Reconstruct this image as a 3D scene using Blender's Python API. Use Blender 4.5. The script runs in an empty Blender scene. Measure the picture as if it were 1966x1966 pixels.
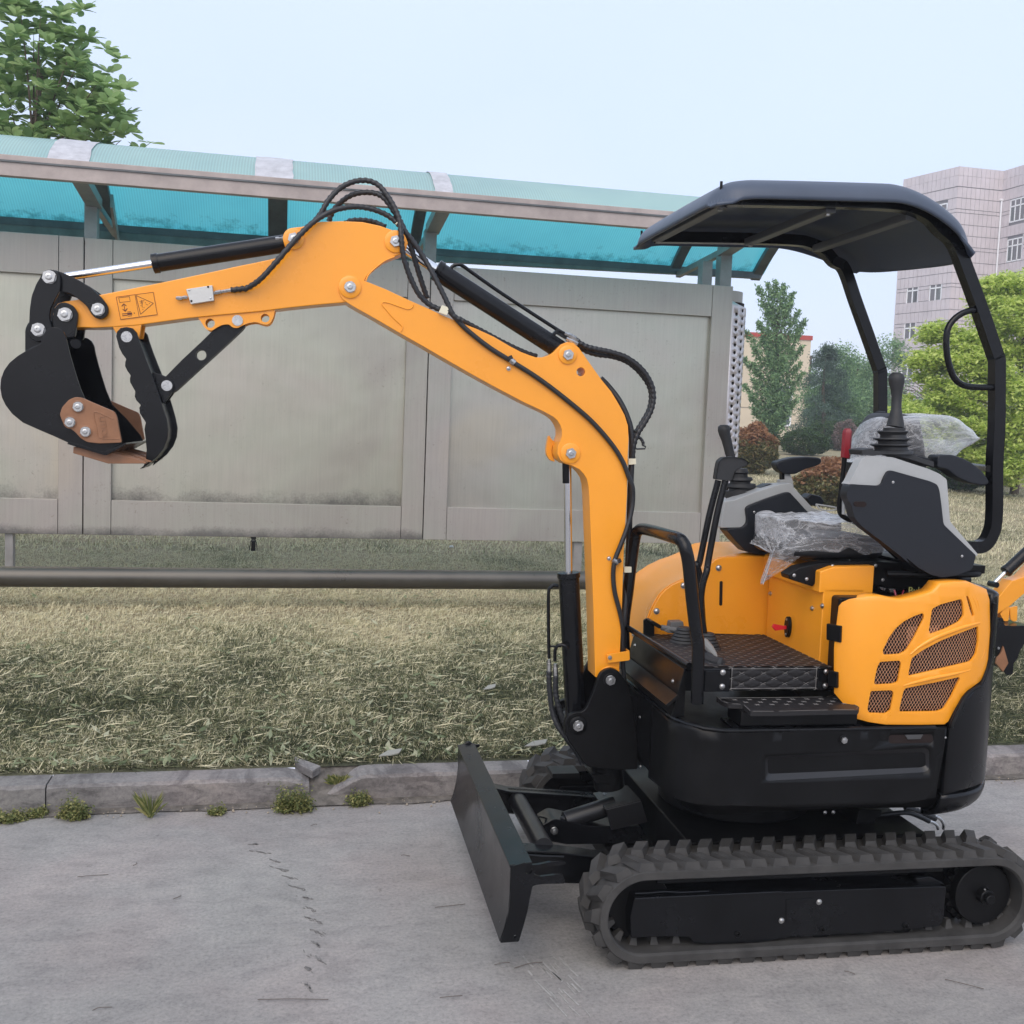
import bpy, bmesh, math, random
import numpy as np
from mathutils import Vector, Matrix, noise
from mathutils.geometry import delaunay_2d_cdt, tessellate_polygon
R_ = math.radians
scene = bpy.context.scene
COL = scene.collection
random.seed(7); rng = np.random.default_rng(7)

# ---------------------------------------------------------------- camera
def camera_matrix(yaw, pitch, roll, loc):
    y, p, r = R_(yaw), R_(pitch), R_(roll)
    f = Vector((math.sin(y)*math.cos(p), math.cos(y)*math.cos(p), -math.sin(p)))
    r0 = Vector((math.cos(y), -math.sin(y), 0)); u0 = r0.cross(f)
    right = math.cos(r)*r0 + math.sin(r)*u0
    up = -math.sin(r)*r0 + math.cos(r)*u0
    m = Matrix((right, up, -f)).transposed().to_4x4(); m.translation = Vector(loc)
    return m
cd = bpy.data.cameras.new('camera'); cam = bpy.data.objects.new('camera', cd); COL.objects.link(cam)
cam.matrix_world = camera_matrix(12.326, 4.622, 2.188, (0, 0, 1.5))
cd.sensor_width = 36; cd.sensor_fit = 'HORIZONTAL'; cd.lens = 36*2027.76/1966
cd.clip_start = .05; cd.clip_end = 2000
scene.camera = cam

# ---------------------------------------------------------------- sky, sun, exposure
SUN_EL, SUN_AZ = 44, 205          # high, behind the camera's left shoulder
w = bpy.data.worlds.new('World'); scene.world = w; w.use_nodes = True
nt = w.node_tree; nt.nodes.clear()
def wn(t, **k):
    n = nt.nodes.new(t)
    for a, b in k.items(): setattr(n, a, b)
    return n
out = wn('ShaderNodeOutputWorld'); add = wn('ShaderNodeAddShader')
sky = wn('ShaderNodeTexSky', sky_type='NISHITA', sun_disc=False, sun_elevation=R_(SUN_EL), sun_rotation=R_(SUN_AZ), air_density=1.0, dust_density=3.0)
b1 = wn('ShaderNodeBackground'); b1.inputs[1].default_value = .05
b2 = wn('ShaderNodeBackground'); b2.inputs[1].default_value = 1.0
geo = wn('ShaderNodeNewGeometry'); sep = wn('ShaderNodeSeparateXYZ'); ramp = wn('ShaderNodeValToRGB')
nz = wn('ShaderNodeTexNoise'); nz.inputs['Scale'].default_value = 1.6; nz.inputs['Detail'].default_value = 3
mx = wn('ShaderNodeMath', operation='MULTIPLY_ADD'); mx.inputs[1].default_value = .55
nt.links.new(geo.outputs['Incoming'], sep.inputs[0])
neg = wn('ShaderNodeMath', operation='MULTIPLY'); neg.inputs[1].default_value = -1
nt.links.new(sep.outputs[2], neg.inputs[0])
nt.links.new(geo.outputs['Incoming'], nz.inputs['Vector'])
nt.links.new(nz.outputs[0], mx.inputs[0]); nt.links.new(neg.outputs[0], mx.inputs[2])
nt.links.new(mx.outputs[0], ramp.inputs[0])
cr_ = ramp.color_ramp; cr_.elements[0].position = .22; cr_.elements[0].color = (.71, .735, .88, 1)
cr_.elements[1].position = .80; cr_.elements[1].color = (.67, .745, .90, 1)
e = cr_.elements.new(.48); e.color = (.60, .685, .87, 1)
nt.links.new(ramp.outputs[0], b2.inputs[0]); nt.links.new(sky.outputs[0], b1.inputs[0])
nt.links.new(b1.outputs[0], add.inputs[0]); nt.links.new(b2.outputs[0], add.inputs[1]); nt.links.new(add.outputs[0], out.inputs[0])
sl = bpy.data.lights.new('sun', 'SUN'); so = bpy.data.objects.new('sun', sl); COL.objects.link(so)
sl.energy = 1.5; sl.angle = R_(60); sl.color = (1, .885, .76)
az = R_(SUN_AZ); el = R_(SUN_EL)
so.rotation_euler = Vector((math.sin(az)*math.cos(el), math.cos(az)*math.cos(el), math.sin(el))).to_track_quat('Z', 'Y').to_euler()
scene.view_settings.view_transform = 'Standard'; scene.view_settings.look = 'None'
scene.view_settings.exposure = .21; scene.view_settings.gamma = 1; scene.view_settings.use_curve_mapping = False
scene.render.engine = 'CYCLES'

# ---------------------------------------------------------------- mesh helpers
def root(name, label, cat, loc=(0, 0, 0), rz=0, group=None):
    o = bpy.data.objects.new(name, None); COL.objects.link(o); o.location = loc; o.rotation_euler = (0, 0, rz)
    o.empty_display_size = .1; tag(o, label, cat, group); return o
def tag(o, label=None, cat=None, group=None, kind=None):
    if label: o['label'] = label
    if cat: o['category'] = cat
    if group: o['group'] = group
    if kind: o['kind'] = kind
    return o
def link(name, me, parent=None, m=None):
    o = bpy.data.objects.new(name, me); COL.objects.link(o)
    if parent is not None: o.parent = parent
    if m is not None: o.matrix_local = m
    return o
def cr(P, k=6):
    P = [Vector(p) for p in P]; P = [2*P[0]-P[1]]+P+[2*P[-1]-P[-2]]; o = []
    for i in range(1, len(P)-2):
        a, b, c, d = P[i-1:i+3]
        for j in range(k):
            t = j/k
            o.append(.5*((2*b)+(c-a)*t+(2*a-5*b+4*c-d)*t*t+(3*b-3*c+d-a)*t**3))
    o.append(P[-2]); return o
def ch(pts, n=2):
    for _ in range(n):
        q = []
        for i in range(len(pts)):
            a = pts[i]; b = pts[(i+1) % len(pts)]
            q += [(a[0]*.8+b[0]*.2, a[1]*.8+b[1]*.2), (a[0]*.2+b[0]*.8, a[1]*.2+b[1]*.8)]
        pts = q
    return pts
def rd(pts, r, n=5):
    o = []
    for i in range(len(pts)):
        p = Vector(pts[i]); a = Vector(pts[i-1])-p; b = Vector(pts[(i+1) % len(pts)])-p
        la, lb = a.length, b.length
        rr = min(r, la*.48, lb*.48); A = p+a/la*rr; B = p+b/lb*rr
        for k in range(n+1):
            t = k/n; o.append(tuple((1-t)**2*A+2*t*(1-t)*p+t*t*B))
    return o
def ngon(c, r, n=24, ph=0):
    return [(c[0]+r*math.cos(ph+2*math.pi*i/n), c[1]+r*math.sin(ph+2*math.pi*i/n)) for i in range(n)]
def inpoly(p, poly):
    x, y = p; c = False; j = len(poly)-1
    for i in range(len(poly)):
        a = poly[i]; b = poly[j]
        if (a[1] > y) != (b[1] > y) and x < (b[0]-a[0])*(y-a[1])/(b[1]-a[1])+a[0]: c = not c
        j = i
    return c
class MB:
    def __init__(s): s.v = []; s.f = []
    def add(s, vs, fs):
        o = len(s.v); s.v += [tuple(v) for v in vs]; s.f += [tuple(i+o for i in f) for f in fs]; return s
    def prism(s, pts, a, b, axis='y', holes=()):
        mp = {'y': lambda u, w, t: (u, t, w), 'z': lambda u, w, t: (u, w, t), 'x': lambda u, w, t: (t, u, w)}[axis]
        loops = [list(pts)]+[list(h) for h in holes]
        allp = [p for l in loops for p in l]; n = len(allp)
        vs = [mp(p[0], p[1], a) for p in allp]+[mp(p[0], p[1], b) for p in allp]; fs = []; k = 0
        for l in loops:
            m = len(l)
            for i in range(m): fs.append((k+i, k+(i+1) % m, n+k+(i+1) % m, n+k+i))
            k += m
        if holes:
            for t in tessellate_polygon([[Vector((p[0], p[1], 0)) for p in l] for l in loops]):
                fs.append(tuple(t)); fs.append(tuple(n+i for i in reversed(t)))
        else: fs.append(tuple(range(n))); fs.append(tuple(range(2*n-1, n-1, -1)))
        return s.add(vs, fs)
    def box(s, x0, x1, y0, y1, z0, z1):
        return s.prism([(x0, y0), (x1, y0), (x1, y1), (x0, y1)], z0, z1, 'z')
    def bar(s, p0, p1, wd, ht, up=(0, 0, 1)):
        p0 = Vector(p0); p1 = Vector(p1); d = (p1-p0).normalized(); sd = d.cross(Vector(up)).normalized(); u = sd.cross(d)
        vs = [p+sd*a*wd/2+u*b*ht/2 for p in (p0, p1) for a, b in ((-1, -1), (1, -1), (1, 1), (-1, 1))]
        return s.add(vs, [(0, 1, 2, 3), (7, 6, 5, 4), (0, 4, 5, 1), (1, 5, 6, 2), (2, 6, 7, 3), (3, 7, 4, 0)])
    def tube(s, path, r, n=12, spiral=None, cap=True, sq=False):
        P = [Vector(p) for p in path]; t0 = (P[1]-P[0]).normalized()
        u = t0.orthogonal().normalized() if not sq else t0.cross(Vector((0, 1, 0))).normalized()
        vs = []; L = 0
        for i, p in enumerate(P):
            t = ((P[min(i+1, len(P)-1)]-P[max(i-1, 0)])).normalized()
            u = (u-t*u.dot(t)).normalized(); w_ = t.cross(u)
            if i: L += (P[i]-P[i-1]).length
            rr = r[i] if isinstance(r, (list, tuple)) else r
            for k in range(n):
                a = 2*math.pi*k/n+(math.pi/4 if sq else 0)
                q = rr*(1+spiral[0]*max(-.4, math.sin(a+L*spiral[1]))) if spiral else rr
                vs.append(p+(u*math.cos(a)+w_*math.sin(a))*q)
        m = len(P); fs = [(i*n+k, i*n+(k+1) % n, (i+1)*n+(k+1) % n, (i+1)*n+k) for i in range(m-1) for k in range(n)]
        if cap: fs += [tuple(range(n-1, -1, -1)), tuple((m-1)*n+k for k in range(n))]
        return s.add(vs, fs)
    def cyl(s, p0, p1, r, n=24, r1=None): return s.tube([p0, p1], [r, r if r1 is None else r1], n)
    def loft(s, secs, cap=True, closed=False):
        n = len(secs[0]); vs = [p for q in secs for p in q]; m = len(secs)
        fs = [(i*n+k, i*n+(k+1) % n, ((i+1) % m)*n+(k+1) % n, ((i+1) % m)*n+k) for i in range(m if closed else m-1) for k in range(n)]
        if cap and not closed: fs += [tuple(range(n-1, -1, -1)), tuple((m-1)*n+k for k in range(n))]
        return s.add(vs, fs)
    def ring(s, c, axis, r0, r1, h, n=32):        # raised boss / weld ring
        ax = Vector(axis).normalized(); u = ax.orthogonal().normalized(); w_ = ax.cross(u); c = Vector(c)
        secs = []
        for r, z in ((r1, 0), (r1, h*.7), (r1-(r1-r0)*.25, h), (r0, h), (r0, 0)):
            secs.append([c+(u*math.cos(2*math.pi*k/n)+w_*math.sin(2*math.pi*k/n))*r+ax*z for k in range(n)])
        return s.loft(secs, cap=False)
    def mesh(s, name, mat, smooth=True, ang=35):
        me = bpy.data.meshes.new(name); me.from_pydata(s.v, [], s.f)
        bm = bmesh.new(); bm.from_mesh(me); bmesh.ops.recalc_face_normals(bm, faces=bm.faces); bm.to_mesh(me); bm.free()
        if mat: me.materials.append(mat)
        if smooth:
            me.polygons.foreach_set('use_smooth', [True]*len(me.polygons)); me.set_sharp_from_angle(angle=R_(ang))
        return me
    def obj(s, name, mat, parent=None, bevel=0, seg=2, smooth=True, ang=35, solid=0, kind=None, label=None):
        o = link(name, s.mesh(name, mat, smooth, ang), parent)
        if solid: md = o.modifiers.new('solid', 'SOLIDIFY'); md.thickness = abs(solid); md.offset = 1 if solid > 0 else -1
        if bevel:
            md = o.modifiers.new('bevel', 'BEVEL'); md.width = bevel; md.segments = seg; md.limit_method = 'ANGLE'; md.angle_limit = R_(40)
            md.harden_normals = smooth
        if kind: o['kind'] = kind
        if label: o['label'] = label
        return o
def sheet(outer, holes, fmap, ds=.03):
    """flat outline with holes, triangulated with inner grid points and mapped onto a surface"""
    pts = []; edges = []
    for l in [outer]+list(holes):
        k = len(pts); m = len(l); pts += [Vector(p) for p in l]; edges += [(k+i, k+(i+1) % m) for i in range(m)]
    xs = [p[0] for p in outer]; ys = [p[1] for p in outer]
    x = min(xs)+ds/2
    while x < max(xs):
        y = min(ys)+ds/2
        while y < max(ys):
            if inpoly((x, y), outer) and not any(inpoly((x, y), h) for h in holes): pts.append(Vector((x, y)))
            y += ds
        x += ds
    r = delaunay_2d_cdt(pts, edges, [], 0, 1e-6)
    vs = r[0]; fs = []
    for f in r[2]:
        c = (sum(vs[i][0] for i in f)/len(f), sum(vs[i][1] for i in f)/len(f))
        if inpoly(c, outer) and not any(inpoly(c, h) for h in holes): fs.append(tuple(f))
    mb = MB(); mb.add([fmap(v[0], v[1]) for v in vs], fs); return mb

# ---------------------------------------------------------------- materials
def mat(name, col, rough=.5, metal=0., var=.0, vscale=4, var2=None, bump=0., bscale=60, rvar=0., coat=0., spec=None, sheen=0, stretch=None, detail=6):
    m = bpy.data.materials.new(name); m.use_nodes = True; t = m.node_tree; b = t.nodes['Principled BSDF']
    b.inputs['Base Color'].default_value = (*col, 1); b.inputs['Roughness'].default_value = rough; b.inputs['Metallic'].default_value = metal
    if coat: b.inputs['Coat Weight'].default_value = coat; b.inputs['Coat Roughness'].default_value = .12
    if spec is not None: b.inputs['Specular IOR Level'].default_value = spec
    tc = t.nodes.new('ShaderNodeTexCoord'); vec = tc.outputs['Object']
    if stretch:
        mp = t.nodes.new('ShaderNodeMapping'); mp.inputs['Scale'].default_value = stretch; t.links.new(vec, mp.inputs[0]); vec = mp.outputs[0]
    if var or rvar:
        n = t.nodes.new('ShaderNodeTexNoise'); n.inputs['Scale'].default_value = vscale; n.inputs['Detail'].default_value = detail; n.inputs['Roughness'].default_value = .65
        t.links.new(vec, n.inputs['Vector'])
        if var:
            c2 = var2 or tuple(min(1, c*(1+var*2)) for c in col); c1 = tuple(c*(1-var) for c in col)
            rp = t.nodes.new('ShaderNodeValToRGB'); rp.color_ramp.elements[0].position = .32; rp.color_ramp.elements[1].position = .68
            rp.color_ramp.elements[0].color = (*c1, 1); rp.color_ramp.elements[1].color = (*c2, 1)
            t.links.new(n.outputs[0], rp.inputs[0]); t.links.new(rp.outputs[0], b.inputs['Base Color'])
        if rvar:
            mr = t.nodes.new('ShaderNodeMapRange'); mr.inputs[1].default_value = .3; mr.inputs[2].default_value = .7; mr.inputs[3].default_value = max(0, rough-rvar); mr.inputs[4].default_value = rough+rvar
            t.links.new(n.outputs[0], mr.inputs[0]); t.links.new(mr.outputs[0], b.inputs['Roughness'])
    if bump:
        n2 = t.nodes.new('ShaderNodeTexNoise'); n2.inputs['Scale'].default_value = bscale; n2.inputs['Detail'].default_value = 4
        t.links.new(vec, n2.inputs['Vector'])
        bp = t.nodes.new('ShaderNodeBump'); bp.inputs['Strength'].default_value = bump; bp.inputs['Distance'].default_value = .002
        t.links.new(n2.outputs[0], bp.inputs['Height']); t.links.new(bp.outputs[0], b.inputs['Normal'])
    return m
YEL = mat('yellow_paint', (.885, .338, .019), .32, var=.03, vscale=3, bump=.06, bscale=25, rvar=.08, coat=.25)
BLK = mat('black_paint', (.0045, .0048, .006), .24, var=.2, vscale=6, bump=.06, bscale=30, rvar=.07, spec=.30)
BLKL = mat('lit_black_paint', (.010, .010, .0115), .34, bump=.06, bscale=30, rvar=.07, spec=.5)  # black paint lightened to imitate sky light on the parts using it
BLKM = mat('satin_black_paint', (.0045, .0045, .005), .36, var=.2, vscale=6, bump=.08, bscale=40, rvar=.08, spec=.20)
RUB = mat('track_rubber', (.036, .0345, .033), .72, var=.25, vscale=14, bump=.25, bscale=90, rvar=.1)
HOSE = mat('hose_rubber', (.016, .017, .020), .45, rvar=.1, vscale=40)
CHR = mat('chrome', (.75, .76, .78), .12, 1.0)
ZINC = mat('zinc_plated_steel', (.46, .46, .455), .30, 1.0, var=.12, vscale=60, rvar=.12)
BRN = mat('brown_cast_paint', (.25, .115, .055), .42, var=.12, vscale=14, bump=.15, bscale=60, rvar=.1)
PLG = mat('light_grey_plastic', (.36, .37, .37), .45, bump=.1, bscale=300, var=.04, vscale=8)
PLD = mat('charcoal_plastic', (.010, .012, .017), .46, spec=.4, bump=.12, bscale=300, rvar=.05, vscale=8)
PLK = mat('dark_rubber_boot', (.02, .021, .023), .6)
CANO = mat('canopy_plastic', (.052, .068, .100), .44, var=.08, vscale=5, bump=.05, bscale=40, rvar=.07)
RED = mat('red_plastic', (.22, .010, .018), .35)
VINYL = mat('quilted_vinyl', (.018, .017, .018), .48, spec=.3, bump=.2, bscale=160, rvar=.08, vscale=30)
THR = mat('white_thread', (.25, .24, .23), .8)
SEATM = mat('seat_vinyl', (.014, .014, .016), .5)
DARK = mat('void_shade', (.010, .003, .002), .9)  # near-black colour standing in for shade inside openings
WIRE = mat('grille_wire', (.80, .42, .24), .45, .1)
ALU = mat('cast_aluminium', (.55, .55, .53), .5, .6, bump=.2, bscale=120)
TAGM = mat('cream_plastic_tag', (.72, .68, .52), .5)
DECY = mat('decal_yellow', (.86, .33, .02), .3)
DECB = mat('decal_ink', (.10, .015, .006), .5)
def film_mat():
    m = bpy.data.materials.new('clear_plastic_film'); m.use_nodes = True; t = m.node_tree; b = t.nodes['Principled BSDF']; L = t.links.new
    b.inputs['Base Color'].default_value = (.80, .81, .83, 1); b.inputs['Roughness'].default_value = .14
    tr = t.nodes.new('ShaderNodeBsdfTransparent'); tr.inputs[0].default_value = (.95, .96, .97, 1)
    mixs = t.nodes.new('ShaderNodeMixShader'); tc = t.nodes.new('ShaderNodeTexCoord')
    def crease_glint(scale, rot, sc, width, dist):  # white highlights along folds, painted through the opacity
        mp = t.nodes.new('ShaderNodeMapping'); mp.inputs['Scale'].default_value = scale; mp.inputs['Rotation'].default_value = rot; L(tc.outputs['Object'], mp.inputs[0])
        n = t.nodes.new('ShaderNodeTexNoise'); n.inputs['Scale'].default_value = sc; n.inputs['Detail'].default_value = 3; n.inputs['Distortion'].default_value = dist; L(mp.outputs[0], n.inputs['Vector'])
        a = t.nodes.new('ShaderNodeMath'); a.operation = 'SUBTRACT'; a.inputs[1].default_value = .5; L(n.outputs[0], a.inputs[0])
        c = t.nodes.new('ShaderNodeMath'); c.operation = 'ABSOLUTE'; L(a.outputs[0], c.inputs[0])
        r = t.nodes.new('ShaderNodeMapRange'); r.interpolation_type = 'SMOOTHSTEP'; r.inputs[1].default_value = 0; r.inputs[2].default_value = width; r.inputs[3].default_value = 1; r.inputs[4].default_value = 0; L(c.outputs[0], r.inputs[0]); return r.outputs[0], n.outputs[0]
    c1, h1 = crease_glint((2, 7, 9), (.2, .5, .3), 3.2, .045, .8); c2, h2 = crease_glint((3, 5, 14), (.6, -.4, .9), 5.0, .03, .5)
    mx_ = t.nodes.new('ShaderNodeMath'); mx_.operation = 'MAXIMUM'; L(c1, mx_.inputs[0]); L(c2, mx_.inputs[1])
    lw = t.nodes.new('ShaderNodeLayerWeight'); lw.inputs[0].default_value = .25
    ad = t.nodes.new('ShaderNodeMath'); ad.operation = 'MULTIPLY_ADD'; ad.inputs[1].default_value = .30; L(mx_.outputs[0], ad.inputs[0]); L(lw.outputs[1], ad.inputs[2])
    rp = t.nodes.new('ShaderNodeMapRange'); rp.inputs[1].default_value = 0; rp.inputs[2].default_value = 1; rp.inputs[3].default_value = .12; rp.inputs[4].default_value = .80; L(ad.outputs[0], rp.inputs[0])
    bp = t.nodes.new('ShaderNodeBump'); bp.inputs['Strength'].default_value = .7; bp.inputs['Distance'].default_value = .012; L(h1, bp.inputs['Height']); L(bp.outputs[0], b.inputs['Normal'])
    L(rp.outputs[0], mixs.inputs[0]); L(tr.outputs[0], mixs.inputs[1]); L(b.outputs[0], mixs.inputs[2]); L(mixs.outputs[0], t.nodes['Material Output'].inputs[0])
    return m
FILM = film_mat()
def leaf_mat(name, c1, c2, rough=.5, trans=.35, c3=None):
    m = bpy.data.materials.new(name); m.use_nodes = True; t = m.node_tree; b = t.nodes['Principled BSDF']; L = t.links.new
    b.inputs['Roughness'].default_value = rough; b.inputs['Specular IOR Level'].default_value = .35
    g = t.nodes.new('ShaderNodeNewGeometry'); rp = t.nodes.new('ShaderNodeValToRGB')
    rp.color_ramp.elements[0].color = (*c1, 1); rp.color_ramp.elements[1].color = (*c2, 1)
    if c3: e = rp.color_ramp.elements.new(.5); e.color = (*c3, 1)
    tr = t.nodes.new('ShaderNodeBsdfTranslucent'); ms = t.nodes.new('ShaderNodeMixShader'); ms.inputs[0].default_value = trans
    L(g.outputs['Random Per Island'], rp.inputs[0]); L(rp.outputs[0], b.inputs['Base Color']); L(rp.outputs[0], tr.inputs[0])
    L(b.outputs[0], ms.inputs[1]); L(tr.outputs[0], ms.inputs[2]); L(ms.outputs[0], t.nodes['Material Output'].inputs[0])
    return m
BARK = mat('bark', (.10, .075, .055), .9, var=.3, vscale=12, bump=.8, bscale=30, stretch=(1, 1, .2))

def bolt_mesh(name, r, head='hex'):
    mb = MB(); mb.cyl((0, 0, 0), (0, -.10*r, 0), r*1.02, 20)
    mb.prism(ngon((0, 0), 1.0*r, 6, .3), -.10*r, -.66*r) if head == 'hex' else mb.tube([(0, -.1*r, 0), (0, -.45*r, 0), (0, -.62*r, 0), (0, -.66*r, 0)], [.8*r, .76*r, .5*r, .3*r], 16)
    mb.ring((0, -.64*r, 0), (0, -1, 0), .22*r, .52*r, .12*r, 14)
    return mb.mesh(name, ZINC)
HEX = bolt_mesh('bolt', 1.0); CAP = bolt_mesh('bolt', 1.0, 'dome')
def bolt(parent, loc, r=.008, axis=(0, -1, 0), me=None, name='bolt'):
    q = Vector((0, -1, 0)).rotation_difference(Vector(axis)).to_matrix().to_4x4()
    return link(name, me or HEX, parent, Matrix.Translation(loc) @ q @ Matrix.Scale(r, 4))

# ================================================================ MINI EXCAVATOR
EX = root('mini_excavator', 'orange mini excavator with black canopy and rubber tracks parked beside the kerb', 'excavator', (1.5, 3.22, 0), -.03)
KEEP = []          # parts that the second excavator shares

# ---- boom -------------------------------------------------------
B0, B1 = -.047, .047
boom_out = [(-1.3475,1.8766),(-1.3507,1.8941),(-1.3445,1.9142),(-1.327,1.9271),(-1.3073,1.9284),(-1.2873,1.9217),(-1.2712,1.9148),(-1.2108,1.8947),(-1.1457,1.8687),(-1.08,1.8445),(-1.0362,1.8269)] + \
  [(-0.9864,1.8096),(-0.9321,1.7923),(-0.8772,1.7709),(-0.8259,1.7449),(-0.7916,1.7294),(-0.766,1.7212),(-0.7445,1.7153),(-0.7254,1.7162),(-0.7065,1.7221),(-0.6899,1.732),(-0.6777,1.7463),(-0.6654,1.7593),(-0.6465,1.7673),(-0.6271,1.7654),(-0.6093,1.7518),(-0.5773,1.7119),(-0.5313,1.6556),(-0.4992,1.6214),(-0.4709,1.5805),(-0.4519,1.5496),(-0.4392,1.5163),(-0.435,1.474),(-0.4351,1.423),(-0.4336,1.3549),(-0.4317,1.2985)] + \
  [(-0.4322,1.2498),(-0.4328,1.1982),(-0.4335,1.1206),(-0.4324,1.0341),(-0.4309,0.9472),(-0.4308,0.8512),(-0.4302,0.7547),(-0.4303,0.7292),(-0.4443,0.7407),(-0.4624,0.7452),(-0.4801,0.7409),(-0.4928,0.7265),(-0.5,0.709),(-0.5091,0.7121),(-0.5136,0.7726),(-0.5198,0.8598),(-0.526,0.9466),(-0.5335,1.033),(-0.5419,1.1403),(-0.5493,1.2258),(-0.5548,1.2896),(-0.559,1.3234),(-0.5652,1.3445),(-0.5768,1.3611),(-0.5927,1.3754),(-0.6127,1.3845),(-0.6368,1.391),(-0.6546,1.403),(-0.664,1.4216),(-0.6628,1.4427)] + \
  [(-0.6607,1.4493),(-0.6549,1.4642),(-0.6512,1.479),(-0.6524,1.4957),(-0.6581,1.5102),(-0.6691,1.5252),(-0.6838,1.5363),(-0.7078,1.5479),(-0.7771,1.5762),(-0.863,1.6159),(-0.948,1.6571),(-1.0321,1.6999)] + \
  [(-1.0927,1.7311),(-1.1587,1.7639),(-1.2566,1.8145),(-1.2969,1.8341),(-1.3171,1.8448),(-1.3372,1.8575)]
hole = [(-0.5995,1.6775)][0]
boom = MB().prism(boom_out, B0, B1, holes=[ngon(hole, .0135, 20)]).obj('boom', YEL, EX, bevel=.003)
KEEP.append(boom)
def boss(parent, c, yf, r0, r1, h=.006, both=True, hexr=None, m=None):
    for sg in (-1, 1) if both else (-1,): MB().ring((c[0], sg*yf, c[1]), (0, sg, 0), r0, r1, h).obj('pin_boss', m or YEL, parent)
    pin = MB().cyl((c[0], -yf-.004, c[1]), (c[0], yf+.004, c[1]), r0*1.02, 24).obj('pin', ZINC, parent)
    bolt(parent, (c[0], -yf-.002, c[1]), hexr or .0172)
P_arm = [(-1.3152,1.894)][0]; P_cyl1 = [(-0.6442,1.7279)][0]; P_cyl2 = [(-0.6225,1.4239)][0]
boss(boom, P_arm, .047, .017, .033); boss(boom, P_cyl1, .047, .015, .029); boss(boom, P_cyl2, .047, .015, .032)
# stepped weld bead lug plates round the lower cylinder pin
MB().prism(ch([(-0.6762,1.48),(-0.683,1.4379),(-0.6812,1.415),(-0.6684,1.3965),(-0.651,1.3928),(-0.658,1.4052),(-0.6652,1.4218),(-0.6639,1.4428),(-0.6537,1.4557),(-0.6669,1.4636)]), .030, .050).obj('lug_plate', YEL, boom, bevel=.002)
# pressed V shaped reinforcement weld
MB().tube(cr([(-1.161,-0.048,1.7717),(-1.1575,-0.048,1.7872),(-1.1844,-0.048,1.8105),(-1.2092,-0.048,1.837),(-1.2196,-0.048,1.8484),(-1.2158,-0.048,1.8557),(-1.1977,-0.048,1.8544),(-1.1612,-0.048,1.8438),(-1.1408,-0.048,1.8397),(-1.1289,-0.048,1.8456),(-1.1271,-0.048,1.8537)], 4), .0022, 8).obj('weld_bead', YEL, boom)
MB().tube(cr([(-0.4936,-0.047,0.725),(-0.4835,-0.047,0.7372),(-0.4642,-0.047,0.7449),(-0.4461,-0.047,0.7413),(-0.4313,-0.047,0.7317)], 4), .003, 8).obj('weld_bead', YEL, boom)
# hose bracket low on the boom
br = MB().prism(rd([(-0.4792,0.7889),(-0.4037,0.7997),(-0.4009,0.769),(-0.4735,0.7604)], .006), -.062, -.056).prism([(-0.4085,0.8001),(-0.4036,0.8006),(-0.4017,0.7708),(-0.4062,0.7695)], -.06, -.02)
br = br.obj('hose_bracket', YEL, boom, bevel=.001); p = [(-0.4682,0.7784)][0]; bolt(boom, (p[0], -.062, p[1]), .0065)

# ---- arm --------------------------------------------------------
A0, A1 = -.042, .042
arm_out = [(-2.1417,1.7874),(-2.1464,1.7663),(-2.1416,1.7457),(-2.1253,1.7326),(-2.1,1.7324),(-2.0709,1.7348),(-2.0345,1.7356),(-1.9795,1.7413),(-1.9242,1.7481),(-1.85,1.7626),(-1.7752,1.7775),(-1.6808,1.7925),(-1.573,1.8084)] + \
  [(-1.5704,1.8091),(-1.4932,1.8233),(-1.4075,1.8373),(-1.3289,1.8486),(-1.2973,1.8564),(-1.2779,1.8734),(-1.2724,1.8916),(-1.273,1.9153),(-1.2693,1.9235),(-1.2597,1.938),(-1.2403,1.959),(-1.2129,1.9806),(-1.1852,1.9935),(-1.1654,2.0016),(-1.1517,2.0164),(-1.1471,2.0365),(-1.154,2.0527),(-1.1672,2.0629),(-1.1914,2.0691),(-1.2317,2.08),(-1.2835,2.0873),(-1.3427,2.0858),(-1.4053,2.0794),(-1.4362,2.0694),(-1.4594,2.0611),(-1.4864,2.0561),(-1.5036,2.0452),(-1.5121,2.0252),(-1.5094,2.0079),(-1.5025,1.9928),(-1.5176,1.9731),(-1.5348,1.9646),(-1.5921,1.948),(-1.6492,1.9327)] + \
  [(-1.679,1.9237),(-1.7767,1.8959),(-1.8513,1.8751),(-1.9252,1.8553),(-2.0204,1.8297),(-2.0568,1.82),(-2.0858,1.8114),(-2.1147,1.806),(-2.1328,1.7992)]
arm = MB().prism(arm_out, A0, A1).obj('arm', YEL, EX, bevel=.003)
P_bc = [(-1.4818,2.0241)][0]; P_ac = [(-1.1847,2.0367)][0]
boss(arm, P_bc, .042, .014, .031); boss(arm, P_ac, .042, .015, .033)
MB().tube(cr([(-1.2691,-0.043,1.9155),(-1.2597,-0.043,1.937),(-1.2395,-0.043,1.9581),(-1.213,-0.043,1.9797),(-1.186,-0.043,1.9921)],4), .0022, 8).obj('weld_bead', YEL, arm)
lug = rd([(-1.7521,1.7827),(-1.7424,1.7715),(-1.7327,1.7557),(-1.7231,1.7464),(-1.7097,1.746),(-1.6965,1.7557),(-1.6814,1.7643),(-1.6623,1.7673),(-1.6525,1.7581),(-1.6371,1.7569)] + [(-1.6273,1.7639),(-1.6071,1.7737),(-1.5859,1.778),(-1.5684,1.773),(-1.5548,1.7706),(-1.5433,1.7783),(-1.5358,1.7945),(-1.5305,1.8204)], .006)
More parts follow.
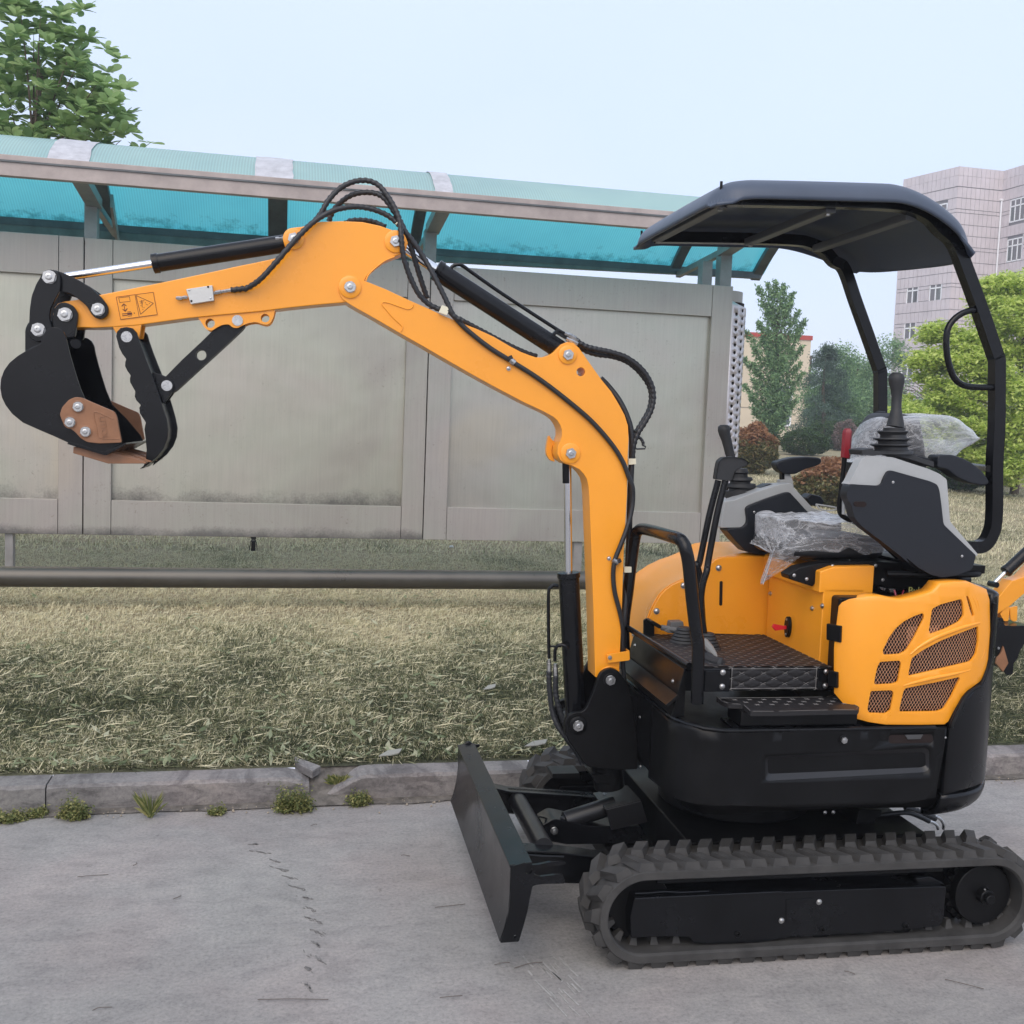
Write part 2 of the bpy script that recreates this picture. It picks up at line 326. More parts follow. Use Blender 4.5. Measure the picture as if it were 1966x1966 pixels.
MB().prism(lug, -.036, -.026, holes=[ngon([(-1.7159,1.767)][0], .0135, 20), ngon([(-1.5595,1.7907)][0], .0125, 20)]).prism(lug, .026, .036, holes=[ngon([(-1.7159,1.767)][0], .0135, 20), ngon([(-1.5595,1.7907)][0], .0125, 20)]).obj('link_plate', YEL, arm, bevel=.001)
for a_ in (-.04, .03): MB().prism([(-1.9882,1.7452),(-1.9807,1.7322),(-1.9695,1.7155),(-1.9121,1.7147),(-1.9061,1.7535)], a_, a_+.01).obj('lug_plate', YEL, arm, bevel=.002)
# warning sticker: yellow sheet, ink lines and pictograms 
y_ = -.0436
MB().prism([(-1.9771,1.8273),(-1.8731,1.8476),(-1.8613,1.7823),(-1.9641,1.7619)], y_, -.042).obj('warning_sticker', DECY, arm, smooth=False)
mb = MB()
def ink(pts, wd=.0011, y=-.0441, closed=False):
    q = list(pts)+([pts[0]] if closed else [])
    for a, b in zip(q, q[1:]): mb.bar((a[0], y, a[1]), (b[0], y, b[1]), .0004, wd, up=(b[1]-a[1], 0, -(b[0]-a[0])))
ink([(-1.9754,1.8261),(-1.8741,1.8459),(-1.8623,1.7829),(-1.9628,1.7634)], closed=True)
ink([(-1.9243,1.836),(-1.9119,1.7724)]); ink([(-1.9217,1.8339),(-1.8734,1.8145),(-1.9083,1.781)], .0014, closed=True)
ink([(-1.9688,1.8242),(-1.9394,1.8298),(-1.9371,1.8161),(-1.9657,1.8114)], closed=True)
ink([(-1.9543,1.8052),(-1.9509,1.7894)], .0018); ink([(-1.9601,1.8007),(-1.9547,1.8082),(-1.9473,1.8026)], .0022); ink([(-1.9575,1.7932),(-1.9501,1.7871),(-1.945,1.7958)], .0022)
ink([(-1.9592,1.7789),(-1.9445,1.7817)], .002); ink([(-1.9581,1.774),(-1.9434,1.7768)], .002); ink([(-1.9445,1.7798),(-1.9316,1.782)], .006); ink([(-1.9446,1.7855),(-1.9346,1.7872)], .0015); ink([(-1.9426,1.7738),(-1.9323,1.7759)], .0015)
c = [(-1.9257,1.7835)][0]; mb.prism(ngon(c, .0016, 12), -.0444, -.044)
for c in [(-1.9061,1.818),(-1.8957,1.8147),(-1.8845,1.8131),(-1.9074,1.8056),(-1.8992,1.8007),(-1.8889,1.809),(-1.9038,1.8112),(-1.8927,1.8103),(-1.9021,1.7952)]: mb.prism(ngon(c, .0012, 5, c[0]*99), -.0444, -.044)
ink([(-1.9116,1.8176),(-1.8987,1.8207)]); ink([(-1.9061,1.8218),(-1.9037,1.8009)]); ink([(-1.9097,1.8128),(-1.9009,1.8167)])
mb.obj('sticker_print', DECB, arm, smooth=False)
# quick valve block with fittings
vb = MB().prism([(-1.7817,1.858),(-1.7088,1.874),(-1.7032,1.8301),(-1.768,1.8159)], -.062, -.042).obj('valve_block', ALU, arm, bevel=.0015)
for q, m_ in zip([(-1.7724,1.8557),(-1.7126,1.8362)], (ZINC, ZINC)): bolt(vb, (q[0], -.062, q[1]), .0035, me=CAP)
for q in [(-1.7202,1.8681),(-1.7661,1.825)]: MB().cyl((q[0], -.0626, q[1]), (q[0], -.061, q[1]), .0032, 12).obj('screw_hole', DARK, vb)
MB().tube([(-1.81,-0.052,1.8335),(-1.804,-0.052,1.8315),(-1.7935,-0.052,1.8322),(-1.7928,-0.052,1.8337),(-1.7853,-0.052,1.8349),(-1.7778,-0.052,1.8362)], [.004,.0062,.0062,.0045,.0058,.0045], 6).obj('fitting', ZINC, arm)
MB().tube([(-1.7073,-0.052,1.8511),(-1.7005,-0.052,1.8531),(-1.6998,-0.052,1.8531),(-1.6847,-0.052,1.8571),(-1.6839,-0.052,1.8572),(-1.6658,-0.052,1.8614),(-1.6545,-0.052,1.864)], [.005,.005,.0065,.0065,.005,.0055,.0055], 6).obj('fitting', ZINC, arm)

# ---- cylinders ---------------------------------------------------
def cylinder(name, parent, a, b, c, d, rb, rr, eye=.02, eyew=.03):
    """a-b barrel, c-d rod (d is the rod eye)"""
    a, b, c, d = map(Vector, (a, b, c, d)); u = (b-a).normalized()
    t = MB().tube([a, a+u*.012, b-u*.02, b-u*.018, b-u*.002, b], [rb*.93, rb, rb, rb*1.1, rb*1.1, rb*.9], 32)
    t.cyl((a.x, a.y-eyew, a.z), (a.x, a.y+eyew, a.z), eye, 24) if False else None
    o = t.obj(name, BLK, parent)
    MB().cyl(b-u*.01, d, rr, 24).obj('rod', CHR, o)
    MB().cyl((d.x, d.y-eyew, d.z), (d.x, d.y+eyew, d.z), eye, 24).obj('rod_eye', BLK, o)
    return o
bc = cylinder('bucket_cylinder', EX, [(-1.4866,0,2.0201)][0], [(-1.884,0,1.9318)][0], None or (0,0,0), [(-2.1571,0,1.8718)][0], .0262, .0118, .017, .028)
MB().tube([(-1.5349,-0.02,2.0245),(-1.5252,-0.02,2.026),(-1.5244,-0.02,2.026),(-1.5174,-0.02,2.0273),(-1.5166,-0.02,2.0265),(-1.4883,-0.02,2.0297)], [.005,.005,.0035,.0035,.0055,.0055], 6).obj('fitting', ZINC, bc)
p1 = [(-1.1732,0,2.0355)][0]; p2 = [(-0.6382,0,1.7345)][0]
ac = cylinder('arm_cylinder', EX, p2, [(-1.0585,0,1.9693)][0], (0,0,0), p1, .030, .0155, .018, .03); KEEP.append(ac)
MB().tube(cr([(-1.0095,0,1.9595),(-1.0115,0,1.9708),(-1.006,0,1.9809),(-0.9925,0,1.9867),(-0.9758,0,1.9853),(-0.9438,0,1.9657),(-0.8664,0,1.9185),(-0.7708,0,1.8639),(-0.674,0,1.8102),(-0.6452,0,1.7958)], 5), .0058, 10).obj('hard_line', BLK, ac)
MB().prism([(-0.6966,1.7839),(-0.6718,1.8103),(-0.6617,1.8058),(-0.6865,1.7782)], -.01, .01).prism([(-0.6737,1.8039),(-0.6361,1.7863),(-0.64,1.7777),(-0.6778,1.7974)], -.006, .006).obj('line_bracket', BLK, ac, bevel=.001)
MB().tube([(-0.6475,-0.01,1.7962),(-0.6366,-0.01,1.7926),(-0.6357,-0.01,1.7926),(-0.6122,-0.01,1.7813),(-0.6113,-0.01,1.7814),(-0.6011,-0.01,1.7756)], [.006,.006,.008,.008,.006,.006], 6).tube([(-0.6448,-0.02,1.7789),(-0.6295,-0.02,1.7734),(-0.6273,-0.02,1.7727),(-0.6074,-0.02,1.7641)], [.0065,.0065,.007,.007], 6).obj('fitting', ZINC, ac)
pb = [(-0.5533,0,0.5468)][0]; pt = [(-0.6207,0,1.4276)][0]
lc = cylinder('boom_cylinder', EX, pb, [(-0.6004,0,1.0435)][0], (0,0,0), pt, .0335, .0125, .02, .03); KEEP.append(lc)
MB().cyl([(-0.6222,0,1.3916)][0], [(-0.6185,0,1.3275)][0], .0135, 20).obj('rod_sleeve', BLKM, lc)
MB().tube(cr([(-0.6332,-0.01,0.9994),(-0.6487,-0.01,1.001),(-0.6585,-0.01,0.9948),(-0.6649,-0.01,0.9783),(-0.6619,-0.01,0.8957),(-0.6558,-0.01,0.7821),(-0.6542,-0.01,0.7646)], 5), .0055, 10).tube(cr([(-0.602,-0.036,0.8008),(-0.6091,-0.036,0.8117),(-0.6298,-0.03,0.8118),(-0.6389,-0.025,0.7941),(-0.6375,-0.02,0.7581)], 5), .0055, 10).tube([(-0.658,-0.01,0.804),(-0.6159,-0.01,0.8031)], .003, 8).obj('hard_line', BLK, lc)
for a in ([(-0.6542,-0.01,0.7609),(-0.6537,-0.01,0.7504),(-0.6537,-0.01,0.75),(-0.6526,-0.01,0.723)], [(-0.6354,-0.02,0.7491),(-0.6349,-0.02,0.7368),(-0.6349,-0.02,0.7365),(-0.6327,-0.02,0.7105)]):
    MB().tube(a, [.0065,.0065,.008,.008], 6).obj('fitting', ZINC, lc)

# ---- bucket linkage, bucket, thumb -------------------------------
lk1 = rd([(-2.1729,1.8685),(-2.1651,1.8839),(-2.1498,1.8905),(-2.1303,1.8887),(-2.1017,1.8786),(-2.0694,1.8638),(-2.0369,1.8433),(-2.0132,1.8221),(-1.9961,1.8004),(-1.9923,1.7836),(-1.9984,1.7674),(-2.0139,1.759),(-2.031,1.7633),(-2.0419,1.777),(-2.051,1.7946),(-2.0691,1.8094),(-2.0943,1.8259),(-2.123,1.8317),(-2.1373,1.8465),(-2.1586,1.8489)], .008)
lk2 = rd([(-2.17,1.8686),(-2.1615,1.8832),(-2.1456,1.8894),(-2.1286,1.8853),(-2.1197,1.8718),(-2.1179,1.8496),(-2.1206,1.8289),(-2.1337,1.8039),(-2.146,1.7753),(-2.147,1.7509),(-2.1406,1.7289),(-2.1434,1.71),(-2.1565,1.6925),(-2.1778,1.6858),(-2.1972,1.6941),(-2.2057,1.7123),(-2.2008,1.7368),(-2.1994,1.7741),(-2.1946,1.8115),(-2.1826,1.8456)], .008)
lk = MB().prism(lk1, -.062, -.046).obj('side_link', BLK, EX, bevel=.002); MB().prism(lk1, .046, .062).obj('side_link', BLK, EX, bevel=.002)
l2 = MB().prism(lk2, -.078, -.066).obj('bucket_link', BLK, EX, bevel=.002); MB().prism(lk2, .066, .078).obj('bucket_link', BLK, EX, bevel=.002)
def pinbolt(parent, k, y, r):
    bolt(parent, (k[0], y, k[1]), r)
pinbolt(l2, [(-2.1467,1.867)][0], -.079, .0185); pinbolt(lk, [(-2.0203,1.7864)][0], -.063, .0180)
buc = root('x', 'x', 'x'); bpy.data.objects.remove(buc)
ears = rd([(-2.2154,1.6539),(-2.2154,1.7198),(-2.2076,1.7391),(-2.1941,1.7503),(-2.1763,1.7528),(-2.1602,1.7492),(-2.1483,1.7423),(-2.1412,1.7616),(-2.1387,1.7824),(-2.1262,1.7982),(-2.1083,1.8019),(-2.0884,1.794),(-2.075,1.7747),(-2.0756,1.7539),(-2.0791,1.7348),(-2.0826,1.7042),(-2.1043,1.7031),(-2.1259,1.6868),(-2.1653,1.6621)], .008)
side = rd([(-2.1436,1.6754),(-2.1375,1.6985),(-2.1282,1.7134),(-2.1145,1.7214),(-2.099,1.7204),(-2.0859,1.7114),(-2.0782,1.6962),(-2.0747,1.6764),(-2.0676,1.6476),(-2.0553,1.6044),(-2.043,1.5647),(-2.0253,1.5214),(-1.9829,1.4788),(-1.9402,1.4285),(-1.933,1.412),(-1.9753,1.3846),(-2.0246,1.3977),(-2.0719,1.4098),(-2.1085,1.4262),(-2.1431,1.4404),(-2.1879,1.4599),(-2.2153,1.4826),(-2.2323,1.5055),(-2.2419,1.5269),(-2.2459,1.5521),(-2.2439,1.5757),(-2.2357,1.5996),(-2.2221,1.6201),(-2.2017,1.6392),(-2.1778,1.6559)], .004)
Y0, Y1 = -.19, .19
bs = MB().prism(side, Y0, Y0+.010); bs.prism(side, Y1-.010, Y1)
# curved back sheet between the cheeks
back = [(-2.1333,1.6915),(-2.1436,1.6754),(-2.1778,1.6548),(-2.2017,1.6381),(-2.2221,1.619),(-2.2357,1.5985),(-2.2435,1.5746),(-2.2449,1.5521),(-2.2408,1.527),(-2.2317,1.5063),(-2.2146,1.4844),(-2.1879,1.4618),(-2.1431,1.4422),(-2.1085,1.428),(-2.0719,1.412),(-2.0246,1.3996),(-1.9753,1.3879)]
inn = []
for i, p in enumerate(back):
    a = Vector(back[max(i-1, 0)]); b = Vector(back[min(i+1, len(back)-1)]); t = (b-a).normalized(); inn.append((p[0]-t.y*.008, p[1]+t.x*.008))
bs.prism(back+inn[::-1], Y0+.002, Y1-.002)
bucket = bs.obj('bucket', BLK, EX, bevel=.0015)
MB().prism(ears, -.062, -.048).prism(ears, .048, .062).cyl([(-2.0836,-0.05,1.6874)][0], [(-2.1327,0.16,1.6982)][0], .0145, 20).obj('bucket_ear', BLK, bucket, bevel=.002)
pinbolt(bucket, [(-2.1082,1.7669)][0], -.064, .0195); pinbolt(bucket, [(-2.1755,1.7199)][0], -.079, .0185)
MB().prism([(-2.0684,1.4136),(-1.9753,1.3879),(-1.9682,1.3837),(-1.9752,1.3782),(-2.0736,1.4061)], -.195, .195).prism([(-1.9753,1.3879),(-1.9206,1.4151),(-1.918,1.4107),(-1.9717,1.3783)], -.2, .19).obj('cutting_edge', BLK, bucket, bevel=.001)
cut = rd([(-2.0908,1.4856),(-2.085,1.506),(-2.0667,1.5276),(-2.0511,1.5348),(-2.0355,1.5344),(-2.0023,1.5204),(-1.9496,1.4993),(-1.9431,1.4859),(-1.9369,1.451),(-1.9295,1.415),(-1.9876,1.4104),(-2.0192,1.413),(-2.0367,1.4234),(-2.0507,1.4395),(-2.0821,1.4622)], .006)
for y0, m_ in ((-.204, -1), (.191, 1)):
    sc = MB().prism(cut, y0, y0+.013).obj('side_cutter', BRN, bucket, bevel=.0018)
    f = y0 if m_ < 0 else y0+.013
    for q in [(-2.0432,1.5087),(-2.0639,1.4658),(-2.0238,1.4416)]:
        MB().ring((q[0], f, q[1]), (0, m_, 0), .0145, .0175, .0016, 24).obj('washer_seat', BRN, sc)
        bolt(sc, (q[0], f, q[1]), .0135, (0, m_, 0))
        if m_ > 0: bolt(sc, (q[0], y0-.001, q[1]), .0100, (0, -1, 0))
    if m_ < 0:
        MB().tube(cr([(-1.9522,-0.204,1.4782),(-1.9733,-0.204,1.4884),(-1.9961,-0.204,1.4967),(-2.0031,-0.204,1.4927),(-2.0013,-0.204,1.4781),(-1.9959,-0.204,1.4563),(-1.9912,-0.204,1.4306),(-1.9799,-0.204,1.4251),(-1.9342,-0.204,1.4245)],3), .0016, 8).obj('raised_edge', BRN, sc)
        t = bpy.data.curves.new('embossed_lettering', 'FONT'); t.body = 'LITIOL'; t.size = .022; t.extrude = .0012; t.align_x = 'CENTER'; t.align_y = 'CENTER'
        to = link('embossed_lettering', t, None); to.rotation_euler = (math.pi/2, math.pi/2-.12, 0)
        c = [(-1.978,1.4551)][0]; to.matrix_world = Matrix.Translation((c[0], -.2045, c[1])) @ Matrix.Rotation(math.pi/2-.15, 4, 'Y') @ Matrix.Rotation(math.pi/2, 4, 'X')
        bpy.context.view_layer.update()
        me = bpy.data.meshes.new_from_object(to); me.transform(to.matrix_world); me.materials.clear(); me.materials.append(BRN); bpy.data.objects.remove(to)
        link('embossed_lettering', me, sc)
tooth = [(-2.0618,1.3983),(-2.0632,1.3807),(-1.9699,1.3544),(-1.8711,1.3575),(-1.8707,1.3609),(-1.9163,1.3761),(-1.9738,1.3893)]
for yc in (-.15, -.05, .05, .15):
    MB().loft([[(x+.001*0, yc+s*(wd if i in (0, 1, 2, 6) else wd*.75), z) for i, (x, z) in enumerate(tooth)] for s, wd in ((-1, .022), (1, .022))]).obj('tooth', BRN, bucket, bevel=.002)
    MB().prism([(-1.9738,1.3923),(-1.9163,1.378),(-1.8729,1.3631),(-1.8729,1.3609),(-1.9163,1.3739),(-1.9737,1.387)], yc-.006, yc+.006).obj('tooth_ridge', BRN, bucket, bevel=.001)
# thumb
th_out = [(-1.9717,1.7135),(-1.9696,1.7269),(-1.9598,1.7378),(-1.9433,1.7417),(-1.9268,1.7388),(-1.9156,1.7271),(-1.9099,1.7072),(-1.8985,1.6751),(-1.8853,1.6412),(-1.8738,1.6128),(-1.8623,1.5805),(-1.8527,1.5519),(-1.8431,1.5213),(-1.8326,1.4847),(-1.8262,1.4538),(-1.8282,1.4264),(-1.838,1.3987),(-1.8564,1.3726),(-1.8768,1.3544),(-1.8972,1.3374),(-1.891,1.352),(-1.887,1.3658),(-1.8854,1.3932),(-1.8888,1.4281),(-1.892,1.4514),(-1.8884,1.4717),(-1.8967,1.4842),(-1.905,1.4974),(-1.9067,1.5129),(-1.9026,1.5208),(-1.915,1.5338),(-1.9195,1.5452),(-1.9182,1.5595),(-1.9253,1.5719),(-1.9325,1.5851),(-1.9333,1.5958),(-1.9312,1.6044),(-1.9405,1.6174),(-1.9468,1.6306),(-1.9462,1.6421),(-1.9437,1.6507),(-1.9545,1.6647),(-1.9631,1.6815)]
th = MB().prism(th_out, -.062, -.050).prism([(x+.012, z+.004) for x, z in th_out], .050, .062)
spine = [(-1.9099,1.7072),(-1.8853,1.6412),(-1.8623,1.5805),(-1.8431,1.5213),(-1.8314,1.4848),(-1.8258,1.4538),(-1.8278,1.4264),(-1.838,1.3987),(-1.8564,1.3726),(-1.8954,1.339)]
sp2 = [(x-.010, z-.003) for x, z in spine]
th.prism(spine+sp2[::-1], -.055, .06)
thumb = th.obj('thumb', BLK, EX, bevel=.0015)
for a_ in (-.03, .018): MB().prism(rd([(-1.8787,1.6185),(-1.8562,1.6133),(-1.8373,1.6056),(-1.8203,1.5947),(-1.8145,1.5794),(-1.8218,1.5595),(-1.844,1.5266),(-1.8517,1.5465)], .006), a_, a_+.012).obj('lug_plate', BLK, thumb, bevel=.0015)
strut = rd([(-1.8417,1.6058),(-1.794,1.6588),(-1.7379,1.7164),(-1.7041,1.7533),(-1.6852,1.7629),(-1.6622,1.7665),(-1.6154,1.7691),(-1.6236,1.7557),(-1.6614,1.7164),(-1.7368,1.6413),(-1.8118,1.5661),(-1.8249,1.5588),(-1.8401,1.5648),(-1.8497,1.5801),(-1.848,1.5958)], .006)
ts = MB().prism(strut, -.020, -.008, holes=[ngon([(-1.7417,1.6745)][0], .0152, 22)]).prism(strut, .008, .020, holes=[ngon([(-1.7417,1.6745)][0], .0152, 22)]).obj('thumb_strut', BLK, EX, bevel=.0015)
for c, f in (([(-1.9428,1.7137)][0], -.064), ([(-1.8354,1.5807)][0], -.033), ([(-1.6382,1.7791)][0], -.039)):
    MB().cyl((c[0], f, c[1]), (c[0], -f, c[1]), .0155, 28).obj('pin', ZINC, thumb)

# ---- hoses --------------------------------------------------------
def hose(path, r=.0078, parent=EX, spiral=True, k=9, keep=False):
    o = MB().tube(cr(path, k), r, 12, (.20, 400) if spiral else None).obj('hydraulic_hose', HOSE, parent, ang=80)
    if keep: KEEP.append(o)
    return o
hose([(-1.6564,-0.052,1.8639),(-1.6277,-0.055,1.8687)] + [(-1.6089,-0.06,1.8729),(-1.5704,-0.075,1.9004),(-1.5218,-0.08,1.9579),(-1.4697,-0.075,2.0246),(-1.4208,-0.06,2.0777),(-1.3671,-0.05,2.113),(-1.3122,-0.04,2.1295),(-1.2645,-0.035,2.1293),(-1.2163,-0.035,2.1159),(-1.1799,-0.04,2.0908),(-1.1426,-0.04,2.053),(-1.1004,-0.04,1.9982),(-1.0672,-0.05,1.9431),(-1.0333,-0.056,1.8804),(-1.0054,-0.06,1.8274)] + [(-0.976,-0.06,1.8131)])
hose([(-1.4902,-0.02,2.0295),(-1.4707,-0.03,2.0378),(-1.4362,-0.035,2.0648),(-1.4058,-0.035,2.104),(-1.3852,-0.03,2.1436),(-1.3525,-0.02,2.1833),(-1.3134,-0.015,2.207),(-1.2738,-0.015,2.2141),(-1.2398,-0.02,2.2031),(-1.2136,-0.03,2.1742),(-1.1892,-0.04,2.1347),(-1.1748,-0.05,2.0965),(-1.1689,-0.06,2.0479),(-1.1627,-0.06,2.001),(-1.1447,-0.055,1.9475),(-1.1142,-0.05,1.8903),(-1.0803,-0.045,1.8588),(-1.043,-0.045,1.8428)], k=9)
hose([(-1.3814,0.03,2.096),(-1.372,0.03,2.1207),(-1.3547,0.02,2.1439),(-1.3236,0.01,2.1689),(-1.2882,0,2.1806),(-1.2487,-0.01,2.18),(-1.2208,-0.02,2.1659),(-1.1961,-0.025,2.1351),(-1.1671,-0.03,2.0927),(-1.1413,-0.03,2.0389),(-1.1204,-0.02,1.9818),(-1.1015,-0.01,1.932),(-1.0804,0,1.8798)])
hose([(-1.3333,0.02,2.0897),(-1.3135,0.02,2.0999),(-1.2773,0.02,2.1033),(-1.2449,0.02,2.1001),(-1.2126,0.01,2.0866)])
h4 = hose([(-1.0218,-0.058,1.8429),(-0.9876,-0.056,1.8088),(-0.9537,-0.056,1.7803),(-0.8899,-0.056,1.7361),(-0.8195,-0.056,1.6976),(-0.7396,-0.056,1.6532),(-0.6519,-0.056,1.595),(-0.5626,-0.056,1.5276),(-0.494,-0.056,1.4586),(-0.4541,-0.056,1.4036),(-0.4319,-0.056,1.3554)] + [(-0.4189,-0.055,1.3278),(-0.413,-0.05,1.2934),(-0.4153,-0.05,1.2504),(-0.4307,-0.056,1.1906),(-0.4493,-0.06,1.1392),(-0.4656,-0.06,1.0916),(-0.4685,-0.058,1.044),(-0.4605,-0.058,0.9879),(-0.4399,-0.056,0.9227),(-0.4258,-0.05,0.8693),(-0.4202,-0.04,0.8147),(-0.4142,-0.03,0.7508),(-0.4053,-0.03,0.6887)], .0075, spiral=False, keep=True)
hose([(-0.5178,0.02,1.6637),(-0.4899,0.02,1.6385),(-0.455,0.01,1.5948),(-0.4286,0,1.5422),(-0.4142,-0.005,1.4912),(-0.41,-0.005,1.4224),(-0.4093,-0.005,1.3533)] + [(-0.4086,-0.005,1.2989),(-0.4074,-0.005,1.2207),(-0.4043,0,1.1591),(-0.404,0,1.089),(-0.4047,0,1.0275),(-0.4098,-0.01,0.9497),(-0.4148,-0.02,0.8722),(-0.4106,-0.02,0.7662)], .0098, spiral=False, keep=True)
hose([(-0.6053,-0.01,1.7733),(-0.5786,-0.01,1.76),(-0.5432,-0.01,1.7526),(-0.4945,-0.01,1.7453),(-0.4407,-0.01,1.7298),(-0.3901,-0.01,1.6953),(-0.3588,-0.01,1.6519),(-0.3487,-0.01,1.6117),(-0.3546,-0.01,1.5686),(-0.375,-0.01,1.5271),(-0.3956,-0.01,1.4919),(-0.4071,-0.01,1.4528),(-0.4073,-0.005,1.3966)], .0085, keep=True)
hose([(-0.6044,0.01,1.7664),(-0.5729,0.01,1.7481),(-0.5323,0.012,1.7384),(-0.4828,0.014,1.7346),(-0.4325,0.016,1.7201),(-0.3877,0.018,1.6881),(-0.3564,0.018,1.6486),(-0.3464,0.018,1.6124),(-0.353,0.016,1.5689),(-0.3743,0.014,1.5292),(-0.3963,0.01,1.4938)], .0085, keep=True)
hose([(-0.964,0.03,1.8219),(-0.8993,0.03,1.7922),(-0.8341,0.03,1.7622),(-0.7684,0.03,1.7362),(-0.7245,0.03,1.7236)], .007)
for a in ([(-0.6526,-0.01,0.724),(-0.6512,-0.01,0.6906),(-0.6458,-0.01,0.6447),(-0.6364,-0.01,0.5916),(-0.6198,-0.02,0.5482),(-0.5882,-0.03,0.5046),(-0.554,-0.03,0.4578),(-0.5344,-0.03,0.4217)], [(-0.6328,-0.02,0.7123),(-0.6311,-0.02,0.6648),(-0.625,-0.02,0.6295),(-0.6128,-0.02,0.5941),(-0.5948,-0.02,0.5478),(-0.5679,-0.02,0.5047),(-0.5371,-0.02,0.4578)]):
    hose(a, .0085, k=8)
# clamps, ties and tags
def clamp(a, b, bl):
    o = MB().tube([a, b], .0098, 16).obj('hose_clamp', ZINC, boom); bolt(boom, bl, .0065, me=CAP)
clamp(*[(-0.826,-0.056,1.7034),(-0.8122,-0.056,1.6938)], [(-0.8289,-0.05,1.6769)][0])
clamp(*[(-0.4723,-0.06,1.0924),(-0.4555,-0.06,1.084)], [(-0.4824,-0.05,1.0952)][0])
for a, b in ([(-0.8316,-0.057,1.7133),(-0.8262,-0.057,1.7033)], [(-0.4577,-0.06,1.0926),(-0.4528,-0.06,1.0832)]): MB().tube([a, b], .0105, 12).obj('cable_tie', HOSE, boom)
for q in ([(-0.4258,1.4123),(-0.4008,1.4131),(-0.3986,1.3951),(-0.424,1.393)], [(-0.4223,1.0643),(-0.3981,1.0655),(-0.3972,1.0471),(-0.4214,1.046)]): MB().prism(q, -.022, -.008).obj('paper_tag', TAGM, boom, bevel=.0006)
MB().prism([(-1.0411,1.8555),(-1.0164,1.8489),(-1.0258,1.8262),(-1.0505,1.8329)], -.064, -.05).obj('paper_tag', TAGM, boom, bevel=.0006)
MB().tube([(-1.1853,-0.05,2.0859),(-1.18,-0.052,2.0926),(-1.1695,-0.05,2.0929)], .0022, 8).obj('cable_tie', TAGM, boom)
MB().tube(cr([(-0.4113,-0.01,1.4914),(-0.393,-0.01,1.4834),(-0.3789,-0.01,1.471),(-0.3738,-0.01,1.4583)],4), .005, 8, (.3, 700)).tube([(-0.4069,-0.01,1.4485),(-0.3955,-0.01,1.4438),(-0.3686,-0.01,1.4455),(-0.3667,-0.01,1.4521),(-0.3782,-0.01,1.4573)], .0028, 8).obj('wire_tail', HOSE, boom)

# ---- swing post -----------------------------------------------------
sw = rd([(-0.5107,0.7186),(-0.5027,0.7359),(-0.4873,0.7462),(-0.4697,0.7489),(-0.4518,0.7443),(-0.437,0.7321),(-0.4085,0.6935),(-0.3865,0.6093),(-0.3708,0.5105),(-0.3645,0.4201),(-0.4309,0.4181),(-0.5311,0.4309),(-0.5497,0.4506),(-0.5741,0.4843),(-0.5983,0.5162),(-0.6118,0.546),(-0.6132,0.5773),(-0.6019,0.5997),(-0.5813,0.6089),(-0.5603,0.6093),(-0.5467,0.6199),(-0.5339,0.6493),(-0.5214,0.684)], .008)
mb = MB().prism(sw, -.088, -.068).prism([(x, z) for x, z in sw], .068, .088)
mb.prism([(-0.5361,0.5413),(-0.3866,0.5389),(-0.3664,0.4219),(-0.5241,0.4325)], -.07, .07)
swing = mb.obj('swing_post', BLKM, EX, bevel=.003); KEEP.append(swing)
q = [(-0.4712,0.7126)][0]; boss(swing, q, .088, .0155, .0215, .004, hexr=.0155, m=BLKM); q = [(-0.5702,0.567)][0]; boss(swing, q, .088, .017, .029, .006, hexr=.0165, m=BLKM)
MB().cyl([(-0.462,0,0.5149)][0], [(-0.4316,0,0.3335)][0], .05, 24).prism([(-0.5086,0.392),(-0.4295,0.3901),(-0.4214,0.3721),(-0.4278,0.3544),(-0.4931,0.3667)], -.05, .05).obj('swing_pivot', BLKM, swing, bevel=.002)
MB().box(-.62, -.53, .02, .10, .36, .375).obj('bracket_foot', BLKM, swing)

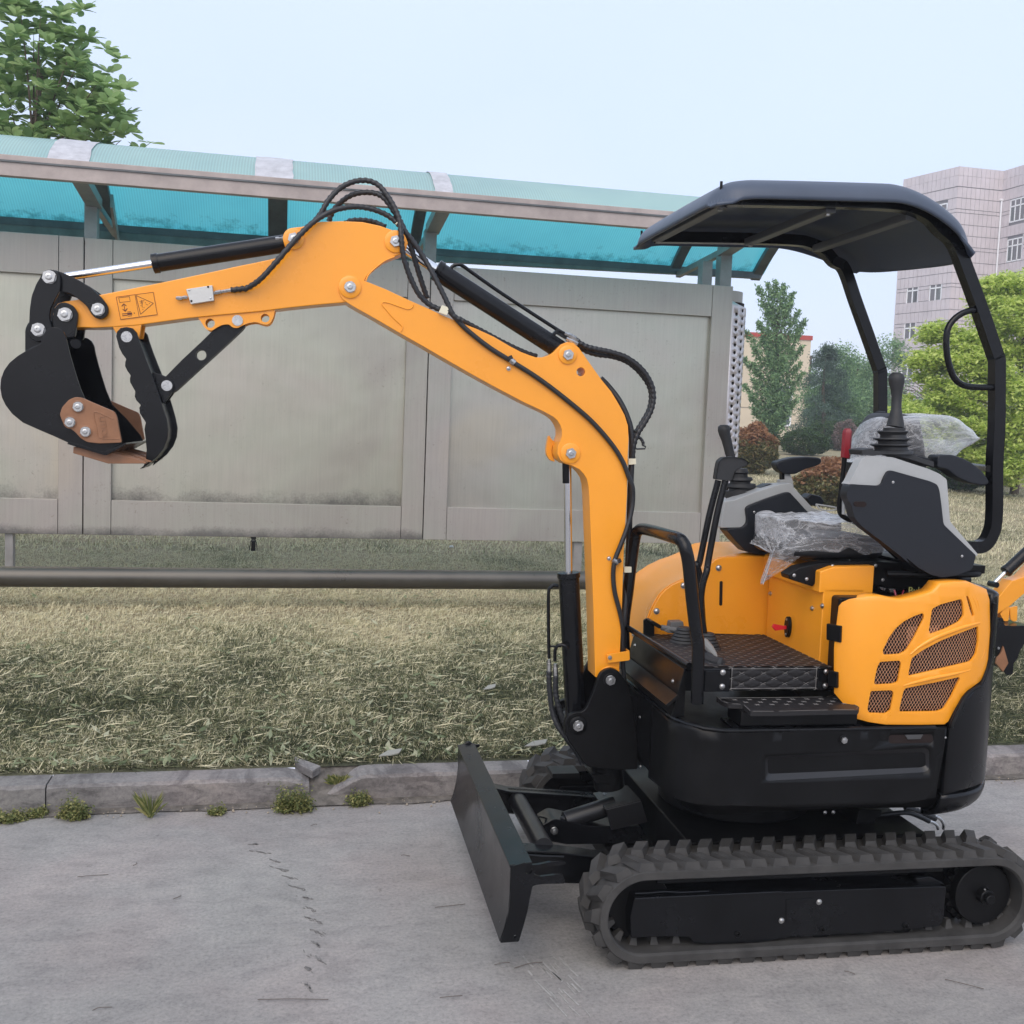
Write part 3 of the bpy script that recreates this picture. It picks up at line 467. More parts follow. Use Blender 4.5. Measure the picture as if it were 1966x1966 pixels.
# ---- upper frame ----------------------------------------------------
zt = .665
plan = [(-.372, .10), (-.372, -.36), (-.366, -.41), (-.345, -.455), (-.305, -.487), (-.262, -.499), (-.24, -.498), (.45, -.492)]
def offs(pl, d, cxy=(.1, -.05)):
    o = []
    for x, y in pl:
        v = Vector((x-cxy[0], y-cxy[1])); L = v.length; v = v*((L-d)/L); o.append((cxy[0]+v.x, cxy[1]+v.y))
    return o
PL = [(0.1,-0.28),(0.1,-0.2901),(0.0999,-0.3002),(0.0998,-0.3104),(0.0997,-0.3206),(0.0996,-0.3307),(0.0996,-0.3407),(0.0998,-0.3505),(0.1,-0.36),(0.1002,-0.3694),(0.1002,-0.3788),(0.1002,-0.3881),(0.1003,-0.3972),(0.1007,-0.406),(0.1015,-0.4145),(0.1029,-0.4225),(0.105,-0.43),(0.1078,-0.437),(0.1111,-0.4436),(0.1148,-0.4498),(0.1191,-0.4556),(0.1237,-0.4611),(0.1288,-0.4661),(0.1342,-0.4707),(0.14,-0.475),(0.146,-0.4788),(0.1523,-0.4821),(0.1589,-0.485),(0.1659,-0.4875),(0.1735,-0.4897),(0.1816,-0.4916),(0.1904,-0.4934),(0.2,-0.495),(0.2104,-0.4964),(0.2217,-0.4975),(0.2337,-0.4983),(0.2462,-0.4989),(0.2593,-0.4994),(0.2727,-0.4997),(0.2863,-0.4999),(0.3,-0.5),(0.3142,-0.5001),(0.3291,-0.5001),(0.3444,-0.5001),(0.36,-0.4999),(0.3756,-0.4995),(0.3909,-0.4989),(0.4058,-0.4981),(0.42,-0.497),(0.4336,-0.4957),(0.4469,-0.4943),(0.4598,-0.4927),(0.4725,-0.4908),(0.4848,-0.4887),(0.4969,-0.4862),(0.5086,-0.4833),(0.52,-0.48),(0.5311,-0.4762),(0.542,-0.4721),(0.5526,-0.4676),(0.5628,-0.4627),(0.5727,-0.4575),(0.5822,-0.4519),(0.5913,-0.4461),(0.6,-0.44),(0.6082,-0.4336),(0.6159,-0.4269),(0.6231,-0.4198),(0.63,-0.4125),(0.6366,-0.4048),(0.6429,-0.3969),(0.649,-0.3886),(0.655,-0.38),(0.6608,-0.3712),(0.6663,-0.3623),(0.6715,-0.3532),(0.6766,-0.3438),(0.6814,-0.3338),(0.6861,-0.3233),(0.6906,-0.3121),(0.695,-0.3),(0.6994,-0.287),(0.7037,-0.273),(0.7079,-0.2584),(0.7119,-0.2431),(0.7157,-0.2275),(0.7191,-0.2116),(0.7223,-0.1958),(0.725,-0.18),(0.7273,-0.1642),(0.7293,-0.1482),(0.7309,-0.132),(0.7322,-0.1156),(0.7332,-0.0992),(0.734,-0.0827),(0.7346,-0.0663),(0.735,-0.05),(0.7353,-0.0337),(0.7354,-0.0173),(0.7353,-0.0008),(0.735,0.0156),(0.7344,0.032),(0.7334,0.0482),(0.7319,0.0642),(0.73,0.08),(0.7277,0.0955),(0.725,0.1107),(0.7219,0.1257),(0.7184,0.1406),(0.7145,0.1554),(0.7102,0.1702),(0.7054,0.1851),(0.7,0.2),(0.6941,0.2152),(0.6878,0.2307),(0.681,0.2463),(0.6737,0.2619),(0.666,0.2772),(0.6578,0.2921),(0.6491,0.3064),(0.64,0.32),(0.6306,0.333),(0.621,0.3458),(0.6111,0.3581),(0.6006,0.37),(0.5895,0.3812),(0.5774,0.3917),(0.5643,0.4013),(0.55,0.41),(0.5341,0.4174),(0.5167,0.4235),(0.4981,0.4287),(0.4788,0.4331),(0.4589,0.4372),(0.4389,0.4412),(0.4192,0.4453),(0.4,0.45)]
rear = [p for p in PL if p[0] > .42 or p[1] > 0]
full = plan[:-1]+[(.2, -.492), (.45, -.490)]+[(x*1.0+.006, y) for x, y in rear if x > .46]+[(.3, .47), (-.2, .46), (-.372, .40)]
secs = []
for d, z in ((.16, .385), (.07, .40), (.02, .44), (0, .50), (0, .66), (.004, .664), (.03, .665), (.2, .665)):
    secs.append([(x, y, z+(.012 if x < -.30 and z > .6 else 0)) for x, y in offs(full, d)])
uf = MB().loft(secs).obj('upper_frame', BLKM, EX, ang=28); KEEP.append(uf)
# near side skirt panel: one pressed sheet wrapped round the front corner, with slot and channel
PS = cr([(-.376, -.22, 0), (-.376, -.34, 0), (-.372, -.405, 0), (-.350, -.458, 0), (-.307, -.491, 0), (-.25, -.5045, 0), (-.18, -.505, 0), (.10, -.505, 0), (.47, -.505, 0)], 8)
CS = [0.]
for a, b in zip(PS, PS[1:]): CS.append(CS[-1]+(b-a).length)
S0 = CS[6*8]-(-.18)
def swall(s, z):
    i = 0
    while i < len(CS)-2 and CS[i+1] < s: i += 1
    p = PS[i].lerp(PS[i+1], (s-CS[i])/(CS[i+1]-CS[i])); return (p.x, p.y, z)
tosz = lambda pts: [(x+S0, z) for x, z in pts]
slot = tosz(rd([(0.2541,0.648),(0.3961,0.6476),(0.3998,0.6212),(0.2561,0.6211)], .012, 4))
chan0 = rd([(-0.125,0.5909),(0.375,0.6063),(0.3873,0.5988),(0.3917,0.541),(0.3766,0.5333),(-0.1206,0.5192)], .012, 4); chan = tosz(chan0)
skp = [(.004, .440), (.004, .676), (S0-.36, .676)] + tosz([(-0.2381,0.6615),(-0.0808,0.6612),(0.1768,0.6656),(0.4393,0.6694),(0.4347,0.599),(0.4256,0.5206),(0.4187,0.4561)]) + [(S0+.3, .436), (S0, .436)]
skirt = sheet(skp, [slot, chan], swall, .03).obj('side_skirt', BLKM, EX, ang=40, solid=-.004); KEEP.append(skirt)
cx_ = sum(p[0] for p in chan0)/len(chan0); cz_ = sum(p[1] for p in chan0)/len(chan0)
inner_ = [(cx_+(p[0]-cx_)*.965, cz_+(p[1]-cz_)*.62) for p in chan0]
fr = MB().loft([[(p[0], -.505, p[1]) for p in chan0], [(p[0], -.496, p[1]) for p in inner_]], cap=False)
MB().add([(p[0], -.4962, p[1]) for p in inner_], [tuple(range(len(inner_)))]).obj('channel_floor', BLKM, skirt, smooth=False)
fr.obj('pressed_channel', BLKL, skirt, ang=25)  # bevel takes the lighter black so its highlight is in the colour
MB().prism(rd([(0.2479,0.6519),(0.4027,0.6513),(0.4055,0.6154),(0.2504,0.6163)], .01), -.5035, -.5025).obj('slot_backing', DARK, skirt)
MB().prism([(0.3044,0.647),(0.3627,0.6472),(0.3556,0.6341),(0.3154,0.6337)], -.507, -.503).obj('latch_plate', mat('grey_steel', (.06, .06, .062), .4), skirt)
q = [(0.111,0.6364)][0]; bolt(skirt, (q[0], -.509, q[1]), .0100); MB().ring((q[0], -.5085, q[1]), (0, -1, 0), .009, .014, .002).obj('washer_seat', BLKM, skirt)
q = [(0.4346,0.6376)][0]; bolt(skirt, (q[0], -.509, q[1]), .0032, me=CAP)
# top lip of the front wall
MB().tube([(-.374, .06, .677), (-.374, -.36, .677), (-.368, -.41, .677), (-.347, -.455, .676), (-.307, -.489, .672), (-.25, -.503, .668), (.40, -.506, .668)], .006, 8).obj('top_lip', BLK, uf)
for q in ((-.377, .03, .655), (-.377, -.12, .60), (-.377, -.15, .45)): bolt(uf, q, .006, (-1, 0, 0), me=CAP)
# rear counterweight follows the plan curve
def wall(off=0., bulge=0.):
    def f(s, z):
        i = 0
        while i < len(CUM)-2 and CUM[i+1] < s: i += 1
        a = Vector(PL[i]); b = Vector(PL[i+1]); t = (s-CUM[i])/(CUM[i+1]-CUM[i]); p = a.lerp(b, t)
        def nrm(j):
            a_ = Vector(PL[max(j-1, 0)]); b_ = Vector(PL[min(j+1, len(PL)-1)]); d = (b_-a_).normalized(); return Vector((d.y, -d.x))
        n = (nrm(i).lerp(nrm(i+1), t)).normalized()
        k = off+bulge*math.sin(max(0, min(1, (z-.69)/.40))*math.pi)
        return (p.x+n.x*k, p.y+n.y*k, z)
    return f
CUM = [0.]
for a, b in zip(PL, PL[1:]): CUM.append(CUM[-1]+math.hypot(b[0]-a[0], b[1]-a[1]))
SMAX = CUM[-1]-.001
cwb = [(0.5243,0.6661),(0.5254,0.6793),(0.5405,0.7145),(0.5606,0.7512),(0.5787,0.769),(0.6073,0.7818),(0.6314,0.7889)]
zc = [.40, .43, .47, .55, .66, .74, .80, .83]
top = cwb+[(.664, .845), (.670, .90), (.670, 1.03)]
cw_out = [(cwb[0][0]-.012, .46), (SMAX, .46), (SMAX, 1.06), (.67, 1.06)]+list(reversed(top))
cw = sheet(cw_out, [], wall(.010), .03)
lo = []   # rounded lower rim
for k in range(9):
    a = k/8*math.pi/2; row = []
    for j in range(40):
        s = cwb[0][0]-.012+(SMAX-cwb[0][0]+.012)*j/39; q = wall(.010-.09*(1-math.cos(a)))(s, .46-.085*math.sin(a)); row.append(q)
    lo.append(row)
n0 = len(cw.v); cw.v += [p for r in lo for p in r]
cw.f += [(n0+k*40+j, n0+k*40+j+1, n0+(k+1)*40+j+1, n0+(k+1)*40+j) for k in range(8) for j in range(39)]
cwo = cw.obj('counterweight', BLK, EX, ang=50, solid=-.02); KEEP.append(cwo)
rim = [wall(.014)(s, z) for s, z in top]; MB().tube(cr(rim, 4), .006, 8).obj('counterweight_rim', BLKM, cwo)

# ---- rear cowl with grilles ------------------------------------------
cow = [(0.165,0.7581),(0.1628,0.8176),(0.1595,0.8918),(0.161,0.9591),(0.1624,1.0151),(0.1707,1.0274),(0.189,1.0392),(0.2098,1.0459),(0.2444,1.0496),(0.2806,1.0495),(0.3074,1.0442),(0.3387,1.041),(0.3737,1.0469),(0.4167,1.0582),(0.4404,1.0658),(0.4538,1.0787),(0.4632,1.0898),(0.5185,1.0934),(0.5644,1.0928)]
cow += [(.640, 1.072), (.658, 1.04), (.664, .95), (.662, .86)] + [(0.6485,0.8079),(0.6273,0.7951),(0.6013,0.7843),(0.5783,0.7728),(0.5602,0.7551),(0.5401,0.7183),(0.5229,0.6821),(0.5103,0.6736),(0.4259,0.6746),(0.318,0.6766),(0.2682,0.6831),(0.2316,0.6912),(0.1979,0.7264)]
G = [rd([(0.4086,1.0077),(0.4116,0.9937),(0.3821,0.9345),(0.3609,0.8993),(0.342,0.8881),(0.2919,0.8848),(0.2881,0.8969),(0.3037,0.934),(0.3212,0.96),(0.3469,0.9823),(0.3813,0.9991)], .006, 4),
     rd([(0.4359,1.0196),(0.4636,1.0326),(0.5336,1.0479),(0.5405,1.0374),(0.5447,1),(0.5282,0.9817),(0.4778,0.9602),(0.4314,0.9463),(0.4278,0.9567)], .007, 4),
     rd([(0.3786,0.8752),(0.4089,0.8974),(0.468,0.9268),(0.5312,0.9481),(0.6009,0.9659),(0.6058,0.9222),(0.599,0.8811),(0.5796,0.8616),(0.4957,0.848),(0.3746,0.8225),(0.3724,0.8307)], .006, 4),
     rd([(0.282,0.8643),(0.3415,0.8685),(0.3472,0.8604),(0.3422,0.8047),(0.3249,0.7992),(0.2736,0.796),(0.2711,0.8059),(0.2759,0.8449)], .006, 4),
     rd([(0.2638,0.7771),(0.3263,0.7802),(0.3332,0.7713),(0.3287,0.7192),(0.3157,0.7095),(0.2645,0.7109),(0.2591,0.7219)], .006, 4),
     rd([(0.3673,0.786),(0.4571,0.802),(0.5406,0.8165),(0.5457,0.8106),(0.5213,0.7532),(0.502,0.72),(0.4809,0.7139),(0.3587,0.7145),(0.3563,0.7246),(0.3622,0.7749)], .007, 4),
     rd([(0.5513,1.0551),(0.5583,1.0564),(0.5702,1.033),(0.5827,0.9988),(0.5765,0.9945),(0.5688,1.0068)], .003, 3)]
cw2 = sheet(cow, G, wall(.0, .012), .022)
cow_top = [(s, z) for s, z in cow if z > 1.02 and s < .65]
cowl = cw2.obj('rear_cowl', YEL, EX, ang=50, solid=-.007); KEEP.append(cowl)
md = cowl.modifiers.new('bevel', 'BEVEL'); md.width = .0022; md.segments = 2; md.limit_method = 'ANGLE'; md.angle_limit = R_(60)
lipA = [wall(0, .012)(s, z) for s, z in cow_top if s > .2]; lipB = [wall(-.016, .012)(s, z+.006) for s, z in cow_top if s > .2]; lipC = [wall(-.06, .012)(s, z+.004) for s, z in cow_top if s > .2]; nn_ = len(lipA)
MB().add(lipA+lipB+lipC, [(k*nn_+i, k*nn_+i+1, (k+1)*nn_+i+1, (k+1)*nn_+i) for k in range(2) for i in range(nn_-1)]).obj('top_flange', YEL, cowl, ang=60, solid=-.004)
# pressed ribs between the openings
for q, r in (([(0.3738,0.8863),(0.4001,0.9086),(0.4467,0.9344),(0.5083,0.956),(0.5665,0.9695),(0.6085,0.9749)], .007), ([(0.3608,0.7935),(0.3999,0.8045),(0.4559,0.817),(0.5151,0.8257),(0.5797,0.8352)], .006), ([(0.585,1.0624),(0.5988,1.0356),(0.6079,1.005)], .0022), ([(0.5722,1.0628),(0.5882,1.0323),(0.5993,1.0055)], .0022), ([(0.6363,0.9046),(0.636,0.8818),(0.622,0.8622)], .002)):
    MB().tube(cr([wall(-.001, .012)(s, z) for s, z in q], 5), [r*(.35+.65*math.sin(math.pi*min(1, max(0, i/(5*(len(q)-1)))))) for i in range(5*(len(q)-1)+1)], 10).obj('pressed_rib', YEL, cowl)
for gi, g in enumerate(G):
    s0 = min(p[0] for p in g)-.008; s1 = max(p[0] for p in g)+.008; z0 = min(p[1] for p in g)-.008; z1 = max(p[1] for p in g)+.008
    mb = MB(); f = wall(-.009, .012); px_, pz_ = .0098, .0160; sl_ = pz_/px_
    for sg in (-1, 1):
        c = -60
        while c < 60:
            seg = []
            for j in range(25):
                s = s0+(s1-s0)*j/24; z = (z0+z1)/2+sg*sl_*(s-(s0+s1)/2)+c*pz_
                if z0 <= z <= z1 and s <= SMAX: seg.append(f(s, z))
            if len(seg) > 1:
                for a, b in zip(seg, seg[1:]): mb.bar(a, b, .0006, .0007)
            c += 1
    mb.obj('grille_mesh', WIRE, cowl, smooth=False, kind=None)
sheet([(.17, .70), (.64, .70), (.64, 1.05), (.17, 1.0)], [], wall(-.035, .01), .05).obj('grille_backing', DARK, cowl)
# engine bay seen through the gap under the seat
eng = MB().box(.14, .60, -.38, .35, .67, 1.03).box(.30, .62, -.25, .3, 1.0, 1.10).obj('engine_block', BLKM, EX, bevel=.01); KEEP.append(eng)
MB().tube(cr([(0.3333,-0.35,1.0488),(0.3351,-0.36,1.0293),(0.3433,-0.36,1.0024)],4), .003, 8).tube(cr([(0.3646,-0.35,1.0491),(0.3517,-0.36,1.0294),(0.3454,-0.36,1.0024)],4), .002, 8).obj('wiring', mat('red_cable', (.25,.02,.05), .4), eng)
MB().prism([(0.3282,1.0494),(0.3491,1.0496),(0.3479,1.038),(0.3311,1.0378)], -.33, -.31).prism([(0.2965,1.0542),(0.3175,1.052),(0.314,1.0435),(0.3034,1.0453)], -.33, -.31).obj('bracket_bolt', ZINC, eng, bevel=.001)
t = bpy.data.curves.new('lettering', 'FONT'); t.body = 'Bultimu'; t.size = .030; t.extrude = .0008
to = link('lettering', t); c = [(0.3914,-0.33,1.0356)][0]; to.matrix_world = Matrix.Translation(c) @ Matrix.Rotation(math.pi/2, 4, 'X'); bpy.context.view_layer.update()
me = bpy.data.meshes.new_from_object(to); me.transform(to.matrix_world); me.materials.clear(); me.materials.append(mat('label_ink', (.62, .60, .20), .5)); bpy.data.objects.remove(to); link('engine_lettering', me, eng)

# ---- far side cowl ----------------------------------------------------
ya = .085
inner = [(-0.3192,0.7669),(-0.312,0.8346),(-0.3029,0.8785),(-0.2931,0.9077),(-0.2813,0.9333),(-0.2674,0.9571),(-0.2514,0.9755),(-0.2259,0.994),(-0.1889,1.0108),(-0.1403,1.026),(-0.1084,1.0355),(-0.0978,1.0521),(-0.0929,1.0668),(-0.0802,1.0798),(-0.0634,1.0874),(-0.0482,1.0894),(0.0095,1.0921),(0.0598,1.0936),(0.1143,1.0945),(0.1456,1.0949),(0.1627,0.8206),(0.0996,0.8213),(0.0058,0.8241),(-0.0987,0.8269),(-0.1866,0.8238),(-0.2611,0.798)]
outer = [(-0.3085,0.7257),(-0.3027,0.7685),(-0.291,0.8151),(-0.281,0.8539),(-0.269,0.8927),(-0.2548,0.9276),(-0.2382,0.9548),(-0.2151,0.9724),(-0.1844,0.9979),(-0.1455,1.0216),(-0.106,1.0357),(-0.0582,1.05),(-0.0183,1.0622),(-0.0007,1.0761),(0.0211,1.0862),(0.0495,1.0913),(0.078,1.0941),(0.1191,1.0948),(0.1727,1.0957),(0.21,1.0963),(0.2233,0.8802),(0.1923,0.8404),(0.0937,0.8242),(-0.0172,0.8238),(-0.15,0.7999),(-0.2288,0.7685)]
mid = [((a[0]*.35+b[0]*.65), (a[1]*.35+b[1]*.65)+.006) for a, b in zip(inner, outer)]
far = MB().loft([[(p[0], y, p[1]) for p in L_] for y, L_ in ((.085, [((a[0]*.97+b[0]*.03), a[1]) for a, b in zip(inner, mid)]), (.095, inner), (.13, mid), (.20, outer), (.42, outer), (.46, mid))])
fcw = far.obj('far_side_cowl', YEL, EX, ang=40); KEEP.append(fcw)
MB().prism([((p[0]-.0)*.985+.0, (p[1]-1.0)*.985+1.0) for p in inner], .074, .083).obj('inner_panel', YEL, fcw, bevel=.002)
for q in [(-0.2746,0.9047),(-0.0642,1.0528),(-0.1847,0.9918)]: bolt(fcw, (q[0], .073, q[1]), .0105, me=CAP)
MB().prism(rd([(-0.0579,1.0085),(-0.0472,1.0087),(-0.0443,0.9253),(-0.0551,0.9252)], .0055), .0725, .0745).obj('vent_slot', DARK, fcw)

# ---- seat box --------------------------------------------------------
zf = .824
sb = MB().box(.112, .245, -.33, .06, zf-.04, 1.05).obj('seat_box', YEL, EX, bevel=.004); KEEP.append(sb)
lid = [(0.0633,1.0117),(-0.3531,1.0204)]
# fuel/lid lip over the bulkhead
MB().loft([[(.098, .078, 1.035), (.098, -.33, 1.035), (.098, -.33, 1.10), (.098, .078, 1.10)], [(.14, .078, 1.035), (.14, -.33, 1.035), (.14, -.33, 1.115), (.14, .078, 1.115)], [(.275, .078, 1.035), (.275, -.33, 1.035), (.275, -.33, 1.12), (.275, .078, 1.12)]]).obj('seat_box_lid', YEL, sb, bevel=.004)
for q in [(0.0964,0.9912),(0.0412,0.973),(-0.2654,0.9768),(-0.3296,0.9957)]: bolt(sb, (.112, q[0], q[1]), .0085, (-1, 0, 0), me=CAP)
q = [(-0.1176,0.89)][0]
el = [(q[0]+.017*math.cos(a*.2618), q[1]+.034*math.sin(a*.2618)) for a in range(24)]
ks = MB().prism(el, .100, .112, 'x').obj('battery_switch', BLKM, sb, bevel=.002)
bolt(ks, (.10, q[0], q[1]+.024), .004, (-1, 0, 0), me=CAP); bolt(ks, (.10, q[0], q[1]-.024), .004, (-1, 0, 0), me=CAP)
MB().prism([(.100, q[1]-.007), (.062, q[1]-.012), (.050, q[1]+.0), (.056, q[1]+.010), (.09, q[1]+.004), (.10, q[1]+.004)], q[0]-.004, q[0]+.004).obj('switch_key', mat('key_red', (.62, .015, .03), .3), ks, bevel=.0015)
for pts in ([(0.1225,0.9575),(0.1792,0.9603),(0.1813,0.9113),(0.1268,0.9095)], [(0.1458,0.8233),(0.1775,0.8236),(0.1791,0.7761),(0.1473,0.7766)]):
    f = wall(.0); a = [f(max(s, .03), z) for s, z in pts]
    MB().loft([[Vector(p)+Vector((-.004, -.002, 0)) for p in a], [Vector(p)+Vector((-.016, -.010, 0)) for p in a]]).obj('hinge', BLKM, cowl, bevel=.003)

# ---- floor, mat, step ---------------------------------------------------
pf = MB().box(-.34, .112, -.395, .09, zf-.07, zf-.004).obj('floor_plate', BLKM, EX, bevel=.003); KEEP.append(pf)
def quilt(mb, th, O, U, V, nu, nv, du, dv, N, amp=.0034, seg=10, tw_=.0007):
    """diamond quilted pad: puffed grid with stitch crosses"""
    O, U, V, N = map(Vector, (O, U, V, N)); cols = nu*seg; rows = nv*seg; base = len(mb.v); vs = []
    for j in range(rows+1):
        for i in range(cols+1):
            u = i/seg; v = j/seg; a = (u+v) % 1; b = (u-v) % 1
            h = amp*min(1, 6*min(a, 1-a, b, 1-b))**.6
            vs.append(O+U*(u*du)+V*(v*dv)+N*h)
    mb.add(vs, [(j*(cols+1)+i, j*(cols+1)+i+1, (j+1)*(cols+1)+i+1, (j+1)*(cols+1)+i) for j in range(rows) for i in range(cols)])
    for j in range(2*nv+1):
        for i in range(nu+1):
            u = i+(.5 if j % 2 else 0); v = j*.5
            if u > nu: continue
            for sx, sy in ((1, 1), (1, -1)):
                c = O+U*(u*du)+V*(v*dv)+N*(amp*.6); d = (U*(du*sx)+V*(dv*sy))*.12
                th.bar(c-d, c+d, tw_, .0006, up=N)
qm, qt = MB(), MB()
quilt(qm, qt, (-.335, -.398, zf), (1, 0, 0), (0, 1, 0), 10, 11, .0445, .0435, (0, 0, 1), tw_=.0006)
qm.box(-.335, .11, -.398, .08, zf-.004, zf-.0005)
fm = qm.obj('floor_mat', VINYL, EX, ang=60); qt.obj('stitching', THR, fm, smooth=False); KEEP.append(fm)
qm, qt = MB(), MB()
x0, x1 = [(-0.2001,0.8104),(0.0707,0.809)]; x0 = x0[0]; x1 = x1[0]; zr = [(-0.088,0.7598)][0][1]
quilt(qm, qt, (x0, -.401, zr), (1, 0, 0), (0, 0, 1), 4, 2, (x1-x0)/4, (zf-zr)/2, (0, -1, 0))
qm.box(x0, x1, -.400, -.39, zr, zf)
for zz in (zr+.003, zf-.003): qt.tube([(x0, -.404, zz), (x1, -.404, zz)], .0007, 6)
for xx in (x0+.003, x1-.003): qt.tube([(xx, -.404, zr), (xx, -.404, zf)], .0007, 6)
rs = qm.obj('step_riser', VINYL, EX, ang=60); qt.obj('stitching', THR, rs, smooth=False); KEEP.append(rs)
for a, b in (([(-0.2795,0.8076)][0][0], x0-.002), (x1+.002, [(0.1228,0.8077)][0][0])):
    o = MB().box(a, b, -.405, -.38, zr-.006, zf-.008).obj('riser_end_plate', BLK, EX, bevel=.002); KEEP.append(o)
    for zz in (zr+.052, zr+.010): bolt(o, (((a+b)/2 if a > 0 else b-.024), -.406, zz), .0085, me=CAP)
MB().tube([(-.335, -.40, zf-.006), (-.23, -.40, zf-.006)], .004, 8).obj('mat_edge', BLK, EX)
zs = .722
zs = .733
stp = rd([(-.238, -.402), (.105, -.402)] + [(0.1441,-0.3843),(0.1566,-0.4282),(0.1522,-0.5115),(0.1306,-0.5441),(0.0493,-0.5432),(-0.1058,-0.5495)] + [(-0.0545,-0.5466),(-0.1209,-0.5504),(-0.1964,-0.5471),(-0.1875,-0.4725),(-0.2274,-0.4663),(-0.237,-0.4329),(-0.2322,-0.3787)], .008)
sm = MB().prism(stp, zs-.012, zs, 'z').obj('step_mat', VINYL, EX, bevel=.003); KEEP.append(sm)
qt = MB()
for i in range(9):
    for j in range(3):
        cx, cy = -.19+i*.045+(j % 2)*.022, -.475+j*.028
        if inpoly((cx, cy), stp):
            for sx in (-1, 1): qt.bar((cx-.006, cy-.005*sx, zs+.0006), (cx+.006, cy+.005*sx, zs+.0006), .0011, .0008)
for a, b in zip(stp, stp[1:]+stp[:1]):
    v = Vector(b)-Vector(a)
    if v.length > .012: qt.bar((a[0]*.985-.0, a[1]*.99, zs+.0005), (b[0]*.985, b[1]*.99, zs+.0005), .0009, .0006)
qt.obj('stitching', THR, sm, smooth=False)
bx = MB().box(-.20, .160, -.492, -.39, .675, zs-.014).obj('step_box', BLKM, EX, bevel=.004); KEEP.append(bx)
MB().box(-.22, .175, -.499, -.39, .6655, .673).obj('step_ledge', BLK, EX, bevel=.002)
# sloping front valance between the frame and floor
vl = MB().prism([(-.375, .679), (-.335, .679), (-.335, .82), (-.342, .82)], -.40, .10).obj('front_valance', BLKM, EX, bevel=.002); KEEP.append(vl)
MB().prism([(-.40, .72), (-.365, .75), (-.36, .742), (-.395, .712)], -.42, .08).obj('valance_ledge', BLKM, vl, bevel=.001)
bolt(vl, (-.36, -.36, .775), .007, (-1, 0, 0), me=CAP); bolt(vl, (-.36, .02, .80), .007, (-1, 0, 0), me=CAP); bolt(vl, (-.36, .045, .83), .006, (-1, 0, 0), me=CAP)

# ---- hand rail and travel levers ------------------------------------------
hr = cr([(-0.3133,-0.44,0.7303),(-0.3163,-0.44,0.8214),(-0.319,-0.44,0.8996),(-0.3276,-0.44,0.9386),(-0.345,-0.44,1.0355),(-0.3602,-0.44,1.1317),(-0.3703,-0.44,1.1699),(-0.3758,-0.43,1.1897),(-0.3833,-0.41,1.2)] + [(-0.3875,-0.34,1.2008),(-0.3812,-0.17,1.197),(-0.3777,-0.05,1.191),(-0.3813,-0.02,1.1814),(-0.3864,-0.01,1.1649)] + [(-0.3911,0,1.0936),(-0.3993,0,0.9834),(-0.4078,0,0.8772),(-0.3999,0,0.7616)], 8)
rail = MB().tube(hr, .0185, 18).obj('hand_rail', BLK, EX, ang=60); KEEP.append(rail)
MB().tube([(-0.4082,0,0.8709),(-0.3359,-0.42,0.8348)], .0095, 12).obj('cross_bar', BLK, rail)
MB().prism([(-0.3262,0.8785),(-0.3182,0.8849),(-0.3079,0.8831),(-0.289,0.8606),(-0.2866,0.8135),(-0.3238,0.8297)], .045, .055).prism([(-0.3182,0.8849),(-0.308,0.8855),(-0.2667,0.8625),(-0.2702,0.8588),(-0.2909,0.8615),(-0.316,0.8786)], .0, .055).obj('pedal_guard', BLKM, rail, bevel=.002)
lv = root('z', 'z', 'z'); bpy.data.objects.remove(lv)
for n_, (pa) in enumerate(([(-0.1311,-0.05,1.3531),(-0.1557,-0.05,1.2377),(-0.1802,-0.05,1.0863)] + [(-0.1933,-0.06,1.0815),(-0.18,-0.06,1.0397),(-0.1635,-0.06,0.9062),(-0.1632,-0.08,0.8643)], [(-0.1396,-0.13,1.3574),(-0.1618,-0.13,1.2448),(-0.1821,-0.13,1.097)] + [(-0.1885,-0.14,1.0719),(-0.2001,-0.14,1.0239),(-0.2017,-0.14,0.9554),(-0.1862,-0.14,0.8694)])):
    o = MB().tube(cr(pa, 6), .0105, 14).obj('travel_lever', BLK, EX, ang=60); KEEP.append(o)
    yb = -.05 if n_ == 0 else -.13
    if n_ == 1:
        MB().loft([[(x, yb+s*w_, z) for x, z in rd([(-0.1754,1.3597),(-0.172,1.3936),(-0.168,1.4174),(-0.1544,1.4296),(-0.1189,1.4324),(-0.09,1.4283),(-0.0713,1.417),(-0.0743,1.4068),(-0.0954,1.3993),(-0.1128,1.3886),(-0.1217,1.3572)], .006)] for s, w_ in ((-1, .010), (-1, .016), (1, .016), (1, .010))]).obj('lever_grip', PLK, o, ang=60)
# floor pedals with rubber bellows
pd = MB()
for c, h in (([(-0.2198,-0.05,0.8299)][0], 0), ([(-0.175,-0.14,0.8625)][0], 0)):
    for k in range(5): pd.cyl((c[0], c[1], zf+.004+k*.010), (c[0], c[1], zf+.011+k*.010), .046-.005*k, 20, .040-.005*k)
pdo = pd.obj('pedal_bellows', PLK, EX); KEEP.append(pdo)
MB().prism([(-0.2499,0.8837),(-0.2098,0.8856),(-0.2063,0.8694),(-0.1964,0.8586),(-0.2035,0.8514),(-0.2255,0.8441),(-0.2592,0.8477),(-0.2744,0.8548),(-0.2527,0.8657)], -.01, .03).tube([(-0.2815,0,0.8641),(-0.2555,0,0.8606),(-0.2215,-0.03,0.8577),(-0.2024,-0.05,0.8476)], .009, 10).obj('foot_pedal', mat('pedal_grey', (.11, .11, .11), .5), pdo, bevel=.002)
MB().tube([(-0.2066,-0.2,0.8586),(-0.2094,-0.25,0.849),(-0.2088,-0.29,0.8395),(-0.2094,-0.31,0.8341)], [.012,.013,.009,.004], 10).obj('foot_pedal', mat('pedal_steel', (.22, .22, .21), .45), pdo, bevel=.002)
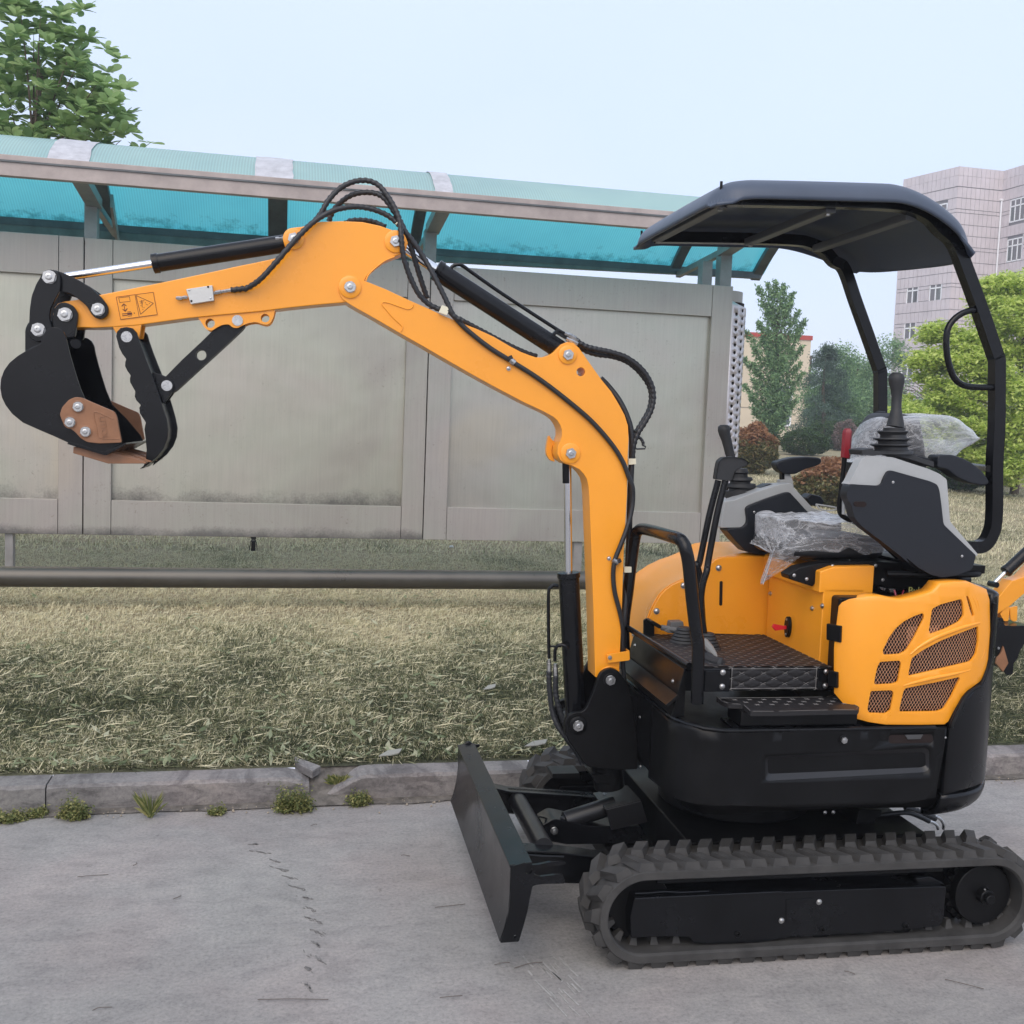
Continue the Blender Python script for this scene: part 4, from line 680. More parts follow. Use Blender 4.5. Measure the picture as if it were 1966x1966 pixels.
MB().tube(cr([(-0.236,-0.3,0.8303),(-0.2298,-0.32,0.8249),(-0.2205,-0.34,0.823),(-0.2083,-0.36,0.8259)],4), [.02]*12+[.012], 10).obj('rubber_boot', PLK, pdo)

# ---- seat ------------------------------------------------------------------
def blob(c, r, name, m, parent, amp=.0, sc=8, seed=0, n=40, squ=3.0, warp=None):
    mb = MB(); vs = []; nv, nu = n//2, n
    for j in range(nv+1):
        th_ = math.pi*j/nv
        for i in range(nu):
            ph = 2*math.pi*i/nu
            d = Vector((math.sin(th_)*math.cos(ph), math.sin(th_)*math.sin(ph), math.cos(th_)))
            k = (abs(d.x)**squ+abs(d.y)**squ+abs(d.z)**squ)**(-1/squ)
            p = Vector((d.x*r[0]*k, d.y*r[1]*k, d.z*r[2]*k))
            if warp: p = warp(p)
            if amp: p += d*amp*(noise.noise(Vector((p.x*sc+seed, p.y*sc, p.z*sc)))+.5*noise.noise(Vector((p.x*sc*3+seed, p.y*sc*2, p.z*sc*3))))
            vs.append(Vector(c)+p)
    mb.add(vs, [(j*nu+i, j*nu+(i+1) % nu, (j+1)*nu+(i+1) % nu, (j+1)*nu+i) for j in range(nv) for i in range(nu)])
    return mb.obj(name, m, parent, ang=75)
sc_ = [(0.2028,-0.09,1.1577)][0]
SEAT = MB().box(.13, .45, -.26, .06, 1.10, 1.125).prism([(0.0105,1.0848),(0.0439,1.1065),(0.1008,1.1189),(0.1998,1.128),(0.292,1.1294),(0.4542,1.1238),(0.5643,1.0975),(0.5021,1.061),(0.3746,1.0439),(0.2886,1.0588),(0.2829,1.0803),(0.1199,1.0796),(0.0908,1.0497),(0.0154,1.0714)], -.30, -.24).obj('seat_base', BLKM, EX, bevel=.003); KEEP.append(SEAT)
for q in [(0.0277,1.0841),(0.0692,1.073),(0.2934,1.1172),(0.3206,1.0731),(0.1509,1.1138),(0.1901,1.0973)]: bolt(SEAT, (q[0], -.302, q[1]), .0055, me=CAP)
MB().cyl([(0.2229,-0.27,1.1309)][0], [(0.2303,-0.27,1.0055)][0], .0018, 8).obj('bonnet_stay', ZINC, SEAT)
cu = blob((sc_[0], -.09, sc_[2]), (.185, .155, .040), 'seat_cushion', SEATM, EX, squ=4); KEEP.append(cu)
back = rd([(0.3305,1.4277),(0.3528,1.4922),(0.3796,1.5497),(0.4042,1.5825),(0.4228,1.5921),(0.4423,1.5893),(0.5089,1.5831),(0.5303,1.5055),(0.5672,1.3272),(0.5912,1.2192),(0.4759,1.1807),(0.393,1.251),(0.3546,1.3573)], .02)
bk = MB().prism(back, -.14, .02).obj('seat_back', SEATM, EX, bevel=.012, seg=3); KEEP.append(bk)
MB().tube(cr([(0.4069,0.1,1.2566),(0.3999,0.1,1.3868),(0.4128,0.1,1.4614),(0.4442,0.1,1.5292),(0.477,0.1,1.5785),(0.49,0.1,1.5938),(0.5203,0.1,1.595)],5), .006, 8).obj('seat_shell_edge', PLD, bk)

# ---- control consoles ----------------------------------------------------------
trim = rd([(0.117,1.369),(0.125,1.3771),(0.1397,1.4107),(0.1562,1.4443),(0.1726,1.4533),(0.2137,1.454),(0.2552,1.4528),(0.3189,1.4358),(0.3723,1.4224),(0.4085,1.4091),(0.4337,1.3932),(0.4414,1.349),(0.4541,1.2686),(0.4934,1.2304),(0.5537,1.1721),(0.5506,1.1662),(0.5306,1.1692),(0.403,1.2513),(0.2355,1.3436),(0.22,1.3671),(0.1305,1.371)], .006)
pan = rd([(0.1108,1.3449),(0.1182,1.3709),(0.2085,1.3689),(0.2202,1.3737),(0.2257,1.3921),(0.2363,1.4114),(0.2471,1.4148),(0.3095,1.4009),(0.3731,1.3868),(0.3965,1.3779),(0.4051,1.3622),(0.4152,1.3177),(0.4267,1.2602),(0.4814,1.2162),(0.5393,1.1702),(0.5392,1.1621),(0.5311,1.1294)] + [(0.5231,1.123),(0.4786,1.1084),(0.4337,1.1015),(0.3961,1.1101),(0.3536,1.1313),(0.3107,1.1607)] + [(0.329,1.1397),(0.2559,1.1898),(0.1658,1.2485),(0.1402,1.2733),(0.1274,1.3108),(0.1126,1.3293)], .008)
cn = MB().prism(trim, -.425, -.385).obj('near_console', PLG, EX, bevel=.010, seg=3); KEEP.append(cn)
MB().prism(pan, -.436, -.395).obj('console_panel', PLD, cn, bevel=.007, seg=3)
MB().prism(rd([(0.1332,1.3211),(0.1688,1.322),(0.1762,1.3128),(0.1666,1.3047),(0.1359,1.3071)], .006), -.4385, -.435).obj('recess', DARK, cn)
for q in [(0.2541,1.3803),(0.4937,1.1666)]: bolt(cn, (q[0], -.437, q[1]), .0042, me=CAP)
MB().prism([(0.1292,1.3739),(0.1429,1.3743),(0.1361,1.323),(0.1389,1.2815),(0.1497,1.2753),(0.1323,1.2781),(0.1298,1.3388)], -.385, -.372).obj('console_edge', PLG, cn, bevel=.004)
pl_ = MB().prism(rd([(0.1686,1.4709),(0.2027,1.4768),(0.2101,1.4691),(0.3287,1.465),(0.3649,1.4518),(0.4043,1.4434),(0.4055,1.4273),(0.3301,1.4475),(0.2663,1.4588),(0.1731,1.4558)], .003), -.40, -.32)
pl_.obj('switch_plate', PLK, cn, bevel=.002)
def bellows(k, y, rings, parent, depth=1.0):
    mb = MB(); secs = []
    for (xl, xr, yy) in rings:
        a = k(xl, yy, y); b = k(xr, yy, y); c = (Vector(a)+Vector(b))/2; r = (Vector(b)-Vector(a)).length/2; ax = (Vector(b)-Vector(a)).normalized()
        secs.append([c+ax*r*math.cos(2*math.pi*i/28)+Vector((0, 1, 0))*r*depth*math.sin(2*math.pi*i/28) for i in range(28)])
    mb.loft(secs); return mb.obj('rubber_bellows', PLK, parent, ang=50)
KN = {(500,825,-0.35):(0.2122,-0.35,1.4599),(905,825,-0.35):(0.3546,-0.35,1.4646),(540,800,-0.35):(0.2256,-0.35,1.4684),(905,800,-0.35):(0.354,-0.35,1.4727),(595,790,-0.35):(0.2446,-0.35,1.4723),(870,790,-0.35):(0.3414,-0.35,1.4755),(590,765,-0.35):(0.2423,-0.35,1.4803),(860,765,-0.35):(0.3372,-0.35,1.4835),(548,745,-0.35):(0.2271,-0.35,1.4862),(890,745,-0.35):(0.3474,-0.35,1.4903),(560,735,-0.35):(0.2311,-0.35,1.4895),(890,735,-0.35):(0.3471,-0.35,1.4935),(625,735,-0.35):(0.2538,-0.35,1.4903),(860,735,-0.35):(0.3365,-0.35,1.4932),(622,710,-0.35):(0.2522,-0.35,1.4983),(860,710,-0.35):(0.3359,-0.35,1.5012),(578,690,-0.35):(0.2364,-0.35,1.5042),(885,690,-0.35):(0.3443,-0.35,1.508),(585,680,-0.35):(0.2386,-0.35,1.5075),(885,680,-0.35):(0.344,-0.35,1.5112),(640,680,-0.35):(0.2578,-0.35,1.5082),(862,680,-0.35):(0.3359,-0.35,1.5109),(640,650,-0.35):(0.2571,-0.35,1.5178),(850,650,-0.35):(0.3309,-0.35,1.5205),(612,622,-0.35):(0.2467,-0.35,1.5264),(872,622,-0.35):(0.338,-0.35,1.5298),(620,612,-0.35):(0.2492,-0.35,1.5297),(868,612,-0.35):(0.3364,-0.35,1.5329),(668,612,-0.35):(0.266,-0.35,1.5304),(850,612,-0.35):(0.33,-0.35,1.5327),(668,585,-0.35):(0.2654,-0.35,1.539),(850,585,-0.35):(0.3294,-0.35,1.5414),(355,1330,0.2):(-0.0011,0.2,1.2825),(640,1330,0.2):(0.1122,0.2,1.2853),(350,1270,0.2):(-0.0044,0.2,1.3049),(640,1270,0.2):(0.1108,0.2,1.308),(385,1285,0.2):(0.0097,0.2,1.2997),(600,1285,0.2):(0.0952,0.2,1.3019),(390,1250,0.2):(0.011,0.2,1.3128),(600,1250,0.2):(0.0944,0.2,1.3151),(360,1230,0.2):(-0.0013,0.2,1.32),(625,1230,0.2):(0.1039,0.2,1.3229),(365,1200,0.2):(0,0.2,1.3313),(620,1200,0.2):(0.1013,0.2,1.3341),(400,1215,0.2):(0.0142,0.2,1.3261),(580,1215,0.2):(0.0856,0.2,1.328),(400,1180,0.2):(0.0134,0.2,1.3392),(575,1180,0.2):(0.0829,0.2,1.3411),(375,1165,0.2):(0.0032,0.2,1.3445),(598,1165,0.2):(0.0917,0.2,1.347),(380,1140,0.2):(0.0046,0.2,1.3539),(590,1140,0.2):(0.0879,0.2,1.3563),(410,1150,0.2):(0.0167,0.2,1.3505),(555,1150,0.2):(0.0742,0.2,1.3521),(410,1110,0.2):(0.0158,0.2,1.3655),(550,1110,0.2):(0.0714,0.2,1.3671),(385,1095,0.2):(0.0056,0.2,1.3708),(560,1095,0.2):(0.075,0.2,1.3728),(390,1060,0.2):(0.0069,0.2,1.3839),(550,1060,0.2):(0.0702,0.2,1.3858)}
k_ = lambda a, b, c: KN[(a, b, c)]
bellows(k_, -.35, [(500,905,825),(540,905,800),(595,870,790),(590,860,765),(548,890,745),(560,890,735),(625,860,735),(622,860,710),(578,885,690),(585,885,680),(640,862,680),(640,850,650),(612,872,622),(620,868,612),(668,850,612),(668,850,585)], cn)
grip = [(([(0.2992,-0.35,1.5435)][0]), .026), (([(0.2999,-0.35,1.5484)][0]), .0255), (([(0.2998,-0.35,1.5741)][0]), .0200), (([(0.2994,-0.35,1.5934)][0]), .0160), (([(0.2993,-0.35,1.595)][0]), .0148), (([(0.298,-0.35,1.6318)][0]), .0150), (([(0.2967,-0.35,1.6542)][0]), .0175), (([(0.2945,-0.35,1.6749)][0]), .0225), (([(0.2928,-0.35,1.6876)][0]), .0235), (([(0.2921,-0.35,1.6982)][0]), .0200), (([(0.292,-0.35,1.7042)][0]), .0110)]
MB().tube([g[0] for g in grip], [g[1] for g in grip], 24).obj('joystick', PLK, cn, ang=50)
arms = rd([(0.4149,1.4591),(0.4223,1.4649),(0.4615,1.4665),(0.4944,1.4585),(0.5279,1.4449),(0.5622,1.4231),(0.582,1.4024),(0.5912,1.3879),(0.5857,1.3795),(0.5695,1.3768),(0.5255,1.3837),(0.4847,1.3989),(0.4601,1.4151),(0.447,1.4228),(0.4174,1.4268)], .008)
MB().prism(arms, -.40, -.345).obj('arm_rest', PLD, cn, bevel=.012, seg=3)
MB().tube([(0.3416,-0.37,1.4535),(0.417,-0.37,1.4414)], .010, 10).tube([(0.9712,0.26,1.4197),(0.602,-0.38,1.428)], .011, 10).obj('arm_rest_bar', BLKM, cn)
# far console
ft = rd([(-0.0549,1.1849),(-0.0486,1.2444),(-0.0428,1.2767),(-0.0103,1.2819),(0.0389,1.3014),(0.0923,1.3204),(0.1498,1.3393),(0.1908,1.3441),(0.2036,1.3279),(0.2351,1.2991),(0.2753,1.2611),(0.3342,1.2457),(0.391,1.2377),(0.3919,1.2246),(0.2677,1.2256),(0.1758,1.2384),(0.0602,1.2064),(0.0263,1.1865),(-0.0279,1.1862)], .006)
fp = rd([(0.0266,1.2543),(0.0369,1.2648),(0.0976,1.289),(0.1665,1.3128),(0.1821,1.3143),(0.2071,1.2917),(0.2408,1.2593),(0.2618,1.2412),(0.322,1.2322),(0.3787,1.2233),(0.3813,1.1842),(0.2537,1.1817),(0.2199,1.0918),(0.1251,1.0948),(0.0779,1.0989),(0.0385,1.1068),(-0.0065,1.1472),(-0.0333,1.1761),(-0.0319,1.1853),(0.0181,1.1896),(0.0328,1.2031),(0.0336,1.2214)], .008)
fc = MB().prism(ft, .10, .17).obj('far_console', PLG, EX, bevel=.010, seg=3); KEEP.append(fc)
MB().prism(fp, .088, .165).obj('console_panel', PLD, fc, bevel=.006, seg=3)
q = [(0.0571,1.243)][0]; bolt(fc, (q[0], .086, q[1]), .0045, me=CAP)
bellows(k_, .20, [(355,640,1330),(350,640,1270),(385,600,1285),(390,600,1250),(360,625,1230),(365,620,1200),(400,580,1215),(400,575,1180),(375,598,1165),(380,590,1140),(410,555,1150),(410,550,1110),(385,560,1095),(390,550,1060)], fc)
g2 = [(0.0286,0.2,1.3846),(0.0086,0.2,1.4213),(0.0046,0.2,1.4361),(-0.0036,0.2,1.462),(-0.0108,0.2,1.4841),(-0.0177,0.2,1.5024),(-0.0213,0.2,1.5171),(-0.0228,0.2,1.5282),(-0.0231,0.2,1.5338)]
MB().tube(g2, [.0150,.0155,.0158,.0164,.0172,.0195,.0215,.0200,.012], 24).obj('joystick', PLK, fc, ang=50)
ar = rd([(0.1628,1.4004),(0.1641,1.4117),(0.1837,1.4198),(0.2232,1.4305),(0.2755,1.4348),(0.3202,1.4336),(0.3321,1.4264),(0.3297,1.4131),(0.318,1.4051),(0.2702,1.3905),(0.239,1.3733),(0.2149,1.3711),(0.1865,1.3747),(0.1718,1.3856)], .007)
MB().prism(ar, .165, .215).obj('arm_rest', PLD, fc, bevel=.012, seg=3)
MB().prism([(0.1936,1.3768),(0.2046,1.3753),(0.2061,1.3508),(0.1953,1.3505)], .185, .205).obj('arm_rest_post', BLKM, fc).parent = fc
MB().prism([(0.2039,1.3734),(0.2228,1.3739),(0.2344,1.3497),(0.2399,1.3272),(0.1891,1.3333),(0.188,1.3503),(0.2052,1.3527)], .18, .21).obj('arm_rest_bracket', PLG, fc, bevel=.002)
MB().prism([(0.0969,1.3227),(0.1279,1.3366),(0.1716,1.3386),(0.184,1.3325),(0.1368,1.32)], .14, .2).obj('cup_recess', PLD, fc, bevel=.003)
MB().tube(cr([(0.296,0.12,1.2716),(0.3171,0.12,1.2553),(0.3535,0.12,1.2523),(0.375,0.12,1.2622),(0.2959,0.12,1.2727)],4), .0028, 6).obj('wire_handle', mat('light_wire', (.55, .55, .54), .4), fc)
MB().prism([(0.2816,1.2896),(0.3009,1.3054),(0.3381,1.2987),(0.3558,1.28),(0.3407,1.2605),(0.3077,1.2636)], .17, .23).obj('key_box', PLD, fc, bevel=.006)
# red blade lever
ll = MB().tube(cr([(0.1954,-0.25,1.4512),(0.1944,-0.25,1.398),(0.1902,-0.25,1.338),(0.1884,-0.25,1.2912),(0.1961,-0.25,1.268),(0.2242,-0.25,1.2518),(0.2841,-0.25,1.2262),(0.3888,-0.27,1.1357)], 6), .0078, 12).obj('blade_lever', BLKM, EX, ang=60); KEEP.append(ll)
MB().tube([(0.1978,-0.25,1.442),(0.1984,-0.25,1.4447),(0.1994,-0.25,1.5176),(0.2003,-0.25,1.5259),(0.2005,-0.25,1.5335)], [.0135,.0150,.0152,.0145,.009], 6).obj('lever_grip', RED, ll, bevel=.002)

# ---- canopy --------------------------------------------------------------------
def canopy_pt(a, b, inner=0.):
    hx, hy = .420, .414
    x = .087+hx*a*(1-(.07 if a > 0 else .015)*abs(b)**5); y = -.026+hy*b*(1-(.14 if a > 0 and b > 0 else .05)*abs(a)**6)
    dx = (1-abs(a))*hx; dy = (1-abs(b))*hy
    q = 1-max(1-dx/.075, 0)**2-max(1-dy/.075, 0)**2
    e_ = math.sqrt(max(q, 0))
    t = max(0, (x-.20)/.30); drop = (.155-.03*(b+1))*t**1.8
    t2 = max(0, (-.22-x)/.12); drop += .012*t2
    z = 2.152+.050*(x+.333)-drop+(.062+.012*math.cos(b*1.5)*math.cos(a*1.4))*e_ - .0*inner
    return Vector((x, y, z))
N_ = 56; vs = []
def warp_(t): return math.copysign(1-(1-abs(t))**1.8, t)
for j in range(N_+1):
    for i in range(N_+1): vs.append(canopy_pt(warp_(-1+2*i/N_), warp_(-1+2*j/N_)))
cmb = MB().add(vs, [(j*(N_+1)+i, j*(N_+1)+i+1, (j+1)*(N_+1)+i+1, (j+1)*(N_+1)+i) for j in range(N_) for i in range(N_)])
canopy = cmb.obj('canopy_roof', CANO, EX, ang=60, solid=-.009); KEEP.append(canopy)
for i in range(N_): pass
for q in ((-.30, -.38, 2.215), (-.31, .33, 2.20)): MB().cyl((q[0], q[1], q[2]-.03), (q[0], q[1], q[2]-.006), .004, 10).obj('roof_stud', BLKM, canopy)
rt = [(-.28, -.38, 2.125), (.20, -.38, 2.150)]
for y, pts in ((-.375, [(-.28,2.162),(.05,2.180),(.22,2.186),(.29,2.180),(.345,2.160),(.385,2.128)] + [(0.4344,2.0913),(0.4757,2.0156),(0.5338,1.9005),(0.5923,1.7779),(0.6014,1.7603),(0.6055,1.7283),(0.6187,1.5542)] + [(0.6209,1.4498),(0.6311,1.3189),(0.6324,1.2596),(0.6258,1.2297),(0.6115,1.203),(0.5889,1.1894),(0.5454,1.1887),(0.4985,1.1879)]), (.26, [(-.28,2.162),(.05,2.180),(.22,2.186),(.28,2.180),(.335,2.160),(.375,2.125)] + [(0.4174,2.0996),(0.469,1.9895),(0.5303,1.8597),(0.5737,1.766),(0.5824,1.7472),(0.5863,1.7088),(0.5978,1.5487)] + [(0.6026,1.502),(0.6111,1.3851)])):
    pth = [(x, y, z) for x, z in pts]
    o = MB().tube(cr(pth, 5), .0255, 4, sq=True, cap=True).obj('roll_bar_post', BLK, EX, bevel=.006, seg=3, ang=40, smooth=True); KEEP.append(o)
fr_ = MB()
fr_.box(-.30, -.268, -.36, .24, 2.142, 2.166).box(.03, .062, -.36, .24, 2.152, 2.176)
fr_.bar((.30, -.36, 2.160), (.30, .24, 2.160), .034, .024)
ro = fr_.obj('roll_bar_cross_member', mat('grey_frame_paint', (.085, .092, .10), .45), EX, bevel=.003); KEEP.append(ro)
for q in ((-.284, -.34), (-.284, .22), (.046, .22), (.046, -.34)): bolt(ro, (q[0], q[1], 2.142 if q[0] < 0 else 2.152), .008, (0, 0, -1))
gh = MB().tube(cr([(0.5184,-0.38,1.8988),(0.4986,-0.38,1.8953),(0.4729,-0.38,1.8851),(0.4479,-0.38,1.8659),(0.4314,-0.38,1.8393),(0.4285,-0.38,1.8034),(0.435,-0.38,1.7601),(0.4483,-0.38,1.7209),(0.4661,-0.38,1.6918),(0.4941,-0.38,1.675),(0.5302,-0.38,1.6706),(0.593,-0.38,1.6721)], 6), .0095, 14).obj('grab_handle', BLK, EX, ang=60); KEEP.append(gh)
MB().cyl([(0.4781,-0.33,1.0762)][0], [(0.6181,-0.3,1.0764)][0], .008, 10).obj('frame_tube', BLKM, EX)
rb = MB().tube(cr([(.30, -.36, 1.10), (.50, -.40, 1.105), (.60, -.36, 1.11), (.62, 0, 1.11), (.60, .2, 1.11)], 6), .009, 10).box(.38, .60, -.40, .28, 1.11, 1.135).obj('rear_mount', BLKM, EX, bevel=.002); KEEP.append(rb)

# ---- undercarriage ---------------------------------------------------------------
XL, XR, ZC, RO = -.472, .600, .151, .1325
def belt_pt(s, off=0.):
    L = XR-XL; r = RO; per = 2*L+2*math.pi*r; s %= per
    if s < L: return Vector((XL+s, ZC+r+off)), Vector((1, 0)), Vector((0, 1))
    s -= L
    if s < math.pi*r:
        a = math.pi/2-s/r; n = Vector((math.cos(a), math.sin(a))); return Vector((XR, ZC))+n*(r+off), Vector((n.y, -n.x)), n
    s -= math.pi*r
    if s < L: return Vector((XR-s, ZC-r-off)), Vector((-1, 0)), Vector((0, -1))
    s -= L; a = -math.pi/2-s/r; n = Vector((math.cos(a), math.sin(a))); return Vector((XL, ZC))+n*(r+off), Vector((n.y, -n.x)), n
PER = 2*(XR-XL)+2*math.pi*RO; NL = 45; PT = PER/NL
MB().prism([(-.49, .46), (-.49, .60), (-.44, .66), (-.365, .66), (-.365, .44)], -.075, .075).obj('frame_nose', BLKM, uf, bevel=.004)
cf = MB().box(-.285, .50, -.36, .36, .09, .285).box(-.45, -.28, -.34, .30, .09, .15).cyl((0.0, 0, .29), (0.0, 0, .40), .25, 40).obj('undercarriage_frame', BLKM, EX, bevel=.006); KEEP.append(cf)
def lugmesh(sd):
    mb = MB(); h = .0215
    o, i_ = -.083*sd, -.006*sd      # outer and inner lateral ends
    sh = .034                       # chevron slant
    b = [(-.025, o), (.025, o), (.021-sh, i_), (-.023-sh, i_)]; t = [(-.018, o*.94), (.018, o*.94), (.014-sh, i_-.010*sd), (-.016-sh, i_-.010*sd)]
    mb.loft([[(x, y, -.001) for x, y in b], [(x, y, h) for x, y in t]])
    m2 = mb.mesh('track_lug', RUB, smooth=False); return m2
LUGS = {1: lugmesh(1), -1: lugmesh(-1)}
GT = MB().loft([[(-.012, -.014, 0), (.012, -.014, 0), (.012, .014, 0), (-.012, .014, 0)], [(-.006, -.008, .026), (.006, -.008, .026), (.006, .008, .026), (-.006, .008, .026)]]).mesh('guide_tooth', RUB, smooth=False)
for sd, yc in ((1, -.462), (-1, .462)):
    secs = []
    for i in range(180):
        p, t, n = belt_pt(PER*i/180); hw = .088
        prof = [(-hw, -.002), (-hw+.004, .0), (hw-.004, 0), (hw, -.002), (hw, -.022), (hw-.008, -.027), (-hw+.008, -.027), (-hw, -.022)]
        secs.append([(p.x+n.x*d, yc+w_, p.y+n.y*d) for w_, d in prof])
    trk = MB().loft(secs, closed=True).obj('rubber_track', RUB, EX, ang=30, label='near side rubber track' if sd > 0 else 'far side rubber track'); KEEP.append(trk)
    for i in range(NL):
        for k in (1, -1):
            p, t, n = belt_pt(PT*(i+(.5 if k < 0 else 0)))
            m_ = Matrix(((t.x, 0, n.x, p.x), (0, 1, 0, yc), (t.y, 0, n.y, p.y), (0, 0, 0, 1)))
            link('track_lug', LUGS[k*1], trk, m_)
        p, t, n = belt_pt(PT*i, -.027)
        if n.y < -.2 and sd > 0:
            m_ = Matrix(((t.x, 0, -n.x, p.x), (0, 1, 0, yc), (t.y, 0, -n.y, p.y), (0, 0, 0, 1)))
            link('guide_tooth', GT, trk, m_ @ Matrix.Translation((0, -.020, 0)))
    yo = -.522 if sd > 0 else .522
    fpn = rd([(-0.502,0.08),(-0.5073,0.1432),(-0.499,0.1913),(-0.4951,0.1952),(-0.3602,0.196),(-0.1986,0.1966)] + [(0.1976,0.1934),(0.464,0.1891),(0.4663,0.1852),(0.4649,0.0862),(0.4576,0.0678),(0.3238,0.0597),(0.2071,0.0576),(-0.0219,0.0587)] + [(-0.124,0.047),(-0.275,0.052),(-0.3174,0.0574),(-0.328,0.0739),(-0.3861,0.0796),(-0.4657,0.0812)], .006)
    y0, y1 = (-.520, -.40) if sd > 0 else (.40, .520)
    tf = MB().prism(fpn, y0, y1).obj('track_frame', BLK, EX, bevel=.004, seg=3); KEEP.append(tf)
    MB().box(-.42, .48, y0+.04 if sd > 0 else y0, y1 if sd > 0 else y1-.04, .215, .248).obj('frame_rail', BLK, tf, bevel=.003)
    MB().box(-.48, .56, sd*-.43-.004, sd*-.43+.004, .045, .252).obj('inner_plate', BLKM, tf)
    if sd > 0:
        MB().prism([(-0.0427,0.1718),(0.04,0.1717),(0.0444,0.1059),(-0.0385,0.1057)], -.5225, -.519).obj('cover_plate', BLK, tf, bevel=.001)
        for q in [(0.0594,0.1615),(-0.054,0.111)]: bolt(tf, (q[0], -.5225, q[1]), .0085, me=CAP)
        for q in [(0.0748,0.0775),(0.3401,0.0742)]+[(-0.1847,0.0762)]: MB().ring((q[0], -.52, q[1]), (0, -1, 0), .004, .009, .006, 16).obj('grease_nipple', BLKM, tf)
        MB().tube([(-0.4908,-0.5,0.2014),(-0.4511,-0.5,0.2012),(-0.4034,-0.5,0.2031),(-0.355,-0.5,0.1984),(-0.271,-0.5,0.1985)], .0035, 8).tube([(-0.497,-0.521,0.1962),(-0.0591,-0.521,0.1969)], .0028, 8).obj('weld_bead', BLK, tf)
        MB().prism([(0.377,0.2091),(0.4245,0.2127),(0.4536,0.1984),(0.4788,0.1841),(0.3867,0.1862)], -.50, -.45).obj('motor_guard', BLK, tf, bevel=.003)
    for q in [(-0.1797,0.0488)]+[(0.0814,0.06),(0.3411,0.0522)]:
        MB().cyl((q[0], sd*-.505, .073), (q[0], sd*-.42, .073), .036, 28).obj('track_roller', BLKM, tf, bevel=.003)
    MB().cyl((XL, sd*-.47, ZC), (XL, sd*-.42, ZC), .098, 36).obj('idler_wheel', BLKM, tf, bevel=.006)
    gear = []
    for i in range(22):
        a = 2*math.pi*i/22; gear += [(XR+.088*math.cos(a), ZC+.088*math.sin(a)), (XR+.106*math.cos(a+.09), ZC+.106*math.sin(a+.09)), (XR+.106*math.cos(a+.17), ZC+.106*math.sin(a+.17))]
    sp = MB().prism(gear, sd*-.475, sd*-.448).obj('drive_sprocket', BLKM, EX, bevel=.001); KEEP.append(sp)
    MB().cyl((XR, sd*-.505, ZC), (XR, sd*-.44, ZC), .092, 36).cyl((XR, sd*-.530, ZC), (XR, sd*-.50, ZC), .024, 24).cyl((XR, sd*-.545, ZC), (XR, sd*-.53, ZC), .015, 18).obj('drive_hub', BLKM, sp, bevel=.004)
    if sd > 0: MB().tube([(0.5918,-0.52,0.1764),(0.6089,-0.53,0.1539)], .003, 6).obj('split_pin', ZINC, sp)
# travel hoses at the back
hs = hose([(0.3304,-0.2,0.2792),(0.4068,-0.2,0.2849),(0.4708,-0.2,0.2911),(0.5271,-0.2,0.2914),(0.5718,-0.2,0.2757),(0.6035,-0.2,0.2604)], .008, spiral=False); hose([(0.5752,-0.1,0.2713),(0.6211,-0.1,0.2573),(0.6582,-0.1,0.2435),(0.6909,-0.1,0.2298)], .010)
for a in ([(0.6035,-0.2,0.2604),(0.6216,-0.2,0.2537),(0.6332,-0.2,0.2451),(0.6386,-0.2,0.2326)], [(0.6879,-0.1,0.2384),(0.7092,-0.1,0.2271),(0.7233,-0.1,0.2097),(0.7257,-0.1,0.1905)]): MB().tube(cr(a, 5), .0055, 10).obj('elbow_fitting', ZINC, hs)
MB().prism([(0.3166,0.3304),(0.3968,0.3261),(0.396,0.3082),(0.3736,0.2969),(0.3744,0.2849),(0.3166,0.2708),(0.3074,0.2831)], -.26, .1).obj('swivel_bracket', BLKM, cf, bevel=.003)
for q in [(0.1791,-0.3,0.3407),(0.2068,-0.3,0.3406)]: bolt(cf, q, .006, me=CAP)

# ---- dozer blade ---------------------------------------------------------------------
ep = rd([(-0.861,0.3094),(-0.8493,0.3158),(-0.8235,0.3227),(-0.8075,0.3157),(-0.7839,0.3159),(-0.7525,0.3215),(-0.7155,0.3206),(-0.7047,0.3159),(-0.7151,0.3121),(-0.7468,0.3107),(-0.7835,0.3068),(-0.7927,0.2992),(-0.7943,0.2876),(-0.7772,0.2816),(-0.7351,0.2852),(-0.7139,0.2843),(-0.7069,0.269),(-0.7086,0.2595),(-0.7658,0.2609),(-0.7868,0.2591),(-0.7972,0.2559),(-0.8036,0.22),(-0.809,0.1829),(-0.8189,0.1407),(-0.8289,0.1011),(-0.8812,0.1002),(-0.8662,0.1458),(-0.8592,0.2066),(-0.8568,0.2542)], .004)
front = [(-0.861,0.3094),(-0.8597,0.2755),(-0.8591,0.2331),(-0.8615,0.1854),(-0.8712,0.138),(-0.8823,0.1013)]
backp = [(x+.012, z+.002) for x, z in front]
bl = MB().prism(front+backp[::-1], -.54, .54)
bl.prism([front[0], (front[0][0]-.002, front[0][1]+.006), (front[0][0]+.062, front[0][1]+.012), (front[0][0]+.060, front[0][1]-.004)], -.54, .54)
blade = bl.obj('dozer_blade', BLK, EX, bevel=.002); KEEP.append(blade)
ep2 = [p for p in ep if p[0] < front[0][0]+.085]
for y0, y1 in ((-.545, -.535), (.535, .545)):
    if y0 > 0:
        MB().prism(ep2, y0, y1).obj('end_plate', BLK, blade, bevel=.0015); MB().tube(cr([(-0.8326,0.54,0.321),(-0.8205,0.54,0.3228),(-0.808,0.54,0.3124),(-0.8052,0.54,0.2918),(-0.8149,0.54,0.2797)],4), .006, 8).obj('lifting_eye', BLK, blade); continue
    MB().prism(ep, y0, y1, holes=[ngon([(-0.8099,0.3007)][0], .0105, 20), ngon([(-0.8399,0.1165)][0], .004, 12)]).obj('end_plate', BLK, blade, bevel=.0015)
